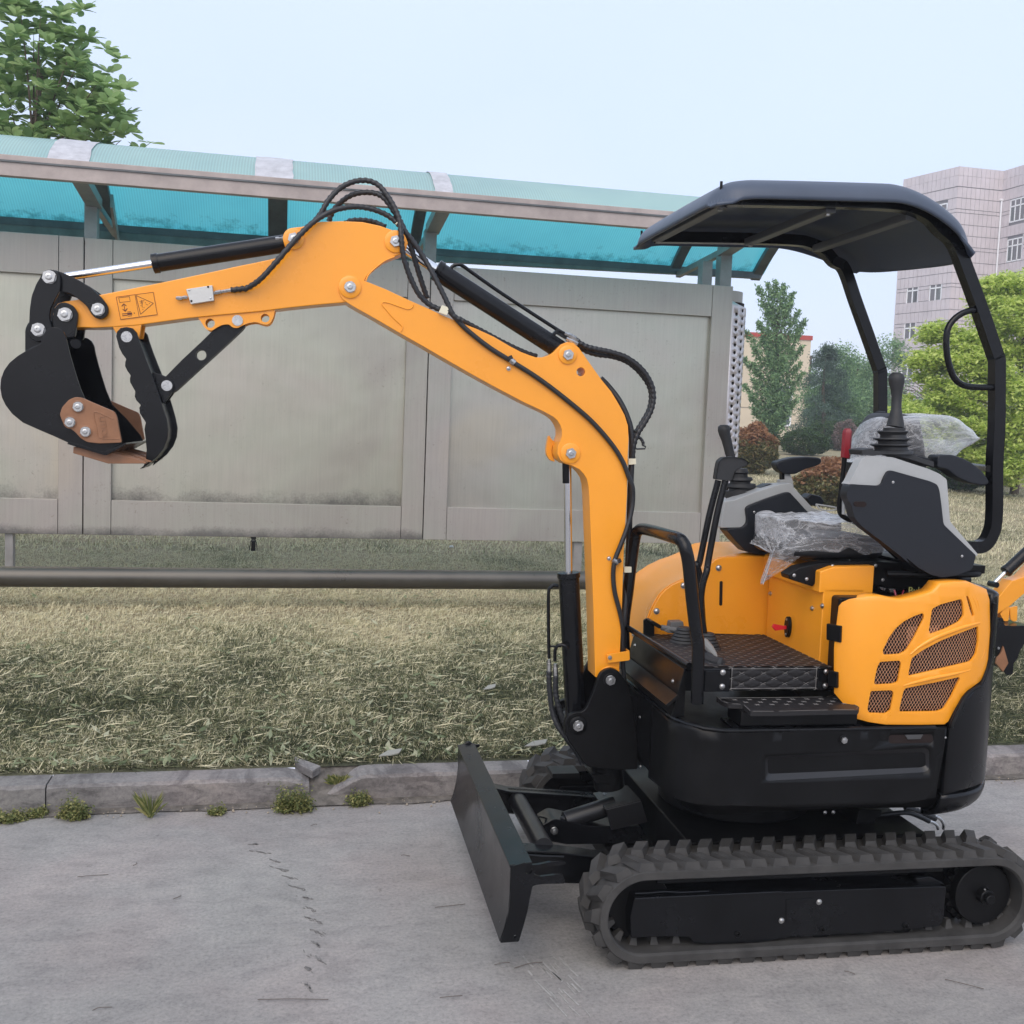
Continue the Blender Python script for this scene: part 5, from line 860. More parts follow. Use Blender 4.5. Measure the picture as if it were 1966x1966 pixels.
# push arms, cross tube, cylinder and its guard
na = [(-0.8516,0.2685),(-0.7916,0.2614),(-0.6754,0.2505),(-0.5184,0.2264),(-0.4744,0.218),(-0.4708,0.1441),(-0.6449,0.1549),(-0.7438,0.1624),(-0.8034,0.188)]
fa = [(-0.8123,0.2811),(-0.7782,0.2708),(-0.7288,0.26),(-0.4247,0.2316),(-0.4006,0.2147),(-0.3977,0.1525),(-0.7823,0.1796),(-0.8103,0.2261)]
ba = MB().prism(na, -.315, -.285).prism([(-0.7974,0.2698),(-0.6804,0.2606),(-0.5244,0.2343),(-0.5242,0.231),(-0.6801,0.254),(-0.7972,0.2649)], -.335, -.275)
bf = MB().prism(fa, .20, .225).prism([(-0.8085,0.2803),(-0.7288,0.26),(-0.4247,0.2316),(-0.4245,0.2262),(-0.7323,0.2525),(-0.8083,0.2734)], .185, .24)
arms_ = ba.obj('blade_arm', BLK, EX, bevel=.002); KEEP.append(arms_); KEEP.append(bf.obj('blade_arm', BLK, EX, bevel=.002))
MB().cyl([(-0.6971,0.2,0.2225)][0], [(-0.71,-0.285,0.2539)][0], .030, 28).obj('cross_tube', BLKL, arms_)
MB().tube(cr([(-0.7952,-0.32,0.2551),(-0.7611,-0.32,0.2489),(-0.7122,-0.32,0.2438),(-0.6566,-0.32,0.24)],4), .006, 8).obj('weld_bead', BLK, arms_)
dc = MB().cyl([(-0.5821,-0.02,0.2309)][0], [(-0.4114,0,0.2725)][0], .030, 28).tube([(-0.6173,-0.02,0.214),(-0.5927,-0.02,0.2276),(-0.5803,-0.02,0.2308)], [.02, .018, .018], 16).obj('blade_cylinder', BLKL, EX, bevel=.002); KEEP.append(dc)
MB().prism(rd([(-0.6671,0.2273),(-0.6256,0.2509),(-0.5897,0.2426),(-0.51,0.2221),(-0.3281,0.2162),(-0.3252,0.158),(-0.5791,0.1636),(-0.6367,0.1764)], .01), -.05, .05).obj('cylinder_lug', BLK, dc, bevel=.002)
q = [(-0.6245,0.2138)][0]; bolt(dc, (q[0], -.055, q[1]), .0120)
MB().tube(cr([(-0.6937,-0.02,0.2487),(-0.6615,-0.02,0.2459),(-0.6254,-0.02,0.2358),(-0.6003,-0.02,0.2368)],4), .003, 6).tube(cr([(-0.6894,-0.02,0.2307),(-0.6536,-0.02,0.2277),(-0.6286,-0.02,0.2269),(-0.6001,-0.02,0.2314)],4), .003, 6).obj('grease_line', BLKM, dc)
for q in [(-0.6971,-0.02,0.2453),(-0.6823,-0.02,0.2305)]: bolt(dc, q, .007, (0, 0, 1), me=CAP)
g = [(-0.4578,-0.06,0.2798),(-0.3412,-0.06,0.3051),(-0.3158,-0.06,0.2359),(-0.4365,-0.06,0.211),(-0.4612,0.09,0.2782),(-0.3417,0.09,0.3031)]
ga, gb, gc, gd, ge, gf = map(Vector, g)
gm = MB()
for quad in ((ga, gb, gc, gd), (ga, gb, gf, ge)):
    n_ = (quad[1]-quad[0]).cross(quad[3]-quad[0]).normalized()*.0035
    gm.loft([[p-n_ for p in quad], [p+n_ for p in quad]])
gd_ = gm.obj('cylinder_guard', BLKL, dc, bevel=.001)
for t1, t2 in ((.30, .78), (.28, .30)):
    q = ga+(gb-ga)*t1*.9+(ge-ga)*t2; bolt(gd_, q, .008, (0, -.3, 1))

# plastic covers lying on the machine (they can be lifted off)
fr0 = Matrix.Translation((1.5, 3.22, 0)) @ Matrix.Rotation(-.03, 4, 'Z')
def film(name, label, quads_fn, nu, nv):
    mb = MB(); vs = [quads_fn(i/nu, j/nv) for j in range(nv+1) for i in range(nu+1)]
    mb.add(vs, [(j*(nu+1)+i, j*(nu+1)+i+1, (j+1)*(nu+1)+i+1, (j+1)*(nu+1)+i) for j in range(nv) for i in range(nu)])
    o = mb.obj(name, FILM, None, ang=180); o.matrix_world = fr0; tag(o, label, 'plastic cover'); return o
fc1 = [(-0.115,1.1711),(-0.0917,1.2141),(-0.0512,1.2329),(0.0324,1.2363),(0.1488,1.238),(0.1794,1.2592),(0.2013,1.253),(0.2179,1.2201),(0.2842,1.198),(0.3574,1.1388),(0.2888,1.1327),(0.1814,1.1245),(0.075,1.1207),(0.0151,1.1222),(-0.0321,1.1495),(-0.0885,1.1617)]
def seat_film(u, v):
    a = 2*math.pi*u; c = Vector((.225, -.09, 1.185)); rr = v
    k = (abs(math.cos(a))**3.5+abs(math.sin(a))**3.5)**(-1/3.5)
    x = c.x+.205*k*math.cos(a)*min(1, rr*1.5); y = c.y+.175*k*math.sin(a)*min(1, rr*1.5)
    z = 1.252-.012*rr-(max(0, rr-.66)/.34)**1.2*.085
    nn = noise.noise(Vector((x*16, y*16, v*3)))+.6*noise.noise(Vector((x*40, y*30, z*20)))
    return (x+.006*nn, y+.006*nn, z+.012*nn*(.4+rr))
film('plastic_cover', 'crumpled clear plastic cover over the seat cushion', seat_film, 90, 40)
tip = [(-0.0252,-0.18,1.0439)][0]; kn = [(-0.0068,-0.2,1.1436)][0]; rt_ = [(0.0859,-0.23,1.1286)][0]; lf_ = [(-0.0778,-0.2,1.1694)][0]; tp_ = [(-0.0562,-0.21,1.2112)][0]; t2_ = [(0.0342,-0.22,1.2274)][0]; r2_ = [(0.1359,-0.24,1.1677)][0]
def skirt_film(u, v):
    A = [Vector(p) for p in (lf_, tp_, t2_, r2_)]; Bq = [Vector(p) for p in (kn, kn, kn, rt_)]; Cq = [Vector(p) for p in (tip, tip, tip, tip)]
    def L(Q, t):
        t = min(t, .9999)*3; i = int(t); return Q[i].lerp(Q[i+1], t-i)
    p = L(A, u).lerp(L(Bq, u), v*2) if v < .5 else L(Bq, u).lerp(L(Cq, u), v*2-1)
    w_ = .022*noise.noise(Vector((u*9, v*1.5, 1)))+.012*noise.noise(Vector((u*26, v*3, 4)))
    return (p.x+w_*.3, p.y-.02*math.sin(math.pi*u)+w_, p.z+w_*.5)
film('plastic_cover', 'gathered tail of clear plastic hanging over the seat box edge', skirt_film, 60, 30)
bo = [(0.3011,1.4262),(0.3156,1.4635),(0.3322,1.4991),(0.3558,1.542),(0.3807,1.5675),(0.4104,1.5798),(0.4522,1.5857),(0.5059,1.5899),(0.5599,1.5935),(0.6068,1.5925),(0.6391,1.581),(0.6682,1.5608),(0.6932,1.5439),(0.7104,1.5267),(0.7239,1.5164),(0.6891,1.4956),(0.6589,1.4785),(0.6386,1.4617),(0.6258,1.4488),(0.5995,1.4337),(0.5367,1.4389),(0.439,1.4499),(0.3434,1.4468)]
cen = (sum(p[0] for p in bo)/len(bo), sum(p[1] for p in bo)/len(bo)); bo_ = [tuple(p) for p in cr([(p[0], 0, p[1]) for p in bo+[bo[0]]], 5)]
def back_film(u, v):
    i = min(int(u*(len(bo_)-1)), len(bo_)-2); t = u*(len(bo_)-1)-i; p = Vector(bo_[i]).lerp(Vector(bo_[i+1]), t)
    ph = v*math.pi; k = math.sin(ph)**.45 if 0 < v < 1 else 0; yy = -.08-.15*math.cos(ph)
    x = cen[0]+(p.x-cen[0])*k; z = cen[1]+(p.z-cen[1])*k
    n_ = noise.noise(Vector((x*14+z*9, yy*8, z*5)))+.5*noise.noise(Vector((x*34, yy*20, z*30)))
    return (x+.009*n_, yy+.012*n_, z+.005*n_)
film('plastic_cover', 'clear plastic bag billowing over the seat backrest', back_film, 110, 36)

# ================================================================ GROUND, KERB, LAWN
def zl(y): return .10+min(max(y-4.24, 0), 26)*.040
def nodes_mat(name):
    m = bpy.data.materials.new(name); m.use_nodes = True; return m, m.node_tree, m.node_tree.nodes['Principled BSDF'], m.node_tree.links.new
def noise_n(t, vec, scale, det=5, rough=.6, dist=0):
    n = t.nodes.new('ShaderNodeTexNoise'); n.inputs['Scale'].default_value = scale; n.inputs['Detail'].default_value = det; n.inputs['Roughness'].default_value = rough; n.inputs['Distortion'].default_value = dist
    t.links.new(vec, n.inputs['Vector']); return n.outputs[0]
def ramp_n(t, fac, stops):
    r = t.nodes.new('ShaderNodeValToRGB'); els = r.color_ramp.elements
    while len(els) < len(stops): els.new(.5)
    for e_, (p, c) in zip(els, stops): e_.position = p; e_.color = (*c, 1) if len(c) == 3 else c
    t.links.new(fac, r.inputs[0]); return r.outputs[0]
def mix_n(t, fac, a, b, mode='MIX'):
    n = t.nodes.new('ShaderNodeMix'); n.data_type = 'RGBA'; n.blend_type = mode
    for i_, v in ((0, fac), (6, a), (7, b)):
        if hasattr(v, 'links'): t.links.new(v, n.inputs[i_])
        else: n.inputs[i_].default_value = v if not isinstance(v, tuple) else (*v, 1)
    return n.outputs[2]
def bump_n(t, b, h, strength, dist):
    n = t.nodes.new('ShaderNodeBump'); n.inputs['Strength'].default_value = strength; n.inputs['Distance'].default_value = dist
    t.links.new(h, n.inputs['Height']); t.links.new(n.outputs[0], b.inputs['Normal'])
def mapping_n(t, sc, rot=(0, 0, 0)):
    tc = t.nodes.new('ShaderNodeTexCoord'); mp = t.nodes.new('ShaderNodeMapping'); mp.inputs['Scale'].default_value = sc; mp.inputs['Rotation'].default_value = rot
    t.links.new(tc.outputs['Object'], mp.inputs[0]); return mp.outputs[0]

def concrete(name, base, stain=False):
    m, t, b, L = nodes_mat(name); v = mapping_n(t, (1, 1, 1)); vs_ = mapping_n(t, (1.0, 1.7, 1))
    big = ramp_n(t, noise_n(t, v, 1.1, 4, .55), [(.3, tuple(c*.86 for c in base)), (.48, base), (.70, tuple(c*1.16 for c in base))])
    tint = ramp_n(t, noise_n(t, v, 1.7, 2, .5, .5), [(.3, (.97, .995, .99)), (.5, (1, 1, 1)), (.64, (1.035, .99, .985)), (.8, (1.03, 1.015, .94))])
    c = mix_n(t, 1., big, tint, 'MULTIPLY')
    fine = ramp_n(t, noise_n(t, v, 85, 6, .75), [(.30, (.62, .62, .62)), (.48, (1, 1, 1)), (.70, (1.30, 1.29, 1.27))])
    c = mix_n(t, .85, c, fine, 'MULTIPLY')
    mid = ramp_n(t, noise_n(t, vs_, 9, 7, .7, .4), [(.36, (.80, .80, .81)), (.52, (1, 1, 1)), (.68, (1.13, 1.12, 1.10))])
    c = mix_n(t, .8, c, mid, 'MULTIPLY')
    if stain:
        vv_ = mapping_n(t, (2.2, .6, 6)); c = mix_n(t, 1., c, ramp_n(t, noise_n(t, vv_, 3.2, 5, .7, .8), [(.40, (.62, .61, .62)), (.52, (1, 1, 1)), (.66, (1.08, 1.07, 1.05))]), 'MULTIPLY')
    spots = ramp_n(t, noise_n(t, v, 26, 3, .5), [(.70, (1, 1, 1)), (.76, (.62, .61, .60))]); c = mix_n(t, .8, c, spots, 'MULTIPLY')
    L(c, b.inputs['Base Color']); b.inputs['Roughness'].default_value = .85
    bump_n(t, b, noise_n(t, v, 130, 8, .8), .35, .004); return m
ROADM = concrete('road_concrete', (.262, .248, .235))
KERBM = concrete('kerb_concrete', (.215, .202, .195), True)
road = MB().add([(-150, -60, 0), (150, -60, 0), (150, 4.2, 0), (-150, 4.2, 0)], [(0, 1, 2, 3)]).obj('road', ROADM, smooth=False, kind='structure')
# herringbone tread marks and scrapes left on the concrete
MRK = mat('tread_mark_dirt', (.155, .149, .143), .9, var=.3, vscale=60); SCR = mat('scrape_dust', (.285, .277, .262), .95, var=.15, vscale=40)
marks = [(-0.1023,3.7117,0),(-0.0537,3.7059,0),(-0.0876,3.6551,0),(-0.0202,3.6225,0),(-0.0386,3.5895,0),(0.0119,3.547,0),(-0.0157,3.5119,0),(0.0399,3.4747,0),(0.0277,3.4346,0),(0.0698,3.4001,0),(0.0277,3.3712,0),(0.0955,3.3204,0),(0.054,3.2983,0),(0.1144,3.2461,0),(0.0849,3.2106,0),(0.1227,3.1671,0),(0.0893,3.1401,0),(0.1381,3.0845,0),(0.0891,3.0695,0),(0.1474,3.0066,0),(0.088,3.0066,0),(0.1434,2.9285,0),(0.0828,2.9227,0),(0.1394,2.8469,0),(0.0789,2.8472,0),(0.1084,2.8023,0),(0.0728,2.7776,0),(0.1034,2.7079,0)]
for i in range(0, len(marks), 2):
    a, b = Vector(marks[i]), Vector(marks[i+1]); d = (b-a); n = Vector((-d.y, d.x, 0)).normalized(); mb = MB()
    for k in range(11):
        t_ = min(1, max(0, random.gauss(.62, .26))); c = a+d*t_+n*random.gauss(0, .0035); hl = random.uniform(.003, .011); hw = random.uniform(.0006, .0022)*(1.3-abs(t_-.7)); u = (d.normalized()+n*random.uniform(-.5, .2)).normalized(); v_ = Vector((-u.y, u.x, 0))
        mb.prism([(q.x, q.y) for q in (c-u*hl, c-u*hl*.3-v_*hw, c+u*hl*.6-v_*hw*.8, c+u*hl, c+u*hl*.4+v_*hw, c-u*hl*.5+v_*hw*.7)], .0008, .0022, 'z')
    mb.obj('tread_mark', MRK, road, smooth=False)
TWIG = mat('dry_twig', (.12, .10, .085), .9)
twl = [(0.4889,3.1371,0.004),(0.5858,3.1479,0.004),(0.6549,2.7417,0.004),(0.741,2.763,0.004),(0.429,2.6218,0.004),(0.4893,2.6232,0.004),(0.604,2.7676,0.004),(0.6484,2.7739,0.004),(0.4275,3.5455,0.004),(0.4571,3.5354,0.004)] + [(-0.6194,3.5012,0.004),(-0.5256,3.5067,0.004),(-0.4384,2.6877,0.004),(-0.3928,2.6967,0.004),(-0.3045,3.2987,0.004),(-0.2829,3.3197,0.004),(-0.4584,3.5696,0.004),(-0.4515,3.5947,0.004),(-0.0361,2.6803,0.004),(0.1428,2.6542,0.004),(0.126,3.8516,0.004),(0.1503,3.8618,0.004)] + [(1.8412,2.5132,0.004),(1.9186,2.4504,0.004),(1.5776,2.5953,0.004),(1.5994,2.5742,0.004)]
where = ['pointing at the foot of the dozer blade', 'in front of the dozer blade\'s lower corner', 'on the bare concrete left of the white scrape', 'beside the white scrape below the blade', 'near the pinkish patch left of the blade', 'on the concrete nearest the left end of the kerb', 'at the bottom left of the concrete', 'in the middle of the left concrete', 'reddish and tiny below the kerb weeds', 'below the last tread mark', 'by the kerb gap in the road', 'in the bottom right corner of the concrete', 'in front of the near track']
for i in range(0, len(twl), 2):
    a, b = Vector(twl[i]), Vector(twl[i+1]); md = (a+b)/2+Vector((random.uniform(-.008, .008), random.uniform(-.006, .006), .002))
    o = MB().tube(cr([a, md, b], 5), [.0011]*11, 5).obj('twig', TWIG)
    tag(o, 'thin dark twig '+where[min(i//2, len(where)-1)], 'twig', 'twigs scattered on the concrete')
scr = MB()
for i in range(26):
    a = Vector([(0.7066,2.8382,0)][0])+Vector((random.uniform(-.02, .10), -.02-random.random()*.30, 0)); ln = random.uniform(.02, .10); dx_ = random.uniform(-.02, .02)
    scr.bar((a.x, a.y, .0012), (a.x+.25*ln+dx_*.2, a.y-ln, .0012), random.uniform(.002, .006), .0008)
scr.obj('scrape_marks', SCR, road, smooth=False, kind='stuff')

# kerb: separate cast stones, one broken end
kerb = root('kerb', 'x', 'x', (0, 0, 0)); del kerb['label']; del kerb['category']; kerb['kind'] = 'structure'
def kerbstone(x0, x1, prof=None, y0=4.100, y1=4.235, h=.103, seed=0):
    n = max(6, int((x1-x0)/.03)); secs = []; rs = random.Random(seed)
    for i in range(n+1):
        x = x0+(x1-x0)*i/n
        hh = h if prof is None else prof(x)
        j = lambda s=.0022: rs.uniform(-s, s)
        c = .008+abs(j(.006))
        secs.append([(x, y0, -.05), (x, y0+j(), max(.0, hh-c)*.5), (x, y0+j(), max(.002, hh-c)), (x, y0+c+j(.001), max(.004, hh+j(.0012))), (x, (y0+y1)/2, max(.004, hh+j(.0012))), (x, y1-.004, max(.004, hh+j(.0012))), (x, y1, max(.003, hh-.004)), (x, y1, -.05)])
    o = MB().loft(secs).obj('kerb_stone', KERBM, kerb, ang=30); return o
g0 = .126; xs = [-9.83, -8.83, -7.83, -6.83, -5.83, -4.83, -3.83, -2.83, -1.83, -.838]
for i, (a, b) in enumerate(zip(xs, xs[1:])): kerbstone(a+.002, b-.002, seed=i)
kerbstone(-.835, g0, lambda x: .103-(.030*max(0, (x-.02)/.106)**2 if x > .02 else 0), seed=31)
def brk(x):
    t = (x-.152)/.185
    return .103*min(1, max(0, t)**.8) if t < 1 else .103
kerbstone(.150, 1.03, brk, seed=40)
for i in range(9): kerbstone(1.038+i, 2.03+i, seed=50+i)
ck = [(0.0701,4.3297,0.12),(0.1725,4.1938,0.12),(0.1375,4.1321,0.12),(0.073,4.2462,0.12)]
cb = MB().prism([(p[0], p[1]) for p in ck], .085, .118, 'z').obj('kerb_chunk', KERBM, bevel=.004); tag(cb, 'broken lump of kerb concrete lying on the grass behind the gap', 'rubble')
SOIL = mat('soil', (.105, .094, .082), .95, var=.4, vscale=22, bump=.9, bscale=70)
dirt = []
for i in range(160):
    x = -6+i*.075; dirt.append((x, 4.055+.02*noise.noise(Vector((x*3, 0, 0)))+.02*noise.noise(Vector((x*11, 2, 0)))))
MB().add([(x, y, .004) for x, y in dirt]+[(x, 4.12, .012) for x, y in dirt], [(i, i+1, 161+i, 160+i) for i in range(159)]).obj('gutter_dirt', SOIL, kind='structure')
MB().add([(.11, 4.05, .006), (.36, 4.05, .006), (.36, 4.25, .098), (.11, 4.25, .098)], [(0, 1, 2, 3)]).obj('soil_gap', SOIL, kind='structure')
# pebbles in the gutter
pb_ = MB()
for i in range(420):
    x = random.uniform(-1.3, 3.8); y = 4.09-abs(random.gauss(0, .04)); r = random.uniform(.002, .006)
    vs = [(x+r*random.uniform(.7, 1.2)*math.cos(a), y+r*random.uniform(.7, 1.2)*math.sin(a), .004) for a in (0, 1.3, 2.6, 3.9, 5.1)]+[(x, y, .004+r)]
    pb_.add(vs, [(0, 1, 5), (1, 2, 5), (2, 3, 5), (3, 4, 5), (4, 0, 5)])
pb_.obj('gutter_grit', mat('grit', (.24, .20, .15), .9, var=.5, vscale=120), kind='stuff', smooth=False)

# lawn surface
m, t, b, L = nodes_mat('lawn_soil_and_thatch'); v = mapping_n(t, (1, 1, 1))
def lawn_colour(t, v, dark=1.):
    n1 = noise_n(t, v, .9, 4, .6, .6); n2 = noise_n(t, v, 5, 5, .65)
    mth = t.nodes.new('ShaderNodeMath'); mth.operation = 'MULTIPLY_ADD'; mth.inputs[1].default_value = .45; t.links.new(n2, mth.inputs[0]); t.links.new(n1, mth.inputs[2])
    tc = t.nodes.new('ShaderNodeTexCoord'); sx = t.nodes.new('ShaderNodeSeparateXYZ'); t.links.new(tc.outputs['Object'], sx.inputs[0])
    wob = t.nodes.new('ShaderNodeMath'); wob.operation = 'MULTIPLY_ADD'; wob.inputs[1].default_value = 1.6; t.links.new(noise_n(t, v, .8, 3), wob.inputs[0]); t.links.new(sx.outputs[1], wob.inputs[2])
    mr = t.nodes.new('ShaderNodeMapRange'); mr.interpolation_type = 'SMOOTHSTEP'; mr.inputs[1].default_value = 5.9; mr.inputs[2].default_value = 7.9; mr.inputs[3].default_value = -.20; mr.inputs[4].default_value = .22; t.links.new(wob.outputs[0], mr.inputs[0])
    ad = t.nodes.new('ShaderNodeMath'); ad.operation = 'ADD'; t.links.new(mth.outputs[0], ad.inputs[0]); t.links.new(mr.outputs[0], ad.inputs[1])
    gx = t.nodes.new('ShaderNodeMapRange'); gx.interpolation_type = 'SMOOTHSTEP'; gx.inputs[1].default_value = 1.5; gx.inputs[2].default_value = 4.0; gx.inputs[3].default_value = 0; gx.inputs[4].default_value = -.13; t.links.new(sx.outputs[0], gx.inputs[0])
    a2 = t.nodes.new('ShaderNodeMath'); a2.operation = 'ADD'; t.links.new(ad.outputs[0], a2.inputs[0]); t.links.new(gx.outputs[0], a2.inputs[1])
    return a2.outputs[0]
f = lawn_colour(t, v)
c = ramp_n(t, f, [(.46, (.095, .10, .055)), (.68, (.19, .18, .10)), (.85, (.32, .275, .16)), (1.0, (.36, .29, .18))])
fine = ramp_n(t, noise_n(t, v, 60, 6, .8), [(.32, (.45, .45, .45)), (.5, (1, 1, 1)), (.7, (1.6, 1.6, 1.55))]); c = mix_n(t, 1., c, fine, 'MULTIPLY')
L(c, b.inputs['Base Color']); b.inputs['Roughness'].default_value = .95; bump_n(t, b, noise_n(t, v, 60, 8, .8), .9, .03)
ly = [4.235, 5, 6, 7, 8, 9, 10, 12, 14, 16, 18, 20, 24, 28, 30.24, 60, 135]
MB().add([(x, y, zl(y)) for y in ly for x in (-150, 150)], [(2*i, 2*i+1, 2*i+3, 2*i+2) for i in range(len(ly)-1)]).obj('lawn', m, smooth=False, kind='structure')

# grass: blades and flat dry clippings, one mass
def quads_mesh(name, P, m_):
    """P: (N,4,3) corner array"""
    n = len(P); me = bpy.data.meshes.new(name); me.vertices.add(n*4); me.vertices.foreach_set('co', P.reshape(-1).astype(np.float32))
    me.loops.add(n*4); me.loops.foreach_set('vertex_index', np.arange(n*4, dtype=np.int32)); me.polygons.add(n); me.polygons.foreach_set('loop_start', np.arange(0, n*4, 4, dtype=np.int32))
    me.update(); me.validate(); me.materials.append(m_); return me
def zl_np(y): return .10+np.clip(y-4.24, 0, 26)*.040
def grass_mat(name, stops, rough=.8):
    m, t, b, L = nodes_mat(name); g = t.nodes.new('ShaderNodeNewGeometry'); v = mapping_n(t, (1, 1, 1))
    f = lawn_colour(t, v); mt = t.nodes.new('ShaderNodeMath'); mt.operation = 'MULTIPLY_ADD'; mt.inputs[1].default_value = .66; L(g.outputs['Random Per Island'], mt.inputs[0]); L(f, mt.inputs[2])
    c = ramp_n(t, mt.outputs[0], stops); L(c, b.inputs['Base Color']); b.inputs['Roughness'].default_value = rough; b.inputs['Specular IOR Level'].default_value = .25
    tr = t.nodes.new('ShaderNodeBsdfTranslucent'); L(c, tr.inputs[0]); ms = t.nodes.new('ShaderNodeMixShader'); ms.inputs[0].default_value = .3
    L(b.outputs[0], ms.inputs[1]); L(tr.outputs[0], ms.inputs[2]); L(ms.outputs[0], t.nodes['Material Output'].inputs[0]); return m
GR = grass_mat('grass_blades', [(.54, (.045, .056, .028)), (.88, (.175, .190, .098)), (1.16, (.40, .375, .21)), (1.42, (.74, .68, .46))])
def blades(n, ya, yb, flat, lmin, lmax, wd, rg=rng):
    u = rg.random(n); y = ya*(yb/ya)**u                                      # density falls as 1/y
    x = y*(-.42+rg.random(n)*1.27); ang = rg.random(n)*2*np.pi; ln = lmin+rg.random(n)*(lmax-lmin)
    tilt = (rg.random(n)*.5+.15) if not flat else (1.25+rg.random(n)*.30)
    dx, dy = np.cos(ang), np.sin(ang); hz = np.sin(tilt)*ln; vt = np.cos(tilt)*ln
    base = np.stack([x, y, zl_np(y)+(rg.random(n)*.018 if flat else -.004)], 1)
    sx, sy = -dy, dx; w2 = wd*(.6+.8*rg.random(n))/2
    side = np.stack([sx*w2, sy*w2, 0*w2], 1); d = np.stack([dx*hz, dy*hz, vt], 1); bend = np.stack([dx*hz*.25, dy*hz*.25, -vt*.12], 1)
    return np.stack([base-side, base+side, base+d*.6+side*.8, base+d+bend], 1)
def tufts(k):
    out = []
    for _ in range(k):
        y0 = 4.27*(8.5/4.27)**rng.random(); x0 = y0*(-.27+rng.random()*1.10); m_ = int(rng.integers(25, 70)); r_ = .02+.05*rng.random()
        x = x0+rng.normal(size=m_)*r_; y = np.maximum(y0+rng.normal(size=m_)*r_, 4.25); ang = rng.random(m_)*6.28; ln = .03+.045*rng.random(m_); tl_ = .2+.7*rng.random(m_)
        d = np.stack([np.cos(ang)*np.sin(tl_)*ln, np.sin(ang)*np.sin(tl_)*ln, np.cos(tl_)*ln], 1); s = np.stack([-np.sin(ang), np.cos(ang), 0*ang], 1)*.0018; b = np.stack([x, y, zl_np(y)], 1)
        out.append(np.stack([b-s, b+s, b+d*.65+s*.8, b+d-np.array([0, 0, .008])], 1))
    return np.concatenate(out)
P = np.concatenate([blades(200000, 4.26, 9.5, False, .014, .042, .0036), blades(86000, 4.26, 9.5, True, .015, .065, .0032), blades(9000, 4.26, 6.2, True, .05, .11, .0036), blades(60000, 9.5, 24, False, .03, .07, .009), blades(12000, 9.5, 20, True, .04, .10, .008), tufts(420)])
link('grass', quads_mesh('grass', P, GR))['kind'] = 'stuff'
# fallen leaves and white clippings on the lawn
LF = leaf_mat('fallen_leaves', (.12, .15, .07), (.46, .45, .31), .7, .2, c3=(.24, .27, .15))
n = 4200; y = 4.28*(8.5/4.28)**(rng.random(n)**2.0); x = y*(-.26+rng.random(n)*1.02); ang = rng.random(n)*6.28; ln = .008+rng.random(n)**2.4*.034; w_ = ln*(.16+.2*rng.random(n)); z = zl_np(y)+.018+rng.random(n)*.016
dx, dy = np.cos(ang), np.sin(ang); tl = (rng.random(n)-.5)*.9
C_ = np.stack([x, y, z], 1); D_ = np.stack([dx*ln, dy*ln, tl*ln], 1); S_ = np.stack([-dy*w_, dx*w_, (rng.random(n)-.5)*w_], 1)
link('fallen_leaves', quads_mesh('fallen_leaves', np.stack([C_-D_, C_-S_, C_+D_, C_+S_], 1), LF))['kind'] = 'stuff'
for nm, lab, q, s_, m_ in (('paper_scrap', 'grey white strip of litter on the grass behind the broken kerb', [(0.4598,4.2836,0.13)][0], .05, TAGM), ('paper_scrap', 'pale torn strip lying on the grass by the far track', [(1.0965,4.3494,0.13)][0], .055, TAGM), ('stone', 'small white stone on the grass below the long rail', [(1.5638,9.7693,0.2)][0], .022, TAGM), ('paper_scrap', 'bluish grey scrap in the middle of the lawn near the boom cylinder', [(1.0568,5.202,0.16)][0], .035, ALU)):
    q = (q[0], q[1], zl(q[1])+.03)
    if nm == 'stone': o = blob(q, (s_, s_*.7, s_*.6), nm, mat('white_stone', (.7, .69, .66), .6), None, .004, 40, 3, 14, 2.2)
    else: o = MB().loft([[(q[0]-s_, q[1]-.01, q[2]-.01), (q[0]-s_*.2, q[1]+.012, q[2]+.004), (q[0]+s_, q[1]+.022, q[2]+.008), (q[0]+s_*.7, q[1]-.008, q[2]), (q[0], q[1]-.015, q[2]-.006)][::1], [(q[0]-s_, q[1]-.01, q[2]-.006), (q[0]-s_*.2, q[1]+.012, q[2]+.009), (q[0]+s_, q[1]+.022, q[2]+.013), (q[0]+s_*.7, q[1]-.008, q[2]+.004), (q[0], q[1]-.015, q[2]-.002)]]).obj(nm, mat('scrap', (.27, .27, .24), .7))
    tag(o, lab, 'litter' if nm != 'stone' else 'stone')
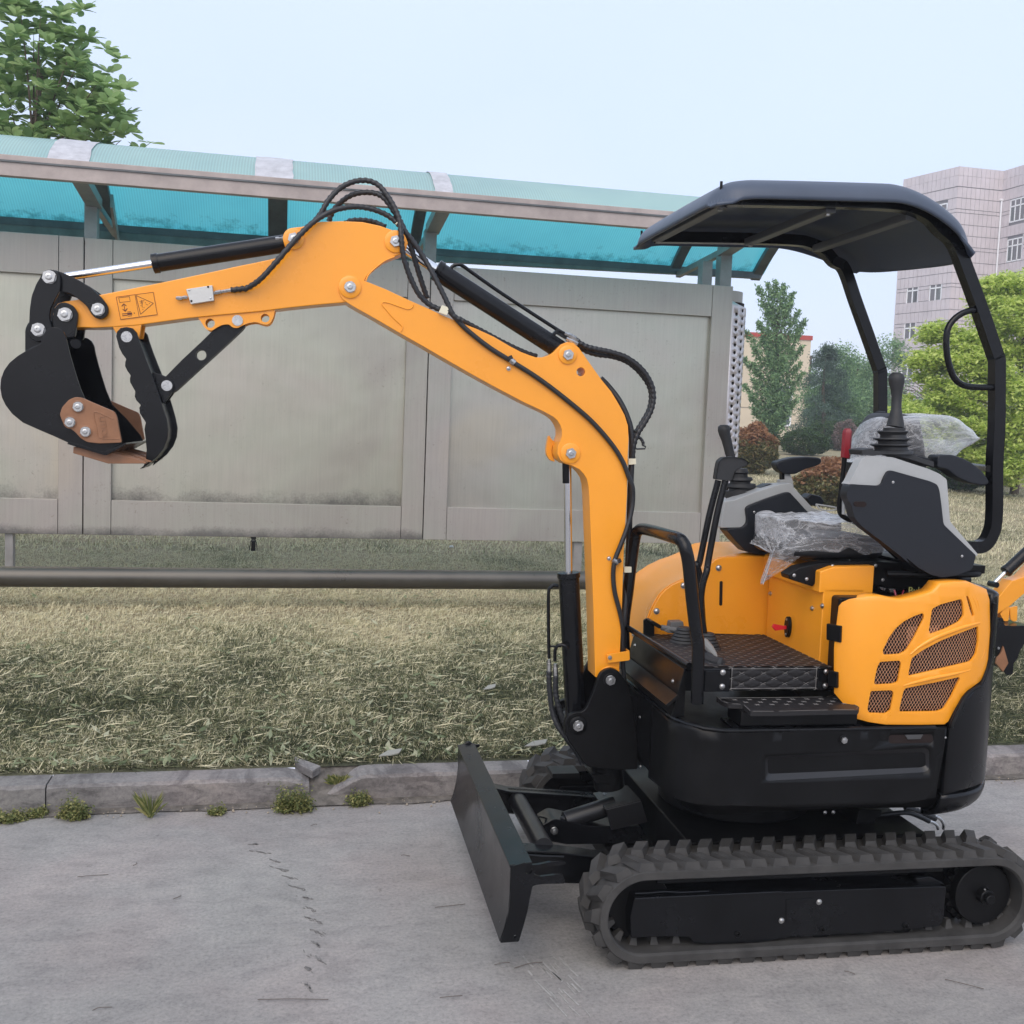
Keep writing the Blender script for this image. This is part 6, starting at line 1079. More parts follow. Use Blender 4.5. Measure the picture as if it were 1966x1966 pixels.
# weeds along the kerb
WEED = leaf_mat('weed_leaves', (.07, .10, .03), (.36, .33, .13), .6, .3, c3=(.17, .19, .06))
def weed(loc, r, h, n, label, tall=False):
    mb = MB(); rs = random.Random(int(loc[0]*1000))
    for i in range(n):
        a = rs.uniform(0, 6.28); rr = r*math.sqrt(rs.random()); px_, py_ = rr*math.cos(a), rr*.45*math.sin(a); hz = h*(1-(rr/r)**2)*rs.uniform(.3, 1.1)
        if tall:
            e_ = Vector((px_*.2+rs.uniform(-.6, .6)*h, rs.uniform(-.3, .1)*h, h*rs.uniform(.5, 1.1))); p = Vector((px_*.15, py_*.2, 0)); s = Vector((.003, 0, 0)); mb.add([p-s, p+s, p+e_*.6+s*.7+Vector((0, 0, .01)), p+e_], [(0, 1, 2, 3)])
        else:
            k_ = i % 7; ca = k_*2.4+loc[0]*9; cx_ = r*.62*math.cos(ca)*(.4+.6*((k_*37) % 10)/10); rs_k = r*(.22+.22*((k_*53) % 10)/10); px_ = cx_+rs.gauss(0, rs_k*.55); py_ = r*.30*math.sin(ca)+rs.gauss(0, rs_k*.4); hz = abs(rs.gauss(0, 1))*h*.42*(.4+.9*((k_*29) % 10)/10)
            c = Vector((px_, py_, hz)); d = Vector((rs.uniform(-1, 1), rs.uniform(-1, 1), rs.uniform(-.3, .8))).normalized()*rs.uniform(.0035, .0085); s = d.cross(Vector((rs.uniform(-1, 1), rs.uniform(-1, 1), 1))).normalized()*d.length*.5
            mb.add([c-d, c-s, c+d, c+s], [(0, 1, 2, 3)])
    o = mb.obj('weed', WEED, smooth=False); o.location = loc; tag(o, label, 'weed', 'weeds along the foot of the kerb')
for (x, y, _), r, h, n, lab, tl_ in zip([(-0.7215,3.9994,0),(-0.8607,4.0338,0),(-0.9514,3.9981,0),(-0.455,3.9692,0),(-0.2177,3.9802,0),(0.0694,3.9868,0),(0.3145,4.0298,0)], (.075, .055, .08, .05, .045, .095, .065), (.060, .03, .035, .10, .03, .080, .045), (2000, 800, 900, 60, 420, 3200, 1300), ('bushy yellow green weed left of the kerb joint', 'low flat weed at the kerb joint', 'weed patch at the left picture edge under the kerb', 'thin upright grass tuft against the kerb', 'small sparse weed in the gutter', 'largest leafy weed spilling from the gap in the broken kerb', 'small mossy weed under the sloping kerb end'), (0, 0, 0, 1, 0, 0, 0)):
    weed((x, y+.035, .003), r, h, n, lab, tl_)
weed((.24, 4.16, .04), .09, .05, 260, 'long grass growing through the gap in the kerb', True)

# ================================================================ NOTICE BOARD SHELTER
def steel(name, col, dirt_z=None, rgh=.46, mtl=.35):
    m, t, b, L = nodes_mat(name); v = mapping_n(t, (1, 1, 1)); vv = mapping_n(t, (26, 26, .8))
    cloud = ramp_n(t, noise_n(t, v, 1.0, 3, .5, .4), [(.28, tuple(c*.84 for c in col)), (.45, (col[0]*.96, col[1]*1.02, col[2]*.98)), (.6, col), (.75, (col[0]*1.10, col[1]*1.06, col[2]*.98))])
    st = ramp_n(t, noise_n(t, vv, 3, 5, .7), [(.35, (.94, .94, .94)), (.6, (1.04, 1.04, 1.04))]); c = mix_n(t, .8, cloud, st, 'MULTIPLY')
    sp = noise_n(t, v, 46, 5, .8)
    rs_ = ramp_n(t, sp, [(.60, (1, 1, 1)), (.68, (.50, .46, .42))]); big = ramp_n(t, noise_n(t, v, 2.1, 3), [(.45, (0, 0, 0)), (.62, (1, 1, 1))])
    c = mix_n(t, big, c, mix_n(t, 1., c, rs_, 'MULTIPLY'))
    if dirt_z:
        tc = t.nodes.new('ShaderNodeTexCoord'); sx = t.nodes.new('ShaderNodeSeparateXYZ'); L(tc.outputs['Object'], sx.inputs[0]); tot = None
        for z0, hgt in dirt_z:
            mr = t.nodes.new('ShaderNodeMapRange'); mr.inputs[1].default_value = z0; mr.inputs[2].default_value = z0+hgt; mr.inputs[3].default_value = 1; mr.inputs[4].default_value = 0; L(sx.outputs[2], mr.inputs[0])
            ge = t.nodes.new('ShaderNodeMath'); ge.operation = 'GREATER_THAN'; ge.inputs[1].default_value = z0-.004; L(sx.outputs[2], ge.inputs[0])
            mu = t.nodes.new('ShaderNodeMath'); mu.operation = 'MULTIPLY'; L(mr.outputs[0], mu.inputs[0]); L(ge.outputs[0], mu.inputs[1])
            if tot is None: tot = mu.outputs[0]
            else: a_ = t.nodes.new('ShaderNodeMath'); a_.operation = 'MAXIMUM'; L(tot, a_.inputs[0]); L(mu.outputs[0], a_.inputs[1]); tot = a_.outputs[0]
        bn = noise_n(t, v, 2.6, 4, .7); fn_ = noise_n(t, v, 70, 4, .8)
        s1_ = t.nodes.new('ShaderNodeMath'); s1_.operation = 'MULTIPLY_ADD'; s1_.inputs[1].default_value = .5; L(fn_, s1_.inputs[0]); L(bn, s1_.inputs[2])
        m1 = t.nodes.new('ShaderNodeMath'); m1.operation = 'MULTIPLY_ADD'; m1.inputs[1].default_value = .55; L(tot, m1.inputs[0]); L(s1_.outputs[0], m1.inputs[2])
        lf_ = ramp_n(t, m1.outputs[0], [(.98, (0, 0, 0)), (1.0, (.0, .0, .0))])
        mr = t.nodes.new('ShaderNodeMapRange'); mr.inputs[1].default_value = .96; mr.inputs[2].default_value = 1.34; mr.inputs[3].default_value = 0; mr.inputs[4].default_value = .72; L(m1.outputs[0], mr.inputs[0])
        c = mix_n(t, mr.outputs[0], c, (.055, .053, .055))
    L(c, b.inputs['Base Color']); b.inputs['Roughness'].default_value = rgh; b.inputs['Metallic'].default_value = mtl
    bump_n(t, b, noise_n(t, v, 2.2, 2), .35, .02); return m
FRM = steel('brushed_steel_frame', (.375, .340, .312), [(.62, .10), (.60, .05)]); PNL = steel('steel_panel', (.465, .432, .372), [(.86, .20)], .32, .55); PNLC = steel('clean_steel_panel', (.435, .415, .37), None, .30, .6); FRMC = steel('clean_steel_frame', (.375, .345, .322), None)
NB = root('notice_board', 'long brushed steel notice board with a turquoise arched roof behind the grass strip', 'notice board')
ZB, ZT, ZP0, ZP1 = .615, 2.680, .865, 2.43
st = [(-1.5515,1.8131),(-1.386,1.8213),(-1.1979,1.8306),(0.8853,1.9336),(1.0526,1.9419),(1.2313,1.9507),(3.3037,2.3008),(3.4769,2.3104)]; X1, X2, X3_, X4, X5, X6, X7, X8 = [p[0] for p in st]
def bay(xa, xb, sl_, sr, ZT=2.703, FRM=None, PNL=None):
    """outer xa..xb, stile widths"""
    FR = lambda a, b, c, d, n: MB().box(a, b, 7.97, 8.10, c, d).obj(n, FRM, NB, bevel=.003)
    FR(xa+.004, xa+sl_, ZB, ZT, 'stile'); FR(xb-sr, xb-.004, ZB, ZT, 'stile')
    FR(xa+sl_+.003, xb-sr-.003, ZP1, ZT, 'top_rail'); FR(xa+sl_+.003, xb-sr-.003, ZB, ZP0, 'bottom_rail')
    MB().box(xa+sl_, xb-sr, 8.012, 8.05, ZP0, ZP1).obj('panel', PNL, NB)
bay(X2-3.0, X2, .2, X2-X1, 2.703, FRM, PNL); bay(X2, X5, X3_-X2, X5-X4, 2.700, FRM, PNL); bay(X5, X8, X6-X5, X8-X7, 2.678, FRMC, PNLC)
# end column with perforated half round cover
xc = X8+.125; rr_ = .115
MB().tube([(X8, 8.155, .70), (X8, 8.155, ZT-.03)], .150, 40).obj('end_column', FRM, NB)
rc = .128
rc = .180
def hc(s, z): a = s/rc-.10; return (X8+.002+rc*math.sin(a), 8.155-rc*math.cos(a), z)
Lh = rc*math.pi*.98; hol = []; row = 0; z = 2.50; 
cols_ = [.058+i*.068 for i in range(7)]
for ci, s in enumerate(cols_):
    z = 2.495-(0 if ci % 2 else .032)
    while z > .95: hol.append(ngon((s, z), .0138, 10)); z -= .0610
pc = sheet([(0, .90), (Lh, .90), (Lh, 2.57), (0, 2.57)], hol, hc, .05).obj('perforated_cover', mat('polished_steel', (.50, .475, .485), .36, .55, var=.06, vscale=4), NB, solid=-.002)
MB().tube([(X8, 8.155, .9), (X8, 8.155, 2.56)], .166, 30).obj('cover_inner_shade', DARK, NB)  # added dark core, paints the shade seen through the holes
LEG = mat('weathered_leg_metal', (.26, .25, .245), .5, .3, var=.15, vscale=6)
for x, w_ in (([(-1.8817,0.4798)][0][0], .055), ([(2.294,0.5719)][0][0], .07), ([(3.5459,0.5884)][0][0], .10), ([(0.9725,0.5545)][0][0]+3.9, .1)):
    MB().box(x-w_/2, x+w_/2, 8.0, 8.07, zl(8)-.05, ZB).obj('leg', LEG, NB, bevel=.004)
# small caged latch under the bottom rail
lx, lz = [(-0.2014,0.5567)][0]
mb = MB().box(lx-.02, lx+.02, 7.98, 8.0, lz+.045, ZB-.002).box(lx-.016, lx+.016, 7.975, 8.0, lz-.045, lz+.03)
for i in range(5): mb.tube([(lx-.028+i*.014, 7.968, lz-.04), (lx-.022+i*.011, 7.968, lz+.02), (lx-.01+i*.005, 7.975, lz+.045)], .003, 6)
mb.obj('hanging_latch', BLKM, NB)
# roof
P0, P1, P2 = Vector((7.38, 3.035)), Vector((8.10, 3.72)), Vector((9.06, 2.965))
def vault(t, off=0.):
    p = P0*(1-t)**2+P1*2*t*(1-t)+P2*t*t; d = ((P1-P0)*(1-t)+(P2-P1)*t).normalized(); return p.x+d.y*-off*-1*0+(-d.y)*-off*-1, p.y+d.x*off
def poly_mat():
    m = bpy.data.materials.new('turquoise_polycarbonate'); m.use_nodes = True; t = m.node_tree; t.nodes.remove(t.nodes['Principled BSDF']); L = t.links.new
    v = mapping_n(t, (1, 1, 1)); w_ = t.nodes.new('ShaderNodeTexWave'); w_.bands_direction = 'X'; w_.inputs['Scale'].default_value = 16; w_.inputs['Distortion'].default_value = .0; L(v, w_.inputs['Vector'])
    rib = ramp_n(t, w_.outputs[0], [(.2, (.89, .89, .89)), (.8, (1.0, 1.0, 1.0))])
    tc = t.nodes.new('ShaderNodeTexCoord'); sx = t.nodes.new('ShaderNodeSeparateXYZ'); L(tc.outputs['Object'], sx.inputs[0])
    mr = t.nodes.new('ShaderNodeMapRange'); mr.inputs[1].default_value = 8.78; mr.inputs[2].default_value = 9.06; L(sx.outputs[1], mr.inputs[0])
    a_ = t.nodes.new('ShaderNodeMath'); a_.operation = 'MULTIPLY_ADD'; a_.inputs[1].default_value = .42; L(mr.outputs[0], a_.inputs[0]); L(noise_n(t, v, 9, 6, .75), a_.inputs[2])
    dirt_ = ramp_n(t, a_.outputs[0], [(.78, (1, 1, 1)), (1.02, (.38, .46, .46))])
    cloud = ramp_n(t, noise_n(t, v, 1.3, 4, .6), [(.35, (.86, .90, .93)), (.6, (1, 1, 1))])
    k = mix_n(t, 1., mix_n(t, 1., rib, dirt_, 'MULTIPLY'), cloud, 'MULTIPLY')
    tr = t.nodes.new('ShaderNodeBsdfTranslucent'); L(mix_n(t, 1., (.13, .76, .84), k, 'MULTIPLY'), tr.inputs[0])
    df = t.nodes.new('ShaderNodeBsdfDiffuse'); L(mix_n(t, 1., (.70, .92, .88), k, 'MULTIPLY'), df.inputs[0])
    gl = t.nodes.new('ShaderNodeBsdfGlossy'); gl.inputs['Roughness'].default_value = .25
    m1 = t.nodes.new('ShaderNodeMixShader'); m1.inputs[0].default_value = .42; L(tr.outputs[0], m1.inputs[1]); L(df.outputs[0], m1.inputs[2])
    fr = t.nodes.new('ShaderNodeMapRange'); lw_ = t.nodes.new('ShaderNodeLayerWeight'); lw_.inputs[0].default_value = .35; L(lw_.outputs[1], fr.inputs[0]); fr.inputs[3].default_value = .03; fr.inputs[4].default_value = .22; m2 = t.nodes.new('ShaderNodeMixShader'); L(fr.outputs[0], m2.inputs[0]); L(m1.outputs[0], m2.inputs[1]); L(gl.outputs[0], m2.inputs[2]); L(m2.outputs[0], t.nodes['Material Output'].inputs[0]); return m
PC = poly_mat(); RIBM = mat('roof_rib_metal', (.10, .11, .115), .5, .3, var=.2, vscale=5); BEAM = mat('roof_beam_metal', (.36, .31, .29), .5, .2, var=.14, vscale=4, bump=.2, bscale=20)
TAPE = mat('silver_sealing_tape', (.44, .44, .46), .5, .1, var=.12, vscale=14, bump=.5, bscale=40)
RX = [-4.6, -3.6, -2.55, -1.38, -.08, 1.04, 3.37, 4.155]
NT = 22
for a, b in zip(RX, RX[1:]):
    vs = []; nx_ = 4
    for j in range(NT+1):
        for i in range(nx_+1): y_, z_ = vault(j/NT); vs.append((a+.006+(b-a-.012)*i/nx_, y_, z_))
    MB().add(vs, [(j*(nx_+1)+i, j*(nx_+1)+i+1, (j+1)*(nx_+1)+i+1, (j+1)*(nx_+1)+i) for j in range(NT) for i in range(nx_)]).obj('roof_pane', PC, NB, ang=60)
MB().add([(x, *vault(j/NT)) for j in range(NT+1) for x in (4.16, 4.235)], [(2*j, 2*j+1, 2*j+3, 2*j+2) for j in range(NT)]).obj('roof_pane', PC, NB, ang=60)
for x in RX:
    pth = [(x, vault(j/NT)[0], vault(j/NT)[1]-.032) for j in range(1, NT+1)]
    mb = MB()
    for p, q in zip(pth, pth[1:]): pass
    rw_ = .075 if abs(x+.08) < .01 else .045
    secs = [[(x-rw_, y_, z_-.028), (x+rw_, y_, z_-.028), (x+rw_, y_, z_+.022), (x-rw_, y_, z_+.022)] for _, y_, z_ in pth]
    mb.loft(secs).obj('roof_rib', RIBM, NB, bevel=.002)
MB().box(-4.6, 4.20, 7.34, 7.40, 2.955, 3.045).obj('front_beam', BEAM, NB, bevel=.004)
MB().box(-4.6, 4.16, 7.33, 7.345, 3.040, 3.052).obj('beam_groove', RIBM, NB)
MB().box(-4.6, 4.20, 7.335, 7.40, 3.050, 3.085).obj('glazing_strip', BEAM, NB, bevel=.003)
MB().bar((-4.6, 9.03, 2.893), (1.2, 9.03, 2.888), .05, .07).bar((1.2, 9.03, 2.889), (4.19, 9.03, 2.945), .05, .055).obj('rear_beam', mat('green_grey_beam', (.14, .165, .155), .55, .1, var=.2, vscale=5), NB, bevel=.003)
MB().box(-4.6, 4.17, 9.0, 9.055, 2.915, 2.972).obj('rear_gasket', RIBM, NB)
for x in (-1.40, -.10, 1.06):      # taped joints
    w_ = .125 if x < .5 else .065
    vs = [(xx+.012*noise.noise(Vector((xx*9, j*.7, 0))), *vault(j/26., .007+.004*noise.noise(Vector((xx*5, j, 1))))) for j in range(15) for xx in (x-w_, x-w_*.3, x+w_*.4, x+w_)]
    MB().add(vs, [(4*j+i, 4*j+i+1, 4*j+i+5, 4*j+i+4) for j in range(14) for i in range(3)]).obj('sealing_tape', TAPE, NB, ang=80)
PST = mat('roof_post_metal', (.235, .245, .24), .5, .25, var=.12, vscale=6)
for pr in ([(-1.3909,2.7979),(-1.3051,2.8045)], [(1.0012,2.9433),(1.0911,2.9501)], [(3.2147,2.705),(3.2982,2.7105)], [(3.3643,2.7149),(3.4617,2.7213)]):
    xa, xb = pr[0][0], pr[1][0]; top_ = 2.945 if xa < 3 else (2.865 if xa < 3.33 else 2.93)
    MB().box(xa, xb, 7.99, 8.09, ZT, top_).obj('roof_post', PST, NB, bevel=.003)
for x in (-1.33, 1.06, 3.40):
    MB().bar((x, 7.40, 3.02), (x, 8.04, 2.95), .10, .07).bar((x, 8.02, 2.955), (x, 9.02, 2.90), .045, .05).obj('roof_arm', PST, NB, bevel=.002)
MB().bar((-1.22, 8.05, 2.98), (-1.30, 9.0, 2.74), .02, .10).obj('roof_gusset', LEG, NB, bevel=.002)
# leaning rail
PIPE = mat('bronze_anodised_pipe', (.092, .086, .076), .36, .55, var=.12, vscale=3, rvar=.1, bump=.15, bscale=12)
RL = root('rail', 'long horizontal brown grey pipe rail above the grass in front of the board', 'rail')
MB().tube([(-6, 7.2, .4245), (2.68, 7.2, .4245)], .066, 32).obj('pipe', PIPE, RL)
for x in ([(2.2639,0.2905)][0][0], -4.5): MB().cyl((x, 7.2, zl(7.2)-.05), (x, 7.2, .39), .035, 20).obj('post', PIPE, RL)

# ================================================================ TREES AND SHRUBS
def leaf_quads(C, size, aspect=.5, up=.3, rg=rng, droop=0.):
    n = len(C); d = rg.normal(size=(n, 3)); d[:, 2] = d[:, 2]*(1-up)-droop; d /= np.linalg.norm(d, axis=1)[:, None]
    r = rg.normal(size=(n, 3)); r[:, 2] += up*4; s = np.cross(d, r); s /= np.linalg.norm(s, axis=1)[:, None]
    L_ = (size*(.65+.7*rg.random(n)))[:, None]; D = d*L_/2; S = s*L_*aspect/2
    return np.stack([C-D, C-S-D*.1, C+D, C+S-D*.1], 1)
def clumps(centre, rad, k, per, cr_, rg=rng, shell=.55, flat=1.):
    """k leaf clumps spread through an ellipsoid (denser to the outside)"""
    d = rg.normal(size=(k, 3)); d /= np.linalg.norm(d, axis=1)[:, None]; r = (shell+(1-shell)*rg.random(k)**.5)[:, None]
    c = np.array(centre)+d*r*np.array(rad); out = []
    for q in c:
        s = cr_*(.6+.8*rg.random()); m_ = max(4, int(per*(.5+rg.random())))
        out.append(q+rg.normal(size=(m_, 3))*s*np.array([1, 1, flat])*.55)
    return np.concatenate(out), c
def trunk_obj(parent, base, top, r0, limbs, r_l=.4, name='trunk'):
    base = Vector(base); top = Vector(top); mb = MB(); pts = cr([base, base.lerp(top, .35)+Vector((r0*.6, 0, 0)), base.lerp(top, .7)-Vector((r0*.5, 0, 0)), top], 5)
    mb.tube(pts, [r0*(1-.8*i/(len(pts)-1)) for i in range(len(pts))], 10)
    rs = random.Random(len(limbs))
    o = mb.obj(name, BARK, parent)
    lb = MB()
    for q in limbs:
        q = Vector(q); t_ = min(.95, max(.15, (q.z-base.z)/(top.z-base.z)*.72)); s = base.lerp(top, t_); mid_ = s.lerp(q, .5)+Vector((0, 0, .08*(q-s).length)); pp = cr([s, mid_, q], 4); rr = r0*r_l*(1-t_*.6)
        lb.tube(pp, [rr*(1-.85*i/(len(pp)-1)) for i in range(len(pp))], 6)
    lb.obj('limbs', BARK, parent)
    return o
def tree(name, label, cat, base, height, r0, blobs, m_, size, aspect=.5, group=None, nl=26, up=.3, droop=0., seed=1, shell=.5, flat=1.):
    rg = np.random.default_rng(seed); o = root(name, label, cat, base, 0, group); P_ = []; cc = []
    for (c, r, k, per, cs) in blobs:
        a, b = clumps(c, r, k, per, cs, rg, shell, flat); P_.append(a); cc.append(b)
    C = np.concatenate(P_); cc = np.concatenate(cc); link('crown', quads_mesh('crown', leaf_quads(C, size, aspect, up, rg, droop), m_), o)['kind'] = 'stuff'
    idx = rg.choice(len(cc), min(nl, len(cc)), replace=False)
    if r0: trunk_obj(o, (0, 0, -.1), (0, 0, height*.9), r0, [tuple(cc[i]) for i in idx])
    return o
# magnolia behind the roof, leaves large enough to tell apart
MAGM = leaf_mat('magnolia_leaves', (.14, .25, .10), (.52, .66, .31), .42, .55, c3=(.30, .45, .18))
mg = root('magnolia_tree', 'broad leaved tree with large glossy leaves rising behind the turquoise roof at top left', 'tree', (-2.9, 12.2, zl(12.2)))
rg = np.random.default_rng(5); clus = []
tgt = [(-2.7133,12,5.5633),(-2.9619,12.4,5.488),(-2.5206,12,5.5058),(-2.249,11.8,5.3204),(-2.1823,12,5.3026),(-2.4238,12.3,5.3354),(-2.6709,12.4,5.4521),(-2.7974,12.2,5.2607),(-2.1292,12,5.1462),(-2.3241,12.2,5.1484),(-2.5198,12,5.0634),(-2.8234,12.2,4.9993),(-1.9369,11.8,4.8347),(-1.863,12,4.7929),(-2.1265,12.3,4.8532),(-2.3257,12.5,4.9618),(-2.4555,12.2,4.7908),(-2.6968,12.4,4.8941),(-2.852,12.1,4.7216),(-1.9945,12,4.6155),(-2.2153,12.2,4.6074),(-2.3624,12,4.5113),(-1.8983,11.9,4.4885),(-2.0728,12,4.4162),(-2.5815,12.3,4.5293),(-2.7256,12,4.3949),(-2.9864,12.5,4.5717),(-1.7388,11.9,4.3809),(-1.7261,12,4.3386),(-1.9292,12.1,4.3725),(-2.268,12.2,4.4079),(-2.4793,12,4.3232),(-2.6962,12.1,4.3147),(-2.8757,12.2,4.337),(-1.4088,12,4.3055),(-2.1782,12.3,4.3576),(-2.3877,12,4.2226),(-2.6479,12,4.1716),(-2.8672,12,4.1516),(-1.8592,12,4.2435),(-3.1464,12.2,5.2625),(-3.1591,12,4.7949),(-3.2,12.4,4.4964),(-3.0311,12,5.4731),(-2.9223,12.4,5.7397),(-2.5236,12.2,5.713),(-2.6238,12,5.7601),(-2.9767,12.3,5.9266),(-2.8939,12.8,5.3502),(-2.7084,12.9,5.1715),(-2.4088,12.8,4.8826),(-3.013,12.9,5.0818),(-2.1897,12.5,5.1316),(-3.3665,12.3,5.0681),(-3.3114,12,4.5127)]
root_w = Vector((-2.9, 12.2, zl(12.2)))
def lf_shape():
    mb = MB(); ys = [0, .2, .45, .7, .9, 1.0]; ws = [.03, .17, .25, .27, .19, .0]; vs = []
    for y_, w_ in zip(ys, ws): vs += [(-w_, y_, .06*abs(w_)*3-.12*y_*y_), (0, y_, -.12*y_*y_), (w_, y_, .06*abs(w_)*3-.12*y_*y_)]
    mb.add(vs, [(3*i, 3*i+1, 3*i+4, 3*i+3) for i in range(5)]+[(3*i+1, 3*i+2, 3*i+5, 3*i+4) for i in range(5)]); return mb.mesh('leaf', MAGM, ang=80)
LFM = lf_shape(); lm = []
for ti, q in enumerate(tgt):
    k = 5 if ti != 34 else 1
    for _ in range(k):
        c = Vector(q)+Vector(rg.normal(size=3))*(.15 if k > 1 else .02)
        for j in range(int(rg.integers(9, 15)) if k > 1 else 3):
            a = j*2.4+rg.random(); el_ = rg.uniform(-.1, 1.0); d = Vector((math.cos(a)*math.cos(el_), math.sin(a)*math.cos(el_), math.sin(el_)))
            sz = rg.uniform(.10, .165); xx = d.cross(Vector((0, 0, 1))).normalized(); xx = (xx+Vector(rg.normal(size=3))*.25).normalized(); zz = xx.cross(d).normalized(); xx = d.cross(zz)
            m_ = Matrix(((xx.x, d.x, zz.x, 0), (xx.y, d.y, zz.y, 0), (xx.z, d.z, zz.z, 0), (0, 0, 0, 1))) @ Matrix.Scale(sz, 4); m_.translation = c+d*.015-root_w; lm.append((m_, c))
lm.sort(key=lambda t: (t[1]-Vector((0, 0, 1.5))).length)
for m_, c in lm[:295]: link('leaf', LFM, mg, m_)
vs = []; fs = []
base_v = [v.co.copy() for v in LFM.vertices]; base_f = [tuple(p.vertices) for p in LFM.polygons]
for m_, c in lm[295:]:
    o_ = len(vs); vs += [tuple(m_ @ v) for v in base_v]; fs += [tuple(i+o_ for i in f) for f in base_f]
me = bpy.data.meshes.new('foliage'); me.from_pydata(vs, [], fs); me.polygons.foreach_set('use_smooth', [True]*len(fs)); me.materials.append(MAGM); link('foliage', me, mg)['kind'] = 'stuff'
trunk_obj(mg, (0, 0, -.1), (.35, 0, 4.6), .11, [tuple(Vector(q)-root_w) for q in tgt[:34:2]], .3)
G1 = leaf_mat('green_leaves', (.10, .19, .10), (.36, .52, .25), .6, .45, c3=(.20, .34, .16))
G2 = leaf_mat('dark_needles', (.035, .075, .058), (.13, .20, .14), .7, .25)
G3 = leaf_mat('bright_leaves', (.30, .42, .09), (.86, .92, .34), .5, .55, c3=(.58, .70, .18))
G4 = leaf_mat('photinia_leaves', (.07, .085, .03), (.30, .22, .10), .55, .25, c3=(.17, .17, .07))
G4R = leaf_mat('photinia_red_tips', (.20, .095, .05), (.42, .23, .12), .55, .35)
G5 = leaf_mat('hedge_leaves', (.020, .050, .020), (.085, .150, .045), .6, .3)
def at(k, x, y, Y):  # unused at run time
    return None
# upright tree behind the perforated column: ascending branches
tp = [(14.5013,30,6.222),(14.6275,30,4.2254),(14.7303,30,2.5981),(13.7983,30,4.5045),(15.4659,30,5.0526)]
bx, by = tp[1][0], 30.; zb = zl(30)
o = root('larch_like_tree', 'feathery green tree with ascending branches behind the perforated column', 'tree', (bx, by, zb)); rg = np.random.default_rng(11); Cs = []; tips = []
Hh = tp[0][2]-zb
spikes = [(13.8481,30,5.9867),(14.1566,30,6.103),(14.4155,30,6.1842),(14.7207,30,6.1077),(14.8697,29.7,5.8251),(14.0153,30,5.548),(14.9345,30,5.5401),(15.1491,29.8,5.3069),(15.3961,29.8,5.0632),(15.378,30,4.7545),(13.9108,30,4.9624),(14.399,30.2,5.4632),(13.6797,29.7,4.1557),(15.4457,30,4.2688),(15.2007,29.6,3.7458),(15.3776,29.7,3.4674),(14.9512,29.5,2.9873),(15.1309,29.6,2.6412),(14.8148,29.5,2.3675),(13.7089,29.7,3.6765),(13.7381,29.7,3.1959),(13.6516,29.6,2.7069),(13.7445,29.6,2.3246),(14.1028,29.6,2.1777),(14.4251,29.4,2.1898),(14.1308,29.7,4.7566),(14.517,29.6,4.5142),(14.0333,29.4,3.996),(14.5636,29.4,3.8638),(14.2324,29.3,3.3641),(13.9856,29.3,2.8746),(14.4767,29.3,2.8005),(13.4193,29.8,4.6286),(13.3979,29.8,3.8266),(13.4806,29.8,3.0263),(15.0278,29.8,4.1689),(14.2194,30.3,4.5502)]
for s_ in spikes:
    s_ = np.array(s_)-np.array([bx, by, zb]); st_ = np.array([0, 0, max(.5, s_[2]-1.15)]); tips.append(tuple(s_)); n_ = 430
    t_ = rg.random(n_)**.7; w_ = .035+.15*(1-t_); Cs.append(st_+(s_-st_)*t_[:, None]+rg.normal(size=(n_, 3))*w_[:, None]*np.array([1, 1, .8]))
link('crown', quads_mesh('crown', leaf_quads(np.concatenate(Cs), .115, .38, .1, rg), G1), o)['kind'] = 'stuff'
trunk_obj(o, (0, 0, -.1), (0, 0, Hh*.9), .10, tips, .25)
# dark cedar
ced = [(18.046,34,4.4808),(18.4139,34,2.0656),(17.9446,34,3.5448),(18.3981,34,4.1263),(18.1991,34,2.8083),(17.9496,34,2.2356)]
b0 = (ced[1][0], 34., zl(34)); L_ = lambda q: (q[0]-b0[0], q[1]-34., q[2]-b0[2])
rg = np.random.default_rng(3); o = root('cedar_tree', 'dark blue green drooping cedar beside the cream building', 'tree', b0); Cs = []
Hc = ced[0][2]-b0[2]+.15
for k in range(46):
    z = Hc*(k/46)**.9; r_ = .25+1.15*(1-z/Hc)**.8; a = rg.random()*6.28; e_ = np.array([math.cos(a)*r_, math.sin(a)*r_, z-.10*r_]); n_ = 380; t_ = rg.random(n_)**.6
    Cs.append(np.array([0, 0, z+.15])+(e_-np.array([0, 0, z]))*t_[:, None]+rg.normal(size=(n_, 3))*np.array([.10, .10, .07])-np.stack([0*t_, 0*t_, rg.random(n_)*.22*t_], 1))
link('crown', quads_mesh('crown', leaf_quads(np.concatenate(Cs), .10, .22, 0, rg, .8), G2), o)['kind'] = 'stuff'
trunk_obj(o, (0, 0, -.1), (0, 0, Hc*.92), .09, [(0.5, 0, Hc*.3), (-.4, .2, Hc*.5)], .25)
def zt_(y): return zl(y)
def put(name, label, cat, Y, q, hgt, r0, blobs, m_, size, **k):
    """blobs given in world coordinates"""
    b = (q, Y, zl(Y)); bl_ = [((c[0]-q, c[1]-Y, c[2]-b[2]), r, kk, per, cs) for c, r, kk, per, cs in blobs]
    return tree(name, label, cat, b, hgt, r0, bl_, m_, size, **k)
c1 = [(19.5689,36,3.033),(20.1203,36,3.9318),(22.0093,38,3.6827),(20.5217,36,2.5944),(19.338,35,2.1512),(22.7063,38,3.1218),(21.2077,36,2.3008)]
put('mid_tree', 'rounded mid green tree left of the far canopy post', 'tree', 36, c1[0][0], 3.4, .1, [(c1[0], (1.0, .9, 1.0), 60, 90, .34), ([(20.0175,36,4.2441)][0], (.65, .6, .75), 34, 90, .26), (c1[4], (1.3, .9, .8), 60, 90, .34), ([(19.5991,35,2.7738)][0], (.9, .8, .8), 46, 90, .3)], G1, .10, seed=21, group='green trees between the buildings')
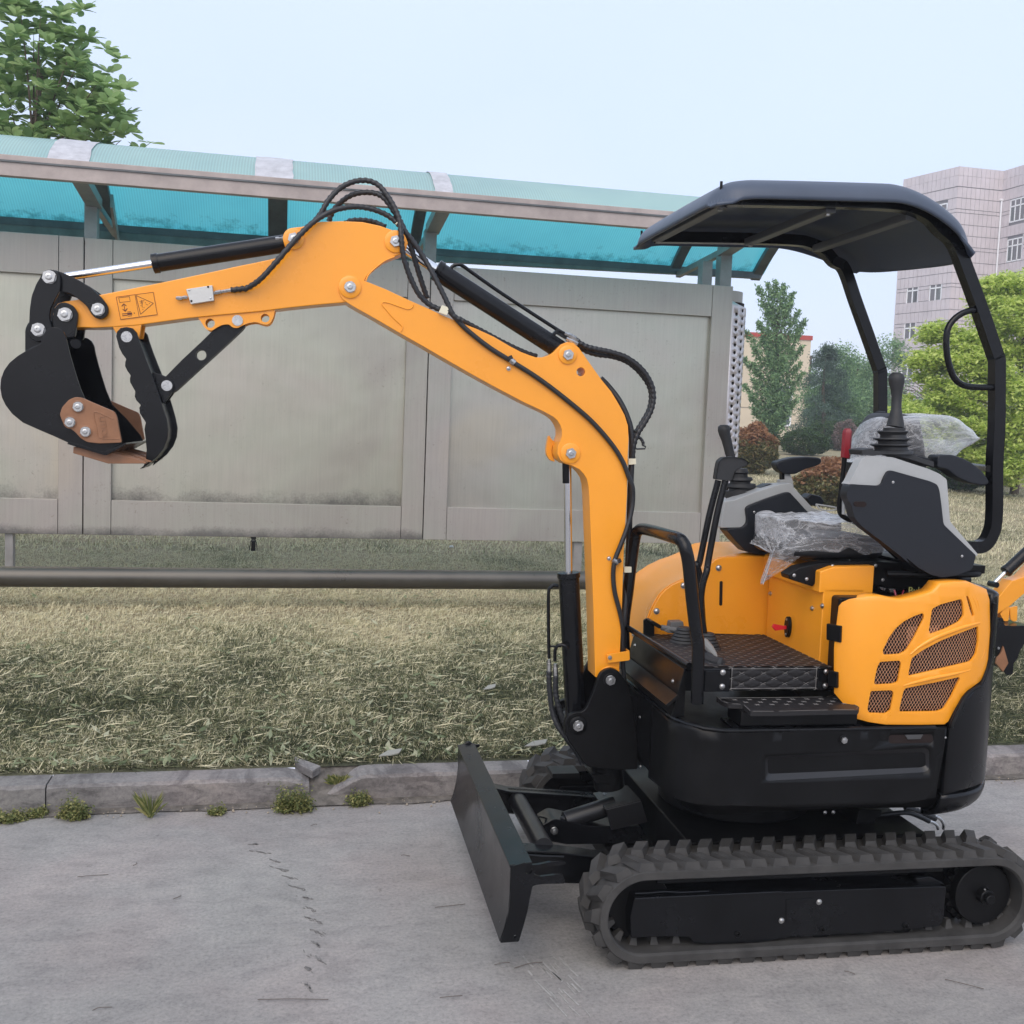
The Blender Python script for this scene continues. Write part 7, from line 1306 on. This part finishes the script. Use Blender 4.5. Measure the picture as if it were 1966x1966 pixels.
put('mid_tree', 'taller green tree behind the far canopy post', 'tree', 38, c1[2][0], 4.0, .1, [(c1[2], (1.1, .9, 1.1), 70, 90, .34), ([(23.3963,38,4.917)][0], (.7, .6, .55), 30, 90, .26), (c1[3], (1.5, .9, 1.1), 80, 90, .34), ([(22.1654,38,4.0413)][0], (.7, .6, .6), 30, 80, .3)], G1, .10, seed=22, group='green trees between the buildings')
put('mid_tree', 'low leafy green tree behind the joystick and seat', 'tree', 34, c1[5][0], 3.0, .1, [(c1[5], (1.5, .8, 1.3), 80, 90, .34), (c1[6], (1.3, .8, .9), 70, 90, .34), ([(22.1003,34,2.2164)][0], (1.2, .8, .8), 60, 90, .3)], G1, .10, seed=23, group='green trees between the buildings')
# big bright tree on the right
c2 = [(12.6784,17,3.8885),(12.2104,17,3.1184),(12.9898,17,2.7826),(11.8493,17,2.356),(11.6094,17.3,2.6347),(12.5332,17,1.8204),(12.895,16.6,1.5583),(11.6221,17.4,1.9738),(11.8789,17,3.2867),(13.2351,17,4.2951),(11.4144,17.6,2.2057),(11.9577,17.5,1.3127),(12.9781,17.3,4.3132)]
put('bright_tree', 'bright yellow green tree filling the right side behind the canopy posts', 'tree', 17, c2[2][0]+.15, 3.6, .085, [(c2[0], (.50, .6, .42), 42, 110, .17), (c2[1], (.55, .6, .40), 40, 110, .17), (c2[2], (.65, .7, .55), 60, 110, .18), (c2[3], (.50, .6, .32), 36, 110, .15), (c2[4], (.36, .5, .24), 22, 100, .13), (c2[5], (.65, .7, .42), 50, 110, .17), (c2[6], (.6, .6, .4), 40, 110, .17), (c2[7], (.35, .5, .25), 20, 100, .14), (c2[8], (.35, .5, .26), 22, 100, .13), (c2[9], (.8, .7, .5), 40, 110, .17), (c2[10], (.25, .4, .18), 12, 90, .11), (c2[12], (.35, .5, .22), 20, 100, .13)]+[(q, r_, 34, 110, .16) for q, r_ in zip([(12.1154,16.8,1.2471),(12.6172,16.6,1.0838),(11.6989,17,1.6022),(12.9399,16.8,3.4226),(12.6001,17.3,4.2891),(12.1763,16.6,2.5454),(11.8518,16.8,1.8895),(13.041,16.5,2.0285),(11.016,17.2,1.9499),(11.4214,17.3,3.0016),(11.6095,17.4,3.4876),(11.7442,17,3.0018)], ((.45, .5, .22), (.5, .5, .25), (.35, .5, .25), (.5, .5, .35), (.28, .4, .25), (.6, .6, .35), (.5, .6, .3), (.5, .5, .5), (.3, .4, .22), (.26, .4, .18), (.22, .35, .14), (.35, .5, .22)))], G3, .09, up=.5, flat=.55, seed=31, nl=34, aspect=.45)
# photinia balls and hedges
def bush(label, q, Y, r, m_, m2, size, n, seed, name='bush', top=.35, group=None, cat='bush'):
    rg = np.random.default_rng(seed); b = (q, Y, zl(Y)); o = root(name, label, cat, b, 0, group)
    d = rg.normal(size=(n, 3)); d /= np.linalg.norm(d, axis=1)[:, None]; k = 1+.07*np.sin(d[:, 0]*7+seed)+.06*np.sin(d[:, 2]*9+d[:, 1]*5); C = d*np.array(r)*(k*(.80+.23*rg.random(n)))[:, None]; C[:, 2] += r[2]*.92; C = C[C[:, 2] > .02]
    tops = C[:, 2] > (r[2]*(1+top)+rg.normal(size=len(C))*r[2]*.18)
    if m2 is None: tops[:] = False
    link('foliage', quads_mesh('foliage', leaf_quads(C[~tops], size, .42, .4, rg), m_), o)['kind'] = 'stuff'
    if tops.any(): link('young_red_leaves', quads_mesh('young_red_leaves', leaf_quads(C[tops], size, .42, .2, rg), m2), o)['kind'] = 'stuff'
    core = []
    mb = MB()
    for i in range(9):
        a = i*.7; e_ = Vector((math.cos(a)*r[0]*.7, math.sin(a)*r[1]*.7, r[2]*(1.0+.4*math.sin(i)))); mb.tube([(0, 0, 0), tuple(e_*.5+Vector((0, 0, .05))), tuple(e_)], [.025, .016, .006], 5)
    mb.obj('stems', BARK, o); return o
bb = [(9.3527,20,1.3598),(14.1318,27,1.3909),(7.9858,14.3,0.8649),(13.917,27.5,1.3432),(13.713,18.5,0.9744),(17.7381,30,1.4159),(17.0965,30,1.6367),(11.9983,15.5,0.8993)]
bush('round photinia ball with reddish brown top beside the perforated column', bb[0][0], 20, (.46, .45, .52), G4, G4R, .085, 9000, 1, top=.25)
bush('clipped dark green round bush in front of the cream building', bb[1][0], 27, (.66, .5, .38), G5, None, .07, 8000, 2)
bush('copper tipped photinia hedge between the arm rest and the red lever', bb[2][0]+.05, 14.3, (.62, .5, .36), G4, G4R, .075, 9000, 3, top=.2)
bush('low dark hedge left of the clipped round bush', bb[3][0]-.3, 28.5, (.5, .4, .36), G5, None, .07, 4000, 4)
bush('long low hedge under the bright tree at the right', bb[4][0], 19, (1.1, .5, .26), G5, None, .07, 7000, 5, cat='hedge')
bush('dark hedge behind the seat backrest', bb[5][0], 31, (1.6, .5, .50), G5, None, .09, 7000, 6, cat='hedge')
bush('grey pink flowering shrub behind the red lever', bb[6][0], 30, (.40, .4, .50), leaf_mat('greyish_leaves', (.10, .09, .08), (.30, .22, .20), .7, .2), None, .07, 3500, 7, cat='shrub')
bush('dark shrub at the right picture edge above the second machine', bb[7][0]+.35, 17.5, (.6, .4, .34), G5, None, .07, 5000, 8)
# far tree line that closes the horizon
rg = np.random.default_rng(9); Cs = []
for i in range(150):
    a = rg.uniform(-1.1, 1.3); Y = rg.uniform(96, 108); X_ = Y*math.tan(a) if abs(a) < 1.2 else 0; hh = rg.uniform(3, 6.0)
    Cs.append(np.array([X_, Y, 1.1+hh*.5])+rg.normal(size=(260, 3))*np.array([3.2, 1.5, hh*.30]))
link('far_trees', quads_mesh('far_trees', leaf_quads(np.concatenate(Cs), .9, .7, .2, rg), G1))['kind'] = 'stuff'

# ================================================================ BUILDINGS
TILE = mat('pinkish_grey_tile', (.56, .50, .515), .55, var=.06, vscale=.7, bump=.1, bscale=8); JNT = mat('tile_joint', (.13, .12, .125), .8)
WFR = mat('white_window_frame', (.85, .86, .88), .4); GLS = mat('window_glass', (.045, .06, .07), .08, 0, var=.3, vscale=.5, spec=.8); CURT = mat('curtain', (.30, .33, .32), .8)
TB = root('tiled_building', 'tall pinkish grey tiled building with white framed windows at the right', 'building', (0, 0, 0))
UB = None
def unit_box():
    return MB().box(0, 1, -1, 0, 0, 1).mesh('tile', TILE, smooth=False)
UB = unit_box(); tiles_big = []
Z0b, Z1b = 1.0, 24.44
def face(c0, d, ln, tw, wins):
    """wall from c0 along d; the outer side is the right-hand normal towards the camera"""
    d = Vector((d[0], d[1], 0)).normalized(); n = Vector((d.y, -d.x, 0)); c0 = Vector((c0[0], c0[1], 0))
    if n.dot(Vector((0, -1, 0))) < 0 and abs(n.y) > .5: n = -n
    if n.dot(-(c0+d*ln*.5)) < 0: n = -n
    rows = []; z = Z1b; rows_h = []
    zz = Z1b-.02
    rows_h += [(zz-.72, zz)]; zz -= .74
    rows_h += [(zz-.86, zz)]; zz -= .88
    while zz > Z0b+1:
        for h in (.90, .90, .30, .96, .0):
            if h and zz-h > Z0b: rows_h.append((zz-h, zz-.05)); zz -= h
    nt_ = int(round(ln/tw)); w_ = ln/nt_
    back_ = [c0-n*.06, c0+d*ln-n*.06]
    o = MB().add([tuple(back_[0]+Vector((0, 0, Z0b))), tuple(back_[1]+Vector((0, 0, Z0b))), tuple(back_[1]+Vector((0, 0, Z1b))), tuple(back_[0]+Vector((0, 0, Z1b)))], [(0, 1, 2, 3)]).obj('wall', JNT, TB, smooth=False)
    for (za, zb_) in rows_h:
        for i in range(nt_):
            u0, u1 = i*w_+.014, (i+1)*w_-.014
            segs = [(u0, u1)]; zc_ = (za+zb_)/2
            for (wu0, wu1, wz0, wz1) in wins:
                if wz0 < zc_ < wz1:
                    ns = []
                    for a, b in segs:
                        if b <= wu0 or a >= wu1: ns.append((a, b))
                        else:
                            if a < wu0-.05: ns.append((a, wu0))
                            if b > wu1+.05: ns.append((wu1, b))
                    segs = ns
            for a, b in segs:
                p = c0+d*a-n*.03
                m_ = Matrix(((d.x*(b-a), -n.x*.05, 0, p.x), (d.y*(b-a), -n.y*.05, 0, p.y), (0, 0, zb_-za, za), (0, 0, 0, 1)))
                tiles_big.append((m_, p+Vector((0, 0, zc_))))
    for (wu0, wu1, wz0, wz1) in wins:
        p = c0+d*wu0-n*.10; q = c0+d*wu1-n*.10; fr = MB(); th = .11
        U = Vector((0, 0, 1)); W_ = wu1-wu0; H_ = wz1-wz0; nm_ = 3 if W_ > 1.5 else 2
        def bx(a0, a1, z0_, z1_): 
            vs = [c0+d*a+n*k+U*z_ for k in (-.10, -.03) for a, z_ in ((a0, z0_), (a1, z0_), (a1, z1_), (a0, z1_))]; fr.add(vs, [(0, 1, 2, 3), (7, 6, 5, 4), (0, 4, 5, 1), (1, 5, 6, 2), (2, 6, 7, 3), (3, 7, 4, 0)])
        bx(wu0, wu0+th, wz0, wz1); bx(wu1-th, wu1, wz0, wz1); bx(wu0, wu1, wz0, wz0+th); bx(wu0, wu1, wz1-th, wz1); bx(wu0, wu1, wz0+H_*.66, wz0+H_*.66+th)
        for i in range(1, nm_): bx(wu0+W_*i/nm_-th/2, wu0+W_*i/nm_+th/2, wz0, wz1)
        f_ = fr.obj('window', WFR, TB, smooth=False)
        vs = [tuple(p+U*wz0), tuple(q+U*wz0), tuple(q+U*wz1), tuple(p+U*wz1)]; pane = MB().add([tuple(Vector(v)+n*.03) for v in vs], [(0, 1, 2, 3)]).obj('pane', GLS, f_, smooth=False)
        fr2 = MB(); vs2 = [c0+d*(wu0+th)-n*.06+U*wz0, c0+d*(wu0+W_*.45)-n*.06+U*wz0, c0+d*(wu0+W_*.40)-n*.06+U*(wz0+H_*.64), c0+d*(wu0+th)-n*.06+U*(wz0+H_*.64)]
        fr2.add([tuple(v+n*.0) for v in vs2], [(0, 1, 2, 3)]).obj('curtain', CURT, f_, smooth=False)
lw = []
zw = 20.0
for k in range(-1, 6):
    zb0 = 10.14+3.23*k-.0
    for u in (3.4, .95): lw.append((u, u+1.30, zb0, zb0+1.80))
lw = [w_ for w_ in lw if w_[2] > 1.2 and w_[3] < 23]
face((54.33, 80.0), (-.27, .963), 5.85, .45, lw)
rw = [(1.0, 2.75, 19.95-3.25*k, 21.85-3.25*k) for k in range(0, 5)]
face((58.56, 80.05), (.078, -.997), 9.0, .45, rw+[(4.5, 6.25, 19.95-3.25*k, 21.85-3.25*k) for k in range(0, 5)])
face((54.33, 80.0), (4.23, .05), 4.23, .423, [])
ccam = Vector((0, 0, 1.5))
def vis(t):
    d = t[1]-ccam; el_ = (d.z)/d.length; az_ = math.atan2(d.x, d.y); return (0 if (az_ < .668 and d.z/d.length < .30 and d.z > 3.2) else 1, d.length)
tiles_big.sort(key=vis)
for m_, c in tiles_big[:290]: link('tile', UB, TB, m_)
vs = []; fs = []; bv = [v.co.copy() for v in UB.vertices]; bf = [tuple(p.vertices) for p in UB.polygons]
for m_, c in tiles_big[290:]:
    o_ = len(vs); vs += [tuple(m_ @ v) for v in bv]; fs += [tuple(i+o_ for i in f) for f in bf]
me = bpy.data.meshes.new('wall_tiles'); me.from_pydata(vs, [], fs); me.materials.append(TILE); link('wall_tiles', me, TB)['kind'] = 'stuff'
slab = [(54.5, 80.4), (58.9, 80.4), (59.6, 71.1), (66, 71.1), (66, 95), (62, 95), (53.1, 85.5)]
MB().prism(slab, Z0b, Z1b-.30, 'z').obj('rear_wall', TILE, TB, smooth=False); MB().prism(slab, Z1b-.29, Z1b-.02, 'z').obj('roof', JNT, TB, smooth=False)
MB().tube([(58.46, 79.9, 1), (58.46, 79.9, 22.0)], .07, 8).tube([(58.3, 79.9, 22.0), (58.62, 79.9, 22.0)], .09, 8).obj('downpipe', WFR, TB)
# cream building with red parapet
CRM = mat('cream_render', (.62, .53, .40), .8, var=.05, vscale=.6); REDP = mat('red_parapet', (.42, .05, .035), .6)
cbx = [(26.1844,6.683),(26.1995,6.4551),(26.1957,1.9669),(26.2148,5.3203),(26.1236,3.9737),(26.1934,2.9155),(24.1997,2.7692),(25.224,2.1236),(25.5882,6.6502)]
CBn = root('cream_building', 'cream rendered building with a red parapet and a two pane window', 'building', (0, 0, 0))
xr = cbx[0][0]; zt2 = cbx[0][1]
MB().box(xr-16, xr, 50, 62, .9, cbx[1][1]).obj('wall', CRM, CBn); MB().box(xr-16.05, xr+.05, 49.93, 62, cbx[1][1]+.003, zt2).obj('parapet', REDP, CBn)
for q in (cbx[4], cbx[5]): MB().box(xr-16, xr+.01, 49.985, 49.999, q[1]-.02, q[1]+.02).obj('render_joint', mat('joint', (.30, .26, .2), .9), CBn)
x0w, x1w = cbx[6][0], cbx[7][0]; z0w = cbx[7][1]
for k in range(2):
    for j in range(3):
        a, b = x0w-j*4.6, x1w-j*4.6; zz = z0w+k*3.6
        if zz+1.9 > zt2-.3: continue
        f_ = MB().box(a-.08, a, 49.93, 50.01, zz, zz+1.9).box(b, b+.08, 49.93, 50.01, zz, zz+1.9).box(a-.1, b+.1, 49.92, 50.01, zz-.08, zz).box(a-.1, b+.1, 49.92, 50.01, zz+1.9, zz+1.98).box((a+b)/2-.04, (a+b)/2+.04, 49.93, 50.01, zz, zz+1.9).obj('window', WFR, CBn, smooth=False)
        MB().box(a, b, 49.97, 49.995, zz, zz+1.9).obj('pane', GLS, f_, smooth=False)
MB().box(xr-.003, xr+.12, 50.02, 50.3, .9, zt2-1).obj('corner_pipe', mat('dark_red_brown', (.10, .05, .045), .7), CBn)

# ================================================================ SECOND EXCAVATOR, parked farther right
E2 = root('mini_excavator', 'second orange mini excavator of which only the arm and bucket show at the right edge', 'excavator')
V_ = 5.0
piv = Vector((-1.3162, 0, 1.8924))
a0 = [(3.7797,0.5712)][0]; a1 = [(3.9716,0.7435)][0]
dirv = Vector((a1[0]-a0[0], a1[1]-a0[1])).normalized(); t_ = (piv.z-a0[1])/dirv.y; px2 = a0[0]+dirv.x*t_
E2.location = (px2-piv.x, V_, 0)
def dup(o, par):
    c = o.copy(); COL.objects.link(c); c.parent = par
    for k in o.children: dup(k, c)
for o in list(dict.fromkeys(KEEP)):
    if o.parent == EX: dup(o, E2)
ox, oz = E2.location.x, 0
def V2(pts, y=0): return [(p[0]-ox, p[1]) for p in pts]
aw = V2([(3.7118,0.614),(3.7635,0.6472),(3.799,0.6958),(3.8351,0.7401),(3.8646,0.7734),(3.8819,0.7757),(3.9359,0.7938),(3.9439,0.703),(3.864,0.6362),(3.741,0.561),(3.7273,0.5765)])
ext = (piv.x+.02, piv.z+.10); ext2 = (piv.x+.03, piv.z-.06); upx = (piv.x+.02, piv.z+.24)
arm2 = aw[:7]+[(piv.x-.05, piv.z+.24), upx, (piv.x+.06, piv.z+.05), ext2]+aw[7:]
A2 = MB().prism(arm2, -.042, .042).obj('arm', YEL, E2, bevel=.003)
boss(A2, (piv.x, piv.z), .042, .017, .033)
for q in (V2([(3.8081,0.5897),(3.8311,0.5542),(3.8466,0.5488),(3.8636,0.5541),(3.8646,0.6296),(3.835,0.6251)]), V2([(3.865,0.6252),(3.8758,0.5586),(3.8968,0.5474),(3.9163,0.554),(3.9118,0.6341)])):
    for a_ in (-.038, .028): MB().prism(rd(q, .006), a_, a_+.01).obj('lug_plate', YEL, A2, bevel=.001)
cyl0 = V2([(3.7798,0.7469),(3.8491,0.8139)]); cyl1 = (cyl0[1][0]+.75*dirv.x, cyl0[1][1]+.75*dirv.y)
cylinder('bucket_cylinder', E2, (cyl1[0], 0, cyl1[1]), (cyl0[1][0], 0, cyl0[1][1]), (0, 0, 0), (cyl0[0][0], 0, cyl0[0][1]), .03, .010, .016, .03)
lk_ = MB().prism(rd(V2([(3.6488,0.7495),(3.6681,0.754),(3.7036,0.741),(3.7358,0.7104),(3.7601,0.6577),(3.7644,0.618),(3.7499,0.6026),(3.7299,0.6048),(3.721,0.6224),(3.7174,0.6356),(3.6992,0.618),(3.7056,0.6004),(3.6858,0.6004),(3.6657,0.6355),(3.6571,0.6794),(3.6566,0.7145)]), .006), -.06, -.046).obj('bucket_link', BLK, E2, bevel=.002)
q = V2([(3.7207,0.626)])[0]; bolt(lk_, (q[0], -.062, q[1]), .011)
q = V2([(3.6498,0.7395)])[0]; bolt(lk_, (q[0], -.062, q[1]), .011)
bk2 = V2([(3.7231,0.5913),(3.7484,0.5868),(3.7617,0.5468),(3.8624,0.5421),(3.928,0.542),(3.9379,0.533),(3.9312,0.5061),(3.8907,0.4479),(3.8664,0.4076),(3.8569,0.3717),(3.8344,0.3405),(3.8344,0.282),(3.7995,0.2779),(3.7829,0.2961),(3.7663,0.3142),(3.749,0.3413),(3.7165,0.431),(3.6991,0.5202)])
B2 = MB().prism(rd(bk2, .006), -.14, -.13).prism(bk2, .13, .14).prism(V2([(3.7519,0.5445),(3.9278,0.5442),(3.9379,0.533),(3.9312,0.5061),(3.8907,0.4479),(3.8344,0.3405),(3.8301,0.3315),(3.883,0.4501),(3.9207,0.5106),(3.7531,0.5312)]), -.13, .13).prism(V2([(3.7231,0.5913),(3.6991,0.5202),(3.7165,0.431),(3.749,0.3413),(3.7663,0.3142),(3.7735,0.3186),(3.7237,0.4354),(3.7066,0.5202),(3.7284,0.5869)]), -.13, .13).obj('bucket', BLK, E2, bevel=.002)
MB().prism(V2([(3.7582,0.4382),(3.7956,0.346),(3.7678,0.2981),(3.7223,0.3424),(3.727,0.3729),(3.7489,0.4033)]), -.15, -.135).obj('side_cutter', BRN, B2, bevel=.002)
for q in V2([(3.7008,0.4233),(3.7323,0.4261),(3.6729,0.3778),(3.7069,0.3797),(3.6884,0.3384)]): bolt(B2, (q[0], -.142, q[1]), .007)

# ================================================================ HAZE
hz = MB().box(-155, 155, -65, 138, -1.2, 27.5).obj('haze', None, smooth=False, kind='stuff')
hm = bpy.data.materials.new('haze'); hm.use_nodes = True; t = hm.node_tree; t.nodes.clear()
pv = t.nodes.new('ShaderNodeVolumePrincipled'); mo = t.nodes.new('ShaderNodeOutputMaterial'); t.links.new(pv.outputs[0], mo.inputs['Volume'])
pv.inputs['Color'].default_value = (.92, .95, 1, 1); pv.inputs['Density'].default_value = .0026; pv.inputs['Anisotropy'].default_value = .2
hz.data.materials.clear(); hz.data.materials.append(hm)
